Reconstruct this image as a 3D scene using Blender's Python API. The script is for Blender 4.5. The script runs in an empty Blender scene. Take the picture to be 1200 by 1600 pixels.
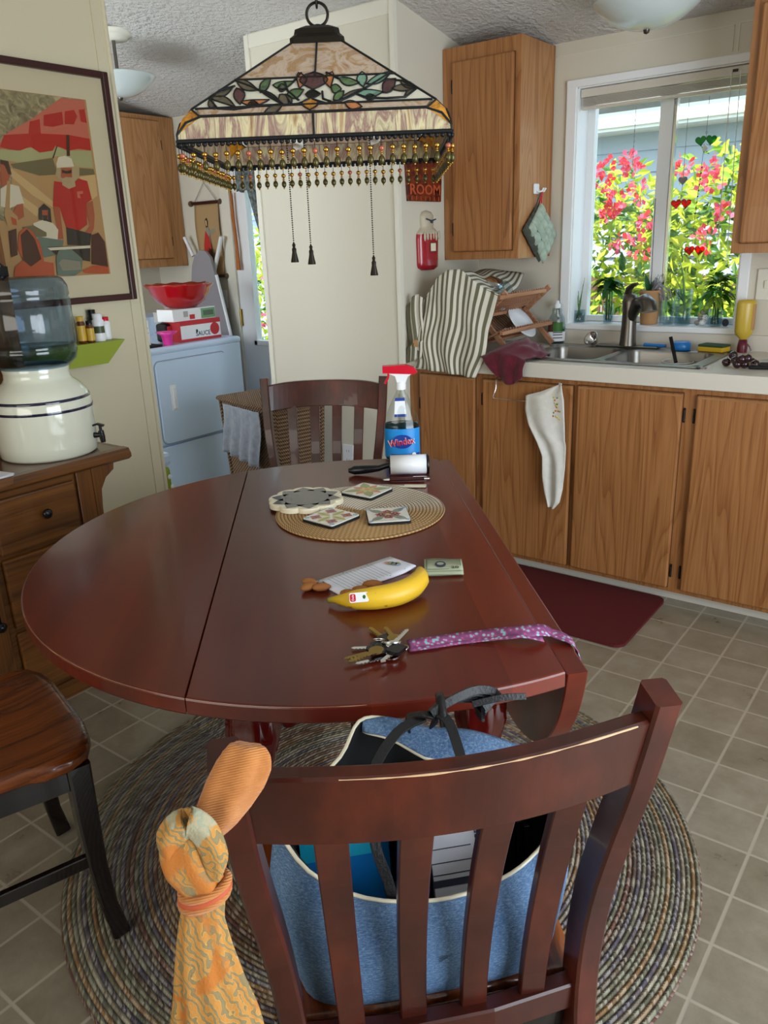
import bpy, bmesh, math, random
from mathutils import Vector, Matrix, noise
R = math.radians
PI = math.pi
rnd = random.Random(7)
sc = bpy.context.scene
COL = sc.collection

# ------------------------------------------------------------------ camera
CAM = Vector((0.0, 0.0, 1.3835))
YAW, PITCH, ROLL, FPX = -0.655303, 0.328246, -0.0387991, 1230.61
fw = Vector((math.sin(YAW) * math.cos(PITCH), math.cos(YAW) * math.cos(PITCH), -math.sin(PITCH)))
rt0 = Vector((math.cos(YAW), -math.sin(YAW), 0))
up0 = rt0.cross(fw)
rt = rt0 * math.cos(ROLL) + up0 * math.sin(ROLL)
up = -rt0 * math.sin(ROLL) + up0 * math.cos(ROLL)
cd = bpy.data.cameras.new('camera')
cam = bpy.data.objects.new('camera', cd)
COL.objects.link(cam)
cam.matrix_world = Matrix((rt, up, -fw)).transposed().to_4x4()
cam.location = CAM
cd.sensor_fit = 'VERTICAL'
cd.sensor_height = 36.0
cd.lens = FPX / 1600 * 36.0
cd.clip_start = 0.02
cd.clip_end = 200
sc.camera = cam

# ------------------------------------------------------------------ light
sc.view_settings.view_transform = 'Standard'
sc.view_settings.look = 'None'
sc.view_settings.gamma = 1
sc.view_settings.exposure = 0.52
w = bpy.data.worlds.new('sky')
sc.world = w
w.use_nodes = True
bg = w.node_tree.nodes['Background']
bg.inputs[0].default_value = (0.62, 0.80, 1.0, 1)
bg.inputs[1].default_value = 2.6
sc.cycles.max_bounces = 8
sc.cycles.diffuse_bounces = 5
sc.cycles.transparent_max_bounces = 16
sc.cycles.sample_clamp_indirect = 6
sc.cycles.caustics_reflective = False
sc.cycles.caustics_refractive = False

def light(kind, name, loc, direction, energy, color=(1, 1, 1), size=1, size_y=None):
    d = bpy.data.lights.new(name, kind)
    d.energy = energy
    d.color = color
    if kind == 'AREA':
        d.shape = 'RECTANGLE'
        d.size = size
        d.size_y = size_y or size
    if kind == 'SUN':
        d.angle = R(1.0)
    o = bpy.data.objects.new(name, d)
    COL.objects.link(o)
    o.location = loc
    o.rotation_euler = Vector(direction).to_track_quat('-Z', 'Y').to_euler()
    return o
light('SUN', 'sun', (0, -5, 12), (-0.35, 0.55, -1.0), 10.0, (1.0, 0.95, 0.86))
# added area lights behind and beside the viewer, plus an added hall fill
light('AREA', 'assumed_patio_light', (1.66, 0.9, 1.15), (-1, 0, 0.05), 50, (0.93, 0.97, 1.0), 2.2, 1.9)  # added light at the assumed patio window, which is out of view
light('AREA', 'rear_fill_light', (-0.9, -2.44, 1.45), (0, 1, 0.1), 29, (1.0, 0.97, 0.90), 2.4, 1.3)  # added fill before the solid back wall, which has no window
light('AREA', 'hall_fill_light', (-3.7, 0.66, 1.5), (0.05, 1, 0.55), 40, (0.84, 0.92, 1.0), 1.2, 1.1)  # added fill, no window behind it; brightens the laundry ceiling and dryer
for nm, lx, lz, wx, wz in (('sky_portal', -1.2, 1.49, 0.74, 1.0), ('sky_portal', -3.32, 1.35, 0.62, 1.04)):
    po = light('AREA', nm, (lx, 3.70, lz), (0, -1, 0), 1, (1, 1, 1), wx, wz)
    po.data.cycles.is_portal = True

# ------------------------------------------------------------------ geometry helpers
def ray(px, py):
    return fw + rt * ((px - 600) / FPX) + up * ((800 - py) / FPX)
def onz(px, py, z):
    d = ray(px, py); return CAM + d * ((z - CAM.z) / d.z)
def ony(px, py, y):
    d = ray(px, py); return CAM + d * (y / d.y)
def onx(px, py, x):
    d = ray(px, py); return CAM + d * (x / d.x)
def atf(px, py, f):
    return CAM + ray(px, py) * f

class MB:
    def __init__(s, m):
        s.v, s.f, s.mi, s.sm, s.uv, s.mats = [], [], [], [], [], []
        s.M = Matrix.Identity(4)
        s.use(m)
    def use(s, m):
        if m not in s.mats: s.mats.append(m)
        s.cur = s.mats.index(m)
        return s
    def add(s, vs, fs, smooth=False, uv=None):
        b = len(s.v)
        for i, p in enumerate(vs):
            s.v.append(tuple(s.M @ Vector(p)))
            s.uv.append(uv[i] if uv else (0, 0))
        for f in fs:
            s.f.append([b + i for i in f]); s.mi.append(s.cur); s.sm.append(smooth)
        return s
    def box(s, x0, x1, y0, y1, z0, z1, bev=0.0):
        if bev <= 0:
            vs = [(x, y, z) for z in (z0, z1) for y in (y0, y1) for x in (x0, x1)]
            return s.add(vs, [(0, 2, 3, 1), (4, 5, 7, 6), (0, 1, 5, 4), (2, 6, 7, 3), (0, 4, 6, 2), (1, 3, 7, 5)])
        bm = bmesh.new()
        bmesh.ops.create_cube(bm, size=1)
        for v in bm.verts:
            v.co = Vector(((x0 + x1) / 2 + v.co.x * (x1 - x0), (y0 + y1) / 2 + v.co.y * (y1 - y0), (z0 + z1) / 2 + v.co.z * (z1 - z0)))
        bmesh.ops.bevel(bm, geom=bm.edges[:], offset=bev, segments=2, profile=0.5, affect='EDGES')
        bm.verts.index_update()
        s.add([v.co for v in bm.verts], [[v.index for v in f.verts] for f in bm.faces])
        bm.free()
        return s
    def prism(s, pts, z0, z1, plane='xy', smooth=False):
        n = len(pts)
        def P(a, b, c):
            return (a, b, c) if plane == 'xy' else ((a, c, b) if plane == 'xz' else (c, a, b))
        vs = [P(a, b, z0) for a, b in pts] + [P(a, b, z1) for a, b in pts]
        s.add(vs, [list(range(n))[::-1], list(range(n, 2 * n))])
        s.add(vs, [(i, (i + 1) % n, n + (i + 1) % n, n + i) for i in range(n)], smooth)
        return s
    def lathe(s, prof, seg=32, c=(0, 0, 0), sx=1, sy=1, smooth=True, axis='z', cap=True, a0=0, a1=2 * PI):
        full = abs(a1 - a0 - 2 * PI) < 1e-6
        ns = seg if full else seg + 1
        vs, uv = [], []
        for j, (r, z) in enumerate(prof):
            for i in range(ns):
                a = a0 + (a1 - a0) * i / seg
                x, y = r * math.cos(a) * sx, r * math.sin(a) * sy
                p = (x, y, z) if axis == 'z' else ((x, z, y) if axis == 'y' else (z, x, y))
                vs.append((p[0] + c[0], p[1] + c[1], p[2] + c[2]))
                uv.append((i / seg, j / max(1, len(prof) - 1)))
        fs = []
        for j in range(len(prof) - 1):
            for i in range(seg):
                k = (i + 1) % ns
                fs.append((j * ns + i, j * ns + k, (j + 1) * ns + k, (j + 1) * ns + i))
        s.add(vs, fs, smooth, uv)
        if cap and full:
            if prof[0][0] > 1e-5: s.add(vs[:ns], [list(range(ns))[::-1]])
            if prof[-1][0] > 1e-5: s.add(vs[-ns:], [list(range(ns))])
        return s
    def tube(s, path, r, seg=8, cap=True, closed=False, smooth=True):
        P = [Vector(p) for p in path]
        n = len(P)
        rr = r if isinstance(r, (list, tuple)) else [r] * n
        T = []
        for i in range(n):
            if closed: t = P[(i + 1) % n] - P[i - 1]
            else: t = P[min(i + 1, n - 1)] - P[max(i - 1, 0)]
            T.append(t.normalized() if t.length > 1e-9 else Vector((0, 0, 1)))
        a = Vector((0, 0, 1)) if abs(T[0].z) < 0.9 else Vector((1, 0, 0))
        N = (a - T[0] * a.dot(T[0])).normalized()
        vs, uv = [], []
        for i in range(n):
            N = (N - T[i] * N.dot(T[i])).normalized()
            B = T[i].cross(N)
            for k in range(seg):
                an = 2 * PI * k / seg
                q = rr[i]
                if isinstance(q, (tuple, list)): off = N * (math.cos(an) * q[0]) + B * (math.sin(an) * q[1])
                else: off = (N * math.cos(an) + B * math.sin(an)) * q
                vs.append(P[i] + off); uv.append((k / seg, i / max(1, n - 1)))
        m = n if closed else n - 1
        fs = [(i * seg + k, i * seg + (k + 1) % seg, ((i + 1) % n) * seg + (k + 1) % seg, ((i + 1) % n) * seg + k) for i in range(m) for k in range(seg)]
        s.add(vs, fs, smooth, uv)
        if cap and not closed:
            s.add(vs[:seg], [list(range(seg))[::-1]]); s.add(vs[-seg:], [list(range(seg))])
        return s
    def bar(s, path, wd, th, side, smooth=False):
        """rectangular section swept along path; side = width direction; chamfered corners"""
        P = [Vector(p) for p in path]; n = len(P)
        W = wd if isinstance(wd, (list, tuple)) else [wd] * n
        H = th if isinstance(th, (list, tuple)) else [th] * n
        vs = []
        for i in range(n):
            t = (P[min(i + 1, n - 1)] - P[max(i - 1, 0)]).normalized()
            sd = Vector(side(i / (n - 1)) if callable(side) else side)
            sd = (sd - t * sd.dot(t)).normalized()
            nn = t.cross(sd)
            a, b = W[i] / 2, H[i] / 2
            c = min(a, b) * 0.22
            for (x, y) in ((-a + c, -b), (a - c, -b), (a, -b + c), (a, b - c), (a - c, b), (-a + c, b), (-a, b - c), (-a, -b + c)):
                vs.append(P[i] + sd * x + nn * y)
        fs = [(i * 8 + k, i * 8 + (k + 1) % 8, (i + 1) * 8 + (k + 1) % 8, (i + 1) * 8 + k) for i in range(n - 1) for k in range(8)]
        s.add(vs, fs, smooth)
        s.add(vs[:8], [list(range(8))[::-1]]); s.add(vs[-8:], [list(range(8))])
        return s
    def sphere(s, c, r, seg=14, rings=8):
        rx, ry, rz = r if isinstance(r, (tuple, list)) else (r, r, r)
        prof = [(math.sin(PI * j / rings), -math.cos(PI * j / rings)) for j in range(rings + 1)]
        prof[0] = (1e-6, -1); prof[-1] = (1e-6, 1)
        vs = []
        for (q, z) in prof:
            for i in range(seg):
                a = 2 * PI * i / seg
                vs.append((c[0] + q * math.cos(a) * rx, c[1] + q * math.sin(a) * ry, c[2] + z * rz))
        fs = [(j * seg + i, j * seg + (i + 1) % seg, (j + 1) * seg + (i + 1) % seg, (j + 1) * seg + i) for j in range(rings) for i in range(seg)]
        return s.add(vs, fs, True)
    def grid(s, nu, nv, fn, smooth=True, th=0.0, closed=False):
        P = [[Vector(fn(i / (nu - 1), j / (nv - 1))) for i in range(nu)] for j in range(nv)]
        vs = [P[j][i] for j in range(nv) for i in range(nu)]
        uv = [(i / (nu - 1), j / (nv - 1)) for j in range(nv) for i in range(nu)]
        fs = [(j * nu + i, j * nu + i + 1, (j + 1) * nu + i + 1, (j + 1) * nu + i) for j in range(nv - 1) for i in range(nu - 1)]
        if th == 0: return s.add(vs, fs, smooth, uv)
        nrm = [Vector() for _ in vs]
        for f in fs:
            a = (vs[f[2]] - vs[f[0]]).cross(vs[f[3]] - vs[f[1]])
            for k in f: nrm[k] += a
        nrm = [q.normalized() for q in nrm]
        n = len(vs)
        v2 = vs + [vs[k] - nrm[k] * th for k in range(n)]
        f2 = fs + [tuple(n + k for k in reversed(f)) for f in fs]
        edge = [j * nu for j in range(nv)][::-1] + list(range(1, nu)) + [j * nu + nu - 1 for j in range(1, nv)] + [(nv - 1) * nu + i for i in range(nu - 2, 0, -1)]
        for k in range(len(edge)):
            a, b = edge[k], edge[(k + 1) % len(edge)]
            f2.append((b, a, n + a, n + b))
        return s.add(v2, f2, smooth, uv + uv)
    def text(s, string, size, M, depth=0.0004, sx=1.0, shear=0.0):
        cu = bpy.data.curves.new('t', 'FONT')
        cu.body = string; cu.size = size; cu.extrude = depth; cu.align_x = 'CENTER'; cu.align_y = 'CENTER'
        cu.resolution_u = 2; cu.shear = shear
        cu.offset = size * 0.012
        o = bpy.data.objects.new('t', cu); COL.objects.link(o)
        me = o.to_mesh()
        old = s.M
        s.M = old @ M @ Matrix.Scale(sx, 4, (1, 0, 0))
        s.add([v.co.copy() for v in me.vertices], [list(p.vertices) for p in me.polygons])
        s.M = old
        o.to_mesh_clear()
        bpy.data.objects.remove(o); bpy.data.curves.remove(cu)
        return s
    def mesh(s, name):
        me = bpy.data.meshes.new(name)
        me.from_pydata(s.v, [], s.f)
        for m in s.mats: me.materials.append(MAT[m])
        me.polygons.foreach_set('material_index', s.mi)
        me.polygons.foreach_set('use_smooth', s.sm)
        l = me.uv_layers.new(name='UVMap')
        for p in me.polygons:
            for li in p.loop_indices: l.data[li].uv = s.uv[me.loops[li].vertex_index]
        me.update()
        return me
    def build(s, name, parent=None, loc=None, rotz=None, kind=None, label=None):
        o = bpy.data.objects.new(name, s.mesh(name))
        COL.objects.link(o)
        if parent is not None: o.parent = parent
        if loc is not None: o.location = loc
        if rotz is not None: o.rotation_euler = (0, 0, rotz)
        if kind: o['kind'] = kind
        if label: o['label'] = label
        return o

def tag(o, label, cat, group=None, kind=None):
    o['label'] = label; o['category'] = cat
    if group: o['group'] = group
    if kind: o['kind'] = kind
    return o
def thing(name, label, cat, loc=(0, 0, 0), rotz=0, group=None):
    o = bpy.data.objects.new(name, None)
    o.empty_display_size = 0.05
    COL.objects.link(o)
    o.location = loc; o.rotation_euler = (0, 0, rotz)
    return tag(o, label, cat, group)
def copy_tree(o, parent=None):
    c = o.copy(); COL.objects.link(c)
    if parent is not None: c.parent = parent
    for ch in [x for x in o.children]: copy_tree(ch, c)
    return c
def T(x=0, y=0, z=0): return Matrix.Translation((x, y, z))
def RZ(a): return Matrix.Rotation(a, 4, 'Z')
def RX(a): return Matrix.Rotation(a, 4, 'X')
def RY(a): return Matrix.Rotation(a, 4, 'Y')

# ------------------------------------------------------------------ materials
MAT = {}
def lin(c):
    if isinstance(c, str):
        c = [int(c[i:i + 2], 16) / 255 for i in (0, 2, 4)]
        return tuple(x / 12.92 if x < 0.04045 else ((x + 0.055) / 1.055) ** 2.4 for x in c) + (1,)
    return tuple(c) + (1,)
def mat(name, col, rough=0.5, metal=0.0, coat=0.0, spec=0.5, trans=0.0, ior=1.45, alpha=1.0, emis=None, es=1.0, sheen=0.0):
    m = bpy.data.materials.new(name); m.use_nodes = True
    b = m.node_tree.nodes['Principled BSDF']
    b.inputs['Base Color'].default_value = lin(col)
    b.inputs['Roughness'].default_value = rough
    b.inputs['Metallic'].default_value = metal
    b.inputs['Coat Weight'].default_value = coat
    b.inputs['Specular IOR Level'].default_value = spec
    b.inputs['Transmission Weight'].default_value = trans
    b.inputs['IOR'].default_value = ior
    b.inputs['Alpha'].default_value = alpha
    b.inputs['Sheen Weight'].default_value = sheen
    if emis:
        b.inputs['Emission Color'].default_value = lin(emis); b.inputs['Emission Strength'].default_value = es
    MAT[name] = m
    return m
class NT:
    def __init__(s, m):
        s.m = MAT[m] if isinstance(m, str) else m
        s.t = s.m.node_tree; s.b = s.t.nodes['Principled BSDF']
    def n(s, typ, **kw):
        nd = s.t.nodes.new(typ)
        for k, v in kw.items():
            if k.startswith('i_'):
                key = k[2:]
                nd.inputs[int(key) if key.isdigit() else key.replace('_', ' ')].default_value = v
            else: setattr(nd, k, v)
        return nd
    def l(s, a, b): s.t.links.new(a, b)
    def coord(s, scale=(1, 1, 1), rot=(0, 0, 0), kind='Object', loc=(0, 0, 0)):
        tc = s.n('ShaderNodeTexCoord'); mp = s.n('ShaderNodeMapping')
        mp.inputs['Scale'].default_value = scale; mp.inputs['Rotation'].default_value = rot; mp.inputs['Location'].default_value = loc
        s.l(tc.outputs[kind], mp.inputs[0]); return mp.outputs[0]
    def ramp(s, fac, stops, interp='LINEAR'):
        r = s.n('ShaderNodeValToRGB'); r.color_ramp.interpolation = interp
        e = r.color_ramp.elements
        while len(e) < len(stops): e.new(0.5)
        for i, (p, c) in enumerate(stops):
            e[i].position = p; e[i].color = lin(c)
        s.l(fac, r.inputs[0]); return r.outputs[0]
    def noise(s, vec, scale, detail=4, rough=0.5, dist=0.0):
        q = s.n('ShaderNodeTexNoise'); q.inputs['Scale'].default_value = scale; q.inputs['Detail'].default_value = detail
        q.inputs['Roughness'].default_value = rough; q.inputs['Distortion'].default_value = dist
        s.l(vec, q.inputs['Vector']); return q.outputs[0]
    def math(s, op, a, b=None, c=None):
        q = s.n('ShaderNodeMath', operation=op)
        for i, x in enumerate((a, b, c)):
            if x is None: continue
            if isinstance(x, (int, float)): q.inputs[i].default_value = x
            else: s.l(x, q.inputs[i])
        return q.outputs[0]
    def mix(s, fac, a, b, mode='MIX'):
        q = s.n('ShaderNodeMix', data_type='RGBA', blend_type=mode)
        for i, x in ((0, fac), (6, a), (7, b)):
            if isinstance(x, (int, float)): q.inputs[i].default_value = x
            elif isinstance(x, (str, tuple)): q.inputs[i].default_value = lin(x)
            else: s.l(x, q.inputs[i])
        return q.outputs[2]
    def color(s, o): s.l(o, s.b.inputs['Base Color'])
    def rough(s, o): s.l(o, s.b.inputs['Roughness'])
    def bump(s, h, strength=0.3, dist=0.01):
        q = s.n('ShaderNodeBump'); q.inputs['Strength'].default_value = strength; q.inputs['Distance'].default_value = dist
        s.l(h, q.inputs['Height']); s.l(q.outputs[0], s.b.inputs['Normal'])
    def sep(s, v):
        q = s.n('ShaderNodeSeparateXYZ'); s.l(v, q.inputs[0]); return q.outputs
    def comb(s, x, y, z=0.0):
        q = s.n('ShaderNodeCombineXYZ')
        for i, a in enumerate((x, y, z)):
            if isinstance(a, (int, float)): q.inputs[i].default_value = a
            else: s.l(a, q.inputs[i])
        return q.outputs[0]

def painted(name, col, rough=0.6, bs=60, bst=0.05):
    mat(name, col, rough); t = NT(name)
    t.bump(t.noise(t.coord(), bs, 3), bst, 0.01)
painted('wall_cream', 'CCC3A6', 0.55, 90, 0.04)
painted('wall_panel', 'CFC9B8', 0.6, 90, 0.04)
painted('trim_paint', 'D9D5C6', 0.4, 50, 0.02)
painted('white_vinyl', 'E9EBEC', 0.35, 50, 0.02)
mat('ceiling_popcorn', 'D8D6D2', 0.9)
t = NT('ceiling_popcorn'); c = t.coord()
t.bump(t.noise(c, 42, 5, 0.6), 1.0, 0.03)

def wood(name, c0, c1, c2, rough=0.38, ax='z', coat=0.1, scale=1.0, grain=1.0):
    """laminate oak or stained wood with cathedral grain along axis ax"""
    mat(name, c1, rough, coat=coat); t = NT(name)
    sq = {'z': (1, 1, 0.11), 'x': (0.11, 1, 1), 'y': (1, 0.11, 1)}[ax]
    co = t.coord(tuple(scale * q for q in sq))
    n1 = t.noise(co, 6.0, 2, 0.4, 0.5)
    rings = t.math('FRACT', t.math('MULTIPLY', n1, 15.0))
    fine = t.noise(t.coord(tuple(scale * q for q in {'z': (1, 1, 0.02), 'x': (0.02, 1, 1), 'y': (1, 0.02, 1)}[ax])), 190, 3, 0.6)
    a = t.ramp(rings, [(0.0, c0), (0.25, c1), (0.75, c2), (1.0, c1)])
    b = t.ramp(fine, [(0.3, c0), (0.55, c1), (0.75, c2)])
    t.color(t.mix(0.5, a, b))
    t.bump(fine, 0.12 * grain, 0.002)
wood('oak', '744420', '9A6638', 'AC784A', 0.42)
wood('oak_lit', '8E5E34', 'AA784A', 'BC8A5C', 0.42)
wood('oak_x', '7A5230', '946840', 'AB7E50', 0.42, ax='x')
mat('oak_edge', '5A3A1E', 0.6)
wood('hutch_oak', '3A2009', '663D17', '7E5022', 0.33, ax='y', coat=0.3, scale=0.8)
wood('hutch_oak_v', '3A2009', '613A16', '774A1E', 0.33, ax='z', coat=0.3, scale=0.8)
wood('hutch_top', '47301F', '5F412C', '6C4B34', 0.25, ax='y', coat=0.4)
wood('seat_wood', '38180A', '6A3212', '8C4A1C', 0.25, ax='y', coat=0.4, scale=0.7)
wood('rack_wood', '7A4E32', 'A87452', 'C09070', 0.5, ax='y')
# cherry table top: wide glued staves, glossy lacquer with rubbed sheen
mat('cherry', '5A1D10', 0.3, coat=0.35); t = NT('cherry')
co = t.coord(); xyz = t.sep(co)
stave = t.math('FLOOR', t.math('MULTIPLY', xyz[0], 9.5))
wn = t.n('ShaderNodeTexWhiteNoise', noise_dimensions='1D'); t.l(stave, wn.inputs['W'])
n1 = t.noise(t.coord((1, 0.07, 1)), 7, 3, 0.45, 0.0)
f = t.math('ADD', t.math('MULTIPLY', wn.outputs[0], 0.2), t.math('MULTIPLY', n1, 0.8))
t.color(t.ramp(f, [(0.25, '3C120A'), (0.5, '5C1D0F'), (0.75, '792B17')]))
fine = t.noise(t.coord((1, 0.03, 1)), 260, 3, 0.6)
t.bump(fine, 0.03, 0.001)
t.b.inputs['Coat Roughness'].default_value = 0.12; t.b.inputs['Specular IOR Level'].default_value = 0.35
mat('cherry_gloss', '4A0C0A', 0.15, coat=0.6)
mat('dark_cherry', '33100A', 0.32, coat=0.2); t = NT('dark_cherry')
n1 = t.noise(t.coord((1, 1, 0.5)), 9, 5, 0.6)
t.color(t.ramp(n1, [(0.25, '220905'), (0.55, '3E140A'), (0.8, '602410')]))
mat('black_wood', '120B09', 0.25, coat=0.4)
mat('bare_wood', 'C9A47E', 0.7)

# floor: sheet vinyl in a six inch tile pattern
mat('floor_tile', '8A8274', 0.3, coat=0.35); t = NT('floor_tile')
S = 0.1524
co = t.coord(); xyz = t.sep(co)
fx = t.math('FRACT', t.math('ADD', t.math('DIVIDE', xyz[0], S), 4.62537 + 40))
fy = t.math('FRACT', t.math('ADD', t.math('DIVIDE', xyz[1], S), -18.97091 + 60))
dx = t.math('ABSOLUTE', t.math('SUBTRACT', fx, 0.5)); dy = t.math('ABSOLUTE', t.math('SUBTRACT', fy, 0.5))
# lines sit at integer steps, i.e. where |frac-0.5| is close to 0.5
g = t.math('MAXIMUM', dx, dy)
line = t.math('SMOOTH_MIN', t.math('MAXIMUM', t.math('MULTIPLY', t.math('SUBTRACT', g, 0.468), 60.0), 0.0), 1.0, 0.1)
ix = t.math('FLOOR', t.math('ADD', t.math('DIVIDE', xyz[0], S), 4.62537 + 40)); iy = t.math('FLOOR', t.math('ADD', t.math('DIVIDE', xyz[1], S), -18.97091 + 60))
wn = t.n('ShaderNodeTexWhiteNoise', noise_dimensions='2D'); t.l(t.comb(ix, iy), wn.inputs['Vector'])
mott = t.noise(co, 9, 8, 0.7)
fl = t.math('ADD', t.math('MULTIPLY', mott, 0.85), t.math('MULTIPLY', wn.outputs[0], 0.15))
base = t.ramp(fl, [(0.3, '776E5C'), (0.5, '877E6C'), (0.7, '978F7E')])
t.color(t.mix(line, base, 'A69D8B'))
t.rough(t.ramp(mott, [(0.3, (0.25, 0.25, 0.25)), (0.7, (0.42, 0.42, 0.42))]))
t.bump(t.math('SUBTRACT', t.noise(co, 70, 5), line), 0.12, 0.003)

# braided rug
mat('braided_rug', '7A6A58', 0.95); t = NT('braided_rug')
co = t.coord(); xyz = t.sep(co)
rad = t.math('SQRT', t.math('ADD', t.math('MULTIPLY', xyz[0], xyz[0]), t.math('MULTIPLY', xyz[1], xyz[1])))
ang = t.math('ARCTAN2', xyz[1], xyz[0])
ring = t.math('DIVIDE', rad, 0.0105)
ri = t.math('FLOOR', ring); rf = t.math('FRACT', ring)
wn = t.n('ShaderNodeTexWhiteNoise', noise_dimensions='1D'); t.l(ri, wn.inputs['W'])
ringcol = t.ramp(wn.outputs[0], [(0.0, '6C6C56'), (0.14, '7E5E40'), (0.28, '5C5762'), (0.42, '8E8470'), (0.56, '70473C'), (0.7, '927044'), (0.84, '5C4C3E')], 'CONSTANT')
arc = t.math('MULTIPLY', t.math('MULTIPLY', ang, rad), 150.0)
chev = t.math('ADD', arc, t.math('MULTIPLY', t.math('ABSOLUTE', t.math('SUBTRACT', rf, 0.5)), 1.6))
cf = t.math('FRACT', chev)
wn2 = t.n('ShaderNodeTexWhiteNoise', noise_dimensions='2D'); t.l(t.comb(t.math('FLOOR', chev), ri), wn2.inputs['Vector'])
strand = t.ramp(wn2.outputs[0], [(0.0, '3C3230'), (0.2, 'B3AC9A'), (0.45, '7C6850'), (0.65, 'CFC8B4'), (0.85, '4F4450')], 'CONSTANT')
edge = t.math('MULTIPLY', t.math('ABSOLUTE', t.math('SUBTRACT', rf, 0.5)), 2.0)
cc = t.mix(0.34, ringcol, strand)
t.color(t.mix(t.math('MULTIPLY', t.math('POWER', edge, 4.0), 0.55), cc, '2A221E'))
hh = t.math('SUBTRACT', t.math('SUBTRACT', 1.0, t.math('POWER', edge, 2.0)), t.math('MULTIPLY', t.math('ABSOLUTE', t.math('SUBTRACT', cf, 0.5)), 0.6))
t.bump(hh, 0.8, 0.005)
mat('kitchen_mat', '520A0E', 0.8); t = NT('kitchen_mat'); t.bump(t.noise(t.coord(), 400, 2), 0.3, 0.002)
painted('laminate', 'CFC9BC', 0.35, 200, 0.02)
mat('steel', '8C8984', 0.32, 1.0); t = NT('steel'); t.bump(t.noise(t.coord((1, 40, 40)), 8, 2), 0.05, 0.001)
mat('chrome', 'D8D8D8', 0.12, 1.0)
mat('nickel', '6E6962', 0.33, 1.0)
mat('gold', 'C79A45', 0.22, 1.0)
mat('brass', 'A58B4A', 0.35, 1.0)
mat('bronze', '241F18', 0.4, 0.7)
mat('lead_came', '17191A', 0.45, 0.4)
mat('black_plastic', '0D0E12', 0.25)
mat('black_soft', '0B0B0C', 0.75)
mat('black_leather', '131314', 0.45); t = NT('black_leather'); t.bump(t.noise(t.coord(), 260, 4), 0.5, 0.002)
mat('white_plastic', 'E4E6E8', 0.3)
mat('white_enamel', 'C6DAF2', 0.22, coat=0.4)
mat('white_ceramic', 'D9DBC8', 0.12, coat=0.8)
mat('navy_glaze', '0E1334', 0.15, coat=0.8)
mat('cream_ceramic', 'E6DEC4', 0.3)
mat('red_glaze', 'A80D12', 0.1, coat=0.9)
mat('pink_plastic', 'E23FA0', 0.3)
mat('red_plastic', 'C8102A', 0.25)
mat('lime_paint', '8C9A2C', 0.5)
mat('paper', 'DCDEE8', 0.8)
mat('ink', '3C4254', 0.8)
mat('picture_mat', 'D6CCB4', 0.85)
mat('frame_wood', '35100F', 0.35, coat=0.2)
# thin glass (transparent with a reflective film)
def thin_glass(name, tint, refl=0.08, rough=0.02, alpha=None):
    m = bpy.data.materials.new(name); m.use_nodes = True; MAT[name] = m
    t = m.node_tree; t.nodes.remove(t.nodes['Principled BSDF'])
    tr = t.nodes.new('ShaderNodeBsdfTransparent'); tr.inputs[0].default_value = lin(tint)
    gl = t.nodes.new('ShaderNodeBsdfGlossy'); gl.inputs['Roughness'].default_value = rough
    lw = t.nodes.new('ShaderNodeLayerWeight'); pw = t.nodes.new('ShaderNodeMath'); pw.operation = 'POWER'; pw.inputs[1].default_value = 4.0
    t.links.new(lw.outputs['Facing'], pw.inputs[0])
    fr = t.nodes.new('ShaderNodeMath'); fr.operation = 'MULTIPLY_ADD'; fr.inputs[1].default_value = 0.6; fr.inputs[2].default_value = refl * 0.5
    t.links.new(pw.outputs[0], fr.inputs[0])
    mx = t.nodes.new('ShaderNodeMixShader')
    t.links.new(fr.outputs[0], mx.inputs[0]); t.links.new(tr.outputs[0], mx.inputs[1]); t.links.new(gl.outputs[0], mx.inputs[2])
    t.links.new(mx.outputs[0], t.nodes['Material Output'].inputs[0])
thin_glass('clear_glass', 'F4F8F8')
thin_glass('jar_glass', 'E6EEF0')
thin_glass('picture_glass', 'F9F8F4', refl=0.03)
thin_glass('water', 'D2E2E4')
thin_glass('bottle_blue', 'B9C9DA', refl=0.12, rough=0.08)
thin_glass('windex_blue', '1B8A9C')
mat('fixture_glass', 'C9D4D4', 0.15, coat=0.5); NT('fixture_glass').b.inputs['Subsurface Weight'].default_value = 0.0
mat('fixture_white', 'E0DDD0', 0.5)

def glass_art(name, cols, scale=(1, 1, 1), nsc=6, dist=1.5, rough=0.18):
    """opalescent art glass: streaked colour, part translucent"""
    mat(name, cols[0], rough, coat=0.5); t = NT(name)
    n1 = t.noise(t.coord(scale), nsc, 5, 0.62, dist)
    k = len(cols)
    col = t.ramp(n1, [(0.28 + 0.44 * i / (k - 1), cols[i]) for i in range(k)])
    t.color(col)
    t.bump(n1, 0.15, 0.004)
    tl = t.n('ShaderNodeBsdfTranslucent'); t.l(col, tl.inputs[0])
    mx = t.n('ShaderNodeMixShader'); mx.inputs[0].default_value = 0.22
    t.l(t.b.outputs[0], mx.inputs[1]); t.l(tl.outputs[0], mx.inputs[2])
    t.l(mx.outputs[0], t.t.nodes['Material Output'].inputs[0])
glass_art('art_mauve', ['6E4E48', 'B5966E', 'DCD2A6', '94706A', 'CFC59E', '765450'], (9, 9, 1.6), 3.4, 1.2)
glass_art('art_peach', ['94684E', 'C8A684', 'D6C2AE', 'B88F58', 'BDA096'], (5, 5, 3), 3.4, 1.8)
glass_art('art_white', ['D8D3BE', 'EDEAD8', 'E4DFCB'], (4, 4, 4), 3)
glass_art('art_green', ['2F4A2A', '5E7F4A', '86A673'], (4, 4, 4), 5)
glass_art('art_teal', ['4C7A62', '86B49A', '6C927C'], (4, 4, 4), 5)
glass_art('art_olive', ['4A4432', '6E6248', '5A503A'], (4, 4, 4), 5)
glass_art('art_plum', ['35191C', '55292A', '6A3835'], (4, 4, 4), 5)
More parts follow.
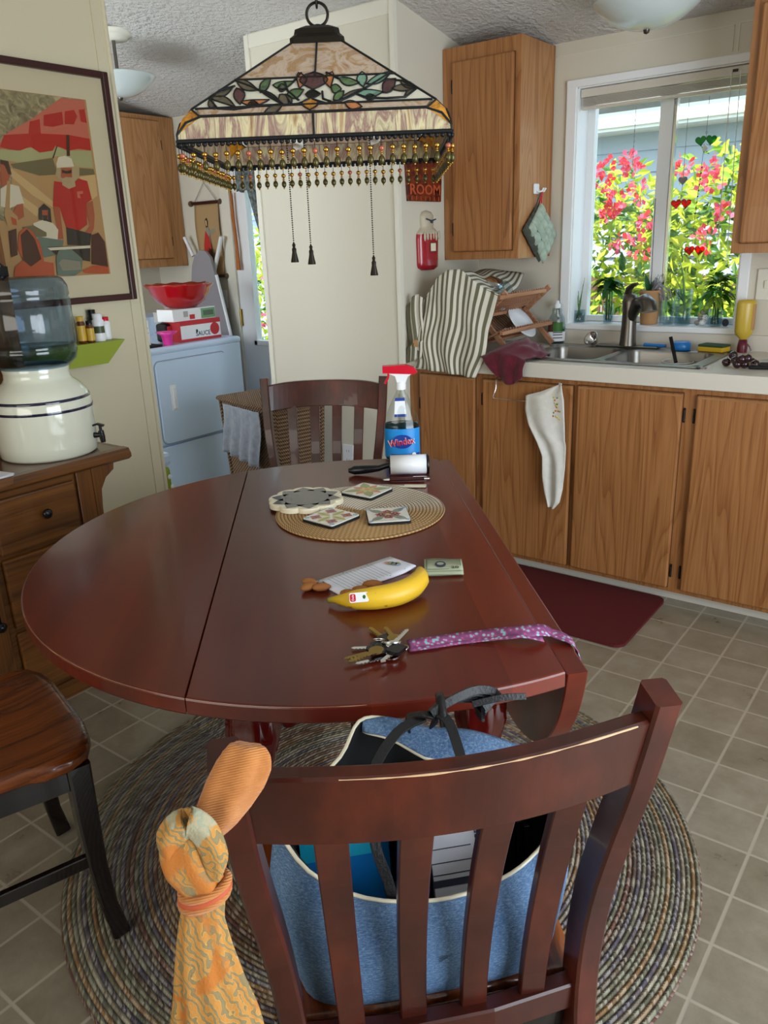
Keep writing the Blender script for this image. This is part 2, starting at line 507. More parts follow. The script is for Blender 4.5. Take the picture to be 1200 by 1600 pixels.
glass_art('art_orange', ['B5602E', 'D88A50', 'C97848'], (4, 4, 4), 5)
glass_art('art_amber', ['8A4E0C', 'C9861E', 'E0A63C'], (6, 6, 6), 12)
mat('bead_olive', '4E4724', 0.3, 0.5)
mat('bead_dark', '1C1A18', 0.35, 0.4)
mat('bead_pink', 'B0604A', 0.3, 0.3)
mat('bulb_glass', 'E8E6DC', 0.3)

# fabrics
def fabric(name, c, rough=0.95, sc_=500, b=0.4, c2=None):
    mat(name, c, rough, sheen=0.2); t = NT(name)
    co = t.coord()
    n = t.noise(co, sc_, 2)
    if c2: t.color(t.mix(t.ramp(t.noise(co, 40, 5, 0.6), [(0.35, (0, 0, 0)), (0.65, (1, 1, 1))]), c, c2))
    t.bump(n, b, 0.002)
fabric('maroon_cloth', '4C0818', c2='5E1024')
fabric('white_cloth', 'D2CFC6', c2='DCD9D0')
fabric('grey_cloth', '7F8590', c2='9298A2')
fabric('green_quilt', '93A390', c2='A7B5A2')
fabric('dark_quilt', '3E4438')
fabric('curtain_cloth', '39403F', c2='8A9290', sc_=200)
fabric('orange_knit', 'B06C30', 0.95, 300, 0.5, 'C07C40')
t = NT('orange_knit'); wv9 = t.n('ShaderNodeTexWave', wave_type='BANDS', bands_direction='Z'); t.l(t.coord((1, 1, 1), (0.4, 0.5, 0)), wv9.inputs[0]); wv9.inputs['Scale'].default_value = 150; wv9.inputs['Distortion'].default_value = 1.5; t.bump(wv9.outputs[1], 0.5, 0.002)
mat('denim', '3E5E88', 0.9); t = NT('denim'); co = t.coord()
n = t.noise(t.coord((1, 1, 3)), 210, 4, 0.85); n2 = t.noise(co, 14, 4)
t.color(t.mix(0.35, t.ramp(n, [(0.32, '294268'), (0.5, '55779E'), (0.68, 'A0B8D0')]), t.ramp(n2, [(0.35, '34527C'), (0.65, '6C8CB0')])))
t.bump(n, 0.4, 0.002)
mat('scarf_print', 'C99A4A', 0.95); t = NT('scarf_print'); co = t.coord()
v = t.n('ShaderNodeTexWave', wave_type='BANDS', bands_direction='DIAGONAL'); t.l(co, v.inputs[0]); v.inputs['Scale'].default_value = 55; v.inputs['Distortion'].default_value = 9; v.inputs['Detail'].default_value = 1; v.inputs['Detail Scale'].default_value = 1.6
a = t.ramp(v.outputs[1], [(0.3, 'B57F3C'), (0.56, 'BC9050'), (0.66, '7C6C40'), (0.85, '857450')])
big = t.noise(co, 14, 3, 0.5, 1.0)
b2 = t.mix(t.ramp(big, [(0.56, (0, 0, 0)), (0.575, (0.75, 0.75, 0.75))]), a, '9AA08A')
b3 = t.mix(t.ramp(big, [(0.36, (1, 1, 1)), (0.40, (0, 0, 0))]), b2, 'B06A2A')
t.color(b3); t.bump(t.noise(co, 400, 2), 0.4, 0.002)
mat('striped_towel', 'D0CCBE', 0.95); t = NT('striped_towel')
uvx = t.sep(t.coord(kind='UV'))
st = t.math('FRACT', t.math('MULTIPLY', uvx[0], 14.0))
t.color(t.ramp(st, [(0.0, '67654F'), (0.40, '67654F'), (0.46, 'D6D1C2'), (0.94, 'D6D1C2'), (1.0, '67654F')]))
t.bump(t.noise(t.coord(), 400, 2), 0.4, 0.002)
mat('wicker', '9A7F66', 0.8); t = NT('wicker'); xyz = t.sep(t.coord())
su = t.math('SINE', t.math('MULTIPLY', t.math('ADD', xyz[0], xyz[1]), 300.0)); sv = t.math('SINE', t.math('ADD', t.math('MULTIPLY', xyz[2], 380.0), t.math('MULTIPLY', xyz[1], 300.0)))
wv = t.math('MULTIPLY', su, sv)
t.color(t.ramp(t.math('ADD', t.math('MULTIPLY', wv, 0.5), 0.5), [(0.1, '2C1E15'), (0.5, '74583F'), (0.9, '9E8268')])); t.bump(wv, 0.8, 0.004)
mat('placemat_weave', 'A98654', 0.75); t = NT('placemat_weave'); xyz = t.sep(t.coord())
rad = t.math('SQRT', t.math('ADD', t.math('MULTIPLY', xyz[0], xyz[0]), t.math('MULTIPLY', xyz[1], xyz[1])))
ang = t.math('ARCTAN2', xyz[1], xyz[0])
rr_ = t.math('FRACT', t.math('DIVIDE', rad, 0.0085)); re = t.math('MULTIPLY', t.math('ABSOLUTE', t.math('SUBTRACT', rr_, 0.5)), 2.0)
st = t.math('FRACT', t.math('ADD', t.math('MULTIPLY', t.math('MULTIPLY', ang, rad), 90.0), t.math('MULTIPLY', t.math('FLOOR', t.math('DIVIDE', rad, 0.0085)), 0.37)))
c1 = t.ramp(st, [(0.0, '8A6234'), (0.45, 'BE9660'), (0.7, 'D8B98A'), (1.0, '9C7444')])
half = t.math('MULTIPLY', t.math('ADD', t.math('SINE', t.math('ADD', ang, 0.4)), 1.0), 0.5)
c2_ = t.mix(t.ramp(half, [(0.55, (0, 0, 0)), (0.75, (1, 1, 1))]), c1, t.ramp(st, [(0.0, '77624C'), (0.3, 'E2D6C2'), (0.7, 'F0E8D8'), (1.0, '8C7458')]))
t.color(t.mix(t.math('POWER', re, 5.0), c2_, '54381E')); t.bump(t.math('SUBTRACT', 1.0, t.math('POWER', re, 2.0)), 0.8, 0.003)

# outdoors
mat('siding', 'AEB7C2', 0.7)
mat('house_trim', 'E6E2D6', 0.6)
mat('shingle', 'CFCBC8', 0.9); t = NT('shingle'); xyz = t.sep(t.coord())
rw = t.math('FRACT', t.math('DIVIDE', xyz[2], 0.075))
t.color(t.mix(t.ramp(rw, [(0.0, (1, 1, 1)), (0.16, (0, 0, 0))]), t.ramp(t.noise(t.coord((1, 1, 1)), 14, 4), [(0.3, '7C7874'), (0.7, '8E8A87')]), '403C3A'))
mat('ground_gravel', '7E7668', 0.95)
mat('fence_wood', '6A4A38', 0.9)
mat('bark', '5A4632', 0.9)
def leafmat(name, c, tr=0.4):
    mat(name, c, 0.45); t = NT(name)
    tl = t.n('ShaderNodeBsdfTranslucent'); tl.inputs[0].default_value = lin(c)
    mx = t.n('ShaderNodeMixShader'); mx.inputs[0].default_value = tr
    t.l(t.b.outputs[0], mx.inputs[1]); t.l(tl.outputs[0], mx.inputs[2]); t.l(mx.outputs[0], t.t.nodes['Material Output'].inputs[0])
leafmat('leaf_lime', 'C2CC3E'); leafmat('leaf_green', '84A63A'); leafmat('leaf_dark', '3C6A2A')
leafmat('petal_pink', 'E45C7C', 0.35); leafmat('petal_red', 'DE4048', 0.35)
leafmat('herb_green', '3D7A22', 0.4); leafmat('ivy_green', '24562A', 0.3); leafmat('stem_green', '6F9A5A', 0.3)
mat('terracotta', 'B08458', 0.8)
mat('pebble', '8A8880', 0.6)
mat('almond', '9C6230', 0.7); t = NT('almond'); t.bump(t.noise(t.coord(), 120, 4), 0.6, 0.003)
mat('banana_skin', 'D9A816', 0.4); t = NT('banana_skin')
uy = t.sep(t.coord(kind='UV'))
n = t.noise(t.coord(), 55, 4)
ba = t.ramp(uy[1], [(0.0, '4E4A18'), (0.04, '8F8A2A'), (0.14, 'C8A81E'), (0.3, 'E2B82A'), (0.9, 'DFB22C'), (0.97, 'A58A24'), (1.0, '3A2E14')])
t.color(t.mix(t.ramp(n, [(0.66, (0, 0, 0)), (0.72, (1, 1, 1))]), ba, 'A8741C'))
mat('grape_skin', '2A0710', 0.15, coat=0.5)
mat('sponge_yellow', 'C9A21E', 0.9); mat('sponge_green', '2F4A34', 0.95)
mat('mustard', 'BFA23A', 0.3); mat('ketchup_cap', '5A1426', 0.3)
mat('blue_plastic', '1A6FB5', 0.3); mat('cyan_paint', '1FA9C9', 0.35); mat('blue_paint', '1478C4', 0.35)
mat('windex_label', '1E86CE', 0.3); mat('windex_red', 'C4122C', 0.3); mat('label_white', 'E6E8EA', 0.4); mat('label_navy', '16398C', 0.35)
mat('pic_red', 'B32A20', 0.7); mat('pic_coral', 'C46A58', 0.7); mat('pic_sage', 'A8A87C', 0.7); mat('pic_olive', '6E6446', 0.7)
mat('pic_sand', 'B58E60', 0.7); mat('pic_tan', 'CBAA78', 0.7); mat('pic_skin', 'A8583A', 0.7); mat('pic_hair', '4A2A1C', 0.7); mat('pic_grey', '8B8878', 0.7)
mat('pic_white', 'D8CFBA', 0.7); mat('pic_dark', '33302A', 0.7); mat('pic_teal', '66766C', 0.7); mat('pic_orange', 'B4512E', 0.7); mat('pic_beard', 'B09A78', 0.7)
mat('pic_stone', '8F8468', 0.8); t = NT('pic_stone'); t.color(t.ramp(t.noise(t.coord(), 25, 6, 0.7, 1), [(0.35, '6A6048'), (0.5, '908568'), (0.65, 'B8AE88')]))
mat('box_red', 'C03038', 0.5); mat('box_green', '6FA074', 0.5); mat('box_grey', 'A9A8A4', 0.5)
mat('rust_ceramic', '5A1A0E', 0.35, coat=0.3); t = NT('rust_ceramic'); t.color(t.ramp(t.noise(t.coord(), 40, 3, 0.5, 1), [(0.4, '43100C'), (0.6, '7A2E12')]))
mat('gourd_red', '9A1826', 0.25, coat=0.5); mat('gourd_cream', 'B8AE98', 0.5)
mat('mirror_blue', '3A4A72', 0.2)
mat('bill_green', 'A7AE92', 0.8); mat('bill_ink', '3E4A3A', 0.8)
mat('lanyard', 'A04878', 0.7); t = NT('lanyard'); v = t.n('ShaderNodeTexVoronoi'); t.l(t.coord(), v.inputs[0]); v.inputs['Scale'].default_value = 130
t.color(t.ramp(v.outputs['Distance'], [(0.2, '7CBCC0'), (0.30, '8CB4C0'), (0.33, 'BE5A90'), (0.5, '8C4A78'), (0.8, '78406C')]))
mat('tile_white', 'DEDCD2', 0.15, coat=0.6); mat('tile_blue', '7FA6C4', 0.2, coat=0.6); mat('tile_green', '7A8A3A', 0.2, coat=0.6)
mat('tile_yellow', 'C8B84A', 0.2, coat=0.6); mat('tile_orange', 'CC6A36', 0.2, coat=0.6); mat('tile_red', '9E2630', 0.2, coat=0.6); mat('tile_leaf', '5A6A5A', 0.2, coat=0.6)
mat('trivet_slate', '2C2C38', 0.25, coat=0.5); t = NT('trivet_slate'); v = t.n('ShaderNodeTexVoronoi', feature='DISTANCE_TO_EDGE'); t.l(t.coord((1, 1, 1)), v.inputs[0]); v.inputs['Scale'].default_value = 75
t.color(t.mix(t.ramp(v.outputs['Distance'], [(0.004, (0.6, 0.6, 0.6)), (0.014, (0, 0, 0))]), '1B1D2A', '9C9490'))
mat('scroll_paper', 'A88A60', 0.8)
mat('pill_amber', '5A2A12', 0.15, coat=0.5); mat('pill_yellow', 'C8A23A', 0.4); mat('pill_green', '3E4A2A', 0.4)
mat('iron_grey', '8E8A8E', 0.7)

# ================================================================== THE ROOM
def ceil_z(y): return 2.157 + 0.19 * (3.5 - y)
YW = 3.5
def struct(name, mb, parent=None, **k):
    return mb.build(name, parent, kind='structure' if parent is None else None, **k)
mb = MB('floor_tile'); mb.box(-4.7, 1.8, -2.6, 3.66, -0.1, 0.0); struct('floor', mb)
mb = MB('ceiling_popcorn'); mb.use('ceiling_popcorn')
yr = 0.15; zr = ceil_z(yr)
mb.prism([(3.66, ceil_z(3.66)), (yr, zr), (-2.6, zr - 0.5), (-2.6, zr - 0.4), (yr, zr + 0.12), (3.66, ceil_z(3.66) + 0.12)], -4.7, 1.8, 'yz'); struct('ceiling', mb)

def wall_holes(mb, a0, a1, z0, z1, holes, c0, c1, plane):
    """wall in plane with rectangular holes [(a,b,z,z)] sorted along a"""
    def bx(a, b, zz0, zz1):
        if b - a < 1e-4 or zz1 - zz0 < 1e-4: return
        if plane == 'xz': mb.box(a, b, c0, c1, zz0, zz1)
        else: mb.box(c0, c1, a, b, zz0, zz1)
    cur = a0
    for (ha, hb, hz0, hz1) in holes:
        bx(cur, ha, z0, z1); bx(ha, hb, z0, hz0); bx(ha, hb, hz1, z1); cur = hb
    bx(cur, a1, z0, z1)
WX0, WX1, WZ0, WZ1 = -1.566, -0.842, 0.985, 1.978
mb = MB('wall_panel'); wall_holes(mb, -4.6, 1.7, 0, ceil_z(3.5) + 0.02, [(-3.752, -2.93, 0, 2.03), (WX0, WX1, WZ0, WZ1)], 3.5, 3.66, 'xz'); struct('wall_window', mb)
mb = MB('wall_panel'); wall_holes(mb, -2.6, 3.5, 0, 2.9, [(-0.3, 2.1, 0.05, 2.1)], 1.7, 1.8, 'yz'); struct('wall_right', mb)  # opening for the assumed patio window
mb = MB('wall_panel'); mb.box(-4.6, 1.7, -2.6, -2.5, 0, 2.5); struct('wall_back', mb)
mb = MB('wall_cream'); mb.box(-2.76, -2.65, -2.5, 1.951, 0, ceil_z(1.951) + 0.0); 
mb.prism([(-2.5, 2.3), (0.15, 2.78), (1.951, 2.44), (1.951, ceil_z(1.951))], -2.76, -2.65, 'yz'); struct('wall_left', mb)
mb = MB('wall_panel'); mb.box(-4.6, -4.5, -2.5, 3.5, 0, 2.9); struct('wall_laundry', mb)
mb = MB('wall_panel'); mb.box(-4.5, -2.76, 0.5, 0.6, 0, 2.75); struct('wall_hall', mb)
# closet block between kitchen and laundry
mb = MB('wall_panel')
mb.prism([(2.842, 0), (3.5, 0), (3.5, ceil_z(3.5)), (2.842, ceil_z(2.842))], -2.853, -2.05, 'yz'); struct('wall_partition', mb)
# panel battens and corner beads
n = 0
def trim(mb):
    global n
    n += 1; struct('trim_%d' % n, mb)
mb = MB('trim_paint'); mb.prism([(-2.062, 2.834), (-2.040, 2.834), (-2.040, 2.856), (-2.050, 2.856), (-2.050, 2.842), (-2.062, 2.842)], 0, 2.277); trim(mb)
mb = MB('trim_paint'); mb.box(-2.862, -2.836, 2.834, 2.842, 0, 2.277); trim(mb)
mb = MB('trim_paint'); mb.box(-2.836, -2.062, 2.837, 2.842, 2.225, 2.277); trim(mb)
mb = MB('wall_cream'); mb.tube([(-2.647, 1.955, 0), (-2.647, 1.955, 2.42)], 0.009, 10); mb.box(-2.654, -2.646, 1.905, 1.951, 0, 2.42); trim(mb)
mb = MB('trim_paint'); mb.box(WX0 - 0.10, -0.95, 3.497, 3.5, 2.105, 2.109); mb.box(-0.952, -0.949, 3.497, 3.5, 2.02, 2.109); mb.box(-0.93, 0.6, 3.497, 3.5, 2.11, 2.114); mb.box(-0.932, -0.929, 3.497, 3.5, 2.02, 2.112); trim(mb)
mb = MB('trim_paint'); mb.box(-2.85, -2.05, 2.828, 2.842, 0, 0.07); struct('baseboard_partition', mb)
mb = MB('trim_paint'); mb.box(-2.65, -2.638, -2.5, 1.951, 0, 0.07); struct('baseboard_left', mb)

# kitchen window
wi = MB('white_vinyl')
wi.box(WX0 - 0.045, WX0, 3.488, 3.5, WZ0 - 0.02, WZ1 + 0.028, 0.003); wi.box(WX1, WX1 + 0.04, 3.488, 3.5, WZ0 - 0.02, WZ1 + 0.028, 0.003)
wi.box(WX0 - 0.045, WX1 + 0.04, 3.486, 3.5, WZ1, WZ1 + 0.03, 0.003)
wi.box(WX0, WX0 + 0.004, 3.5, 3.655, WZ0, WZ1); wi.box(WX1 - 0.004, WX1, 3.5, 3.655, WZ0, WZ1); wi.box(WX0, WX1, 3.5, 3.655, WZ1 - 0.004, WZ1)
win = wi.build('window_1', kind='structure')
sl = MB('white_vinyl'); sl.box(WX0 - 0.03, WX1 + 0.02, 3.478, 3.655, 0.978, 1.002, 0.004); sl.build('window_sill', win)
fr = MB('white_vinyl')
for (a, b, c, d) in ((WX0, WX0 + 0.035, 1.002, WZ1), (WX1 - 0.035, WX1, 1.002, WZ1), (-1.248, -1.192, 1.002, WZ1), (WX0 + 0.005, WX1 - 0.005, 1.003, 1.03), (WX0 + 0.005, WX1 - 0.005, WZ1 - 0.03, WZ1 - 0.005)):
    fr.box(a, b, 3.615 if d - c > 0.5 else 3.618, 3.655 if d - c > 0.5 else 3.652, c, d, 0.003)
fr.use('chrome'); fr.box(-1.190, -1.180, 3.62, 3.65, 1.03, WZ1 - 0.03)
fr.build('window_frame', win)
for (a, b) in ((WX0 + 0.035, -1.248), (-1.18, WX1 - 0.035)):
    gl = MB('clear_glass'); gl.box(a, b, 3.632, 3.636, 1.03, WZ1 - 0.03); gl.build('pane', win)

# back door with its window
dr = MB('white_vinyl'); 
wall_holes(dr, -3.752, -2.93, 0.01, 2.028, [(-3.622, -3.05, 0.84, 1.88)], 3.50, 3.53, 'xz')
door = dr.build('door_1', kind='structure')
df = MB('white_vinyl')
for (a, b, c, d) in ((-3.645, -3.618, 0.815, 1.905), (-3.055, -3.015, 0.815, 1.905), (-3.645, -3.015, 0.815, 0.845), (-3.645, -3.015, 1.875, 1.905)):
    df.box(a, b, 3.488, 3.535, c, d, 0.003)
df.build('window_frame', door)
dg = MB('clear_glass'); dg.box(-3.618, -3.05, 3.515, 3.519, 0.84, 1.88); dg.build('pane', door)
for z in (0.98, 1.75):
    hg = MB('brass'); hg.box(-3.752, -3.736, 3.492, 3.5, z - 0.05, z + 0.05); hg.tube([(-3.745, 3.490, z - 0.052), (-3.745, 3.490, z + 0.052)], 0.006, 8); hg.build('hinge', door)
mb = MB('trim_paint'); mb.box(-3.83, -3.752, 3.484, 3.5, 0, 2.06, 0.003); mb.box(-3.83, -2.856, 3.484, 3.5, 2.035, 2.1, 0.003); trim(mb)
# assumed patio window frame in the right wall, unseen, read off the floor glare
pw = MB('white_vinyl')
for (a, b, c, d) in ((-0.3, -0.25, 0.05, 2.1), (2.05, 2.1, 0.05, 2.1), (0.87, 0.93, 0.05, 2.1), (-0.3, 2.1, 0.05, 0.1), (-0.3, 2.1, 2.05, 2.1)):
    pw.box(1.71, 1.77, a, b, c, d)
win2 = pw.build('assumed_window_2', kind='structure')

# ================================================================== KITCHEN UNITS
FY = 2.895
def door_panel(mb, x0, x1, y, z0, z1, m='oak'):
    mb.use(m); mb.box(x0, x1, y - 0.018, y, z0, z1, 0.006)
    mb.use('oak_edge'); mb.box(x0 - 0.002, x1 + 0.002, y - 0.004, y + 0.0005, z0 - 0.002, z1 + 0.002)
def black_hinge(x, y, z, parent, w=0.008):
    h = MB('black_plastic'); h.box(x - w / 2, x + w / 2, y - 0.005, y, z - 0.027, z + 0.027, 0.002); h.tube([(x, y - 0.006, z - 0.02), (x, y - 0.006, z + 0.02)], 0.003, 6)
    h.build('hinge', parent)
def base_unit(x0, x1, doors, hinges, label):
    r = thing('base_cabinet', label, 'cabinet', (x0, FY, 0), 0, 'base cabinets under the counter')
    L = x1 - x0
    b = MB('oak'); b.box(0, 0.016, 0.02, 0.58, 0.055, 0.853); b.box(L - 0.016, L, 0.02, 0.58, 0.055, 0.853); b.box(0.016, L - 0.016, 0.02, 0.58, 0.055, 0.071); b.box(0.016, L - 0.016, 0.57, 0.58, 0.071, 0.853)
    b.use('oak'); b.box(0, L, 0, 0.02, 0.055, 0.853)
    b.build('body', r)
    k = MB('laminate'); k.box(0, L, 0.06, 0.075, 0, 0.055); k.build('toe_kick', r)
    for (a, c, z0, z1) in doors:
        d = MB('oak'); door_panel(d, a - x0, c - x0, -0.001, z0, z1); d.use('oak_x'); d.box(a - x0 + 0.006, c - x0 - 0.006, -0.021, -0.017, z1 - 0.010, z1 - 0.004)
        dd = d.build('door', r)
        for (hx, hz) in hinges:
            if abs(hx - a) < 0.03 or abs(hx - c) < 0.03: black_hinge(hx - x0, -0.001, hz, dd)
    return r
base_unit(-2.047, -1.690, [(-1.985, -1.705, 0.075, 0.835)], [(-1.993, 0.70), (-1.993, 0.16)], 'narrow oak base cabinet below the striped towel, leftmost of the row')
base_unit(-1.690, -1.250, [(-1.665, -1.263, 0.075, 0.832)], [(-1.673, 0.745), (-1.673, 0.16)], 'oak base cabinet with a white dish towel hanging on its door')
base_unit(-1.250, -0.817, [(-1.243, -0.842, 0.075, 0.835)], [(-0.834, 0.755), (-0.834, 0.145)], 'oak base cabinet right of the white towel, below the sink')
base_unit(-0.817, -0.430, [(-0.792, -0.472, 0.075, 0.832)], [(-0.800, 0.755), (-0.800, 0.145)], 'oak base cabinet at the right edge of the view')

# worktop with a hole for the sink
SX0, SX1, SY0, SY1 = -1.560, -0.820, 2.955, 3.425
ct = MB('laminate')
wall = ct
X1 = 0.6
for (a, b, c, d) in ((-2.049, SX0, 2.868, 3.498), (SX1, X1, 2.868, 3.498), (SX0, SX1, 2.889, SY0), (SX0, SX1, SY1, 3.498)):
    ct.box(a, b, max(c, 2.889), d, 0.900, 0.914)
ct.box(-2.049, X1, 2.868, 2.89, 0.855, 0.9142, 0.003)
top = ct.build('worktop'); tag(top, 'long cream laminate kitchen worktop around the sink', 'worktop')
bs = MB('laminate'); bs.box(-2.049, X1, 3.484, 3.499, 0.914, 0.977); bs.build('backsplash', top)
base_unit(-0.430, 0.6, [(-0.41, 0.0, 0.075, 0.832)], [], 'wide oak base cabinet at the end of the counter')

# sink
sk = thing('kitchen_sink', 'stainless steel double basin sink set in the worktop', 'sink', (0, 0, 0))
def basin(x0, x1, y0, y1, z1, dep):
    m = MB('steel'); k = 28
    def ringpts(s, z, rr):
        pts = []
        cx, cy = (x0 + x1) / 2, (y0 + y1) / 2; hx, hy = (x1 - x0) / 2 * s - rr, (y1 - y0) / 2 * s - rr
        for q in range(k):
            a = 2 * PI * q / k
            pts.append((cx + (hx if math.cos(a) > 0 else -hx) + rr * math.cos(a), cy + (hy if math.sin(a) > 0 else -hy) + rr * math.sin(a), z))
        return pts
    rings = [ringpts(1.0, z1, 0.05), ringpts(0.985, z1 - 0.01, 0.05), ringpts(0.95, z1 - dep * 0.8, 0.05), ringpts(0.88, z1 - dep, 0.05), ringpts(0.2, z1 - dep - 0.004, 0.01)]
    vs = [p for r_ in rings for p in r_]
    fs = [(j * k + i, (j + 1) * k + i, (j + 1) * k + (i + 1) % k, j * k + (i + 1) % k) for j in range(4) for i in range(k)]
    m.add(vs, fs, True); m.add(rings[-1], [list(range(k))])
    return m, rings[0]
rim = MB('steel')
bas = []
for (a, b) in ((-1.530, -1.235), (-1.200, -0.855)):
    m, r0 = basin(a, b, 2.990, 3.335, 0.919, 0.17); m.build('basin', sk); bas.append(r0)
# rim plate: strips plus fans joining the rounded openings
def rimring(r0, ox0, ox1, oy0, oy1):
    k = len(r0); outer = []
    for p in r0:
        x = ox0 if p[0] < (ox0 + ox1) / 2 else ox1; y = oy0 if p[1] < (oy0 + oy1) / 2 else oy1
        outer.append((min(max(p[0], ox0), ox1), y, 0.919) if abs(p[1] - y) < abs(p[0] - x) else (x, min(max(p[1], oy0), oy1), 0.919))
    rim.add(list(r0) + outer, [(i, (i + 1) % k, k + (i + 1) % k, k + i) for i in range(k)], True)
for r0, (a, b) in zip(bas, ((-1.555, -1.2175), (-1.2175, -0.825))): rimring(r0, a, b, 2.965, 3.36)
rim.box(-1.565, -0.812, 3.355, 3.43, 0.9145, 0.9195, 0.002); rim.box(-1.565, -0.812, 2.945, 2.967, 0.9145, 0.9195, 0.002)
rim.box(-1.568, -1.553, 2.945, 3.43, 0.9145, 0.9195, 0.002); rim.box(-0.828, -0.812, 2.945, 3.43, 0.9145, 0.9195, 0.002)
rim.box(-1.238, -1.198, 2.99, 3.33, 0.912, 0.9175, 0.002)
for (cx, cy) in ((-1.555, 2.967), (-1.2175, 2.967), (-0.825, 2.967), (-1.555, 3.358), (-1.2175, 3.358), (-0.825, 3.358)): rim.box(cx - 0.03, cx + 0.03, cy - 0.012, cy + 0.012, 0.914, 0.9188)
rim.build('rim', sk)
# faucet
fc = thing('kitchen_faucet', 'brushed nickel pull-out faucet with lever on the sink deck', 'faucet', (-1.243, 3.392, 0.920))
m = MB('nickel'); m.box(-0.135, 0.135, -0.028, 0.028, 0, 0.009, 0.004); m.build('deck_plate', fc)
m = MB('nickel'); m.lathe([(0.036, 0.009), (0.034, 0.03), (0.031, 0.09), (0.030, 0.14), (0.033, 0.19), (0.028, 0.22), (0.0, 0.228)], 24); m.build('body', fc)
m = MB('nickel'); m.tube([(0, 0.0, 0.10), (0.020, -0.012, 0.15), (0.050, -0.030, 0.190), (0.085, -0.055, 0.200), (0.105, -0.070, 0.185), (0.110, -0.075, 0.158)], [0.022, 0.024, 0.027, 0.030, 0.033, 0.032], 16); m.build('spout', fc)
m = MB('nickel'); m.tube([(-0.012, 0, 0.215), (-0.005, -0.01, 0.245), (0.02, -0.03, 0.262), (0.045, -0.05, 0.268)], [(0.018, 0.012), (0.014, 0.009), (0.010, 0.006), (0.007, 0.005)], 12); m.build('lever', fc)
# upper cabinets
def upper_unit(x0, x1, doors, hinges, label, rightmat='oak_lit'):
    r = thing('upper_cabinet', label, 'cabinet', (x0, 3.195, 1.302), 0)
    L = x1 - x0
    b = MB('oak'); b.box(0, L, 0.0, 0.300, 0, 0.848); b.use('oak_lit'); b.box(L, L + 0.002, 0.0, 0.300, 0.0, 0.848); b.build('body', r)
    for (a, c) in doors:
        d = MB('oak'); door_panel(d, a, c, -0.001, 0.035, 0.79); dd = d.build('door', r)
        for hx, hz in hinges:
            if abs(hx - a) < 0.03 or abs(hx - c) < 0.03: black_hinge(hx, -0.001, hz, dd)
    f = MB('oak'); f.box(L - 0.004, L + 0.004, 0.29, 0.300, 0, 0.848); f.build('edge_strip', r)
    return r
upper_unit(-2.047, -1.676, [(0.055, 0.345)], [(0.047, 0.70), (0.047, 0.13)], 'oak wall cabinet with one door, left of the window')
upper_unit(-0.808, 0.0, [(0.03, 0.39), (0.42, 0.78)], [], 'oak wall cabinet cut off by the right edge, beside the window')
# laundry wall cabinet
r = thing('upper_cabinet', 'oak wall cabinet above the white dryer, beside the scroll', 'cabinet', (-4.498, 2.30, 1.296))
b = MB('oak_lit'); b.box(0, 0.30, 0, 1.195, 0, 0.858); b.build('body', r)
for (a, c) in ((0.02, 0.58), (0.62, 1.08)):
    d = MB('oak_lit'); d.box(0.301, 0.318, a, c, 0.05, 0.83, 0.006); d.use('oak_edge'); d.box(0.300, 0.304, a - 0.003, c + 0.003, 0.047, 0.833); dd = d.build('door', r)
    for z in (0.70, 0.15):
        h = MB('black_plastic'); h.box(0.301, 0.307, c + 0.003, c + 0.011, z - 0.027, z + 0.027, 0.002); h.build('hinge', dd)

# ================================================================== RUG AND MAT
mb = MB('braided_rug'); prof = [(0.0001, 0.010)] + [(0.0105 * k + 0.0105 * j / 3, 0.0085 + 0.0025 * math.sin(PI * j / 3)) for k in range(72) for j in range(3)] + [(0.755, 0.008), (0.760, 0.001)]
mb.lathe(prof, 96, cap=False)
tag(mb.build('braided_rug', loc=(-1.03, 1.275, 0.001)), 'round braided multicoloured rug under the dining table', 'rug')
pts = []
def rrect(x0, x1, y0, y1, r_, k=6):
    pts = []
    for (cx, cy, a) in ((x1 - r_, y1 - r_, 0), (x0 + r_, y1 - r_, 90), (x0 + r_, y0 + r_, 180), (x1 - r_, y0 + r_, 270)):
        for q in range(k + 1):
            an = R(a + 90 * q / k); pts.append((cx + r_ * math.cos(an), cy + r_ * math.sin(an)))
    return pts
mb = MB('kitchen_mat'); mb.prism(rrect(-1.62, -0.85, 2.445, 2.925, 0.04), 0.0005, 0.012)
tag(mb.build('anti_fatigue_mat'), 'dark red rubber kitchen mat on the floor in front of the sink', 'mat')

# ================================================================== DINING TABLE  (local x across the leaves, local y along)
TC = Vector((-1.071, 1.261, 0)); TA = R(41.92)
TZ = 0.762
def tw(n_, u_, z):  # table frame -> world
    return TC + Vector((math.cos(TA) * n_ + math.sin(TA) * u_, math.sin(TA) * n_ - math.cos(TA) * u_, z))
tb = thing('drop_leaf_table', 'round cherry drop-leaf dining table with one leaf hanging down', 'table', TC, TA)
TR = 0.678
def seg_pts(x0, x1, k=40, rad=TR, hang=False):
    """outline of the disc between x0 and x1"""
    pts = []
    n_ = k
    for i in range(n_ + 1):
        x = x0 + (x1 - x0) * (0.5 - 0.5 * math.cos(PI * i / n_))
        pts.append((x, -(math.sqrt(max(rad * rad - x * x, 0)) if x <= 0 or hang else rad * (1 - (x / rad) ** 2.3) ** (1 / 2.3))))
    top_ = [(x, -y) for x, y in reversed(pts)]
    if abs(x0 + rad) < 1e-6: top_ = top_[:-1]; 
    if abs(x1 - rad) < 1e-6: top_ = top_[1:]
    return pts + top_
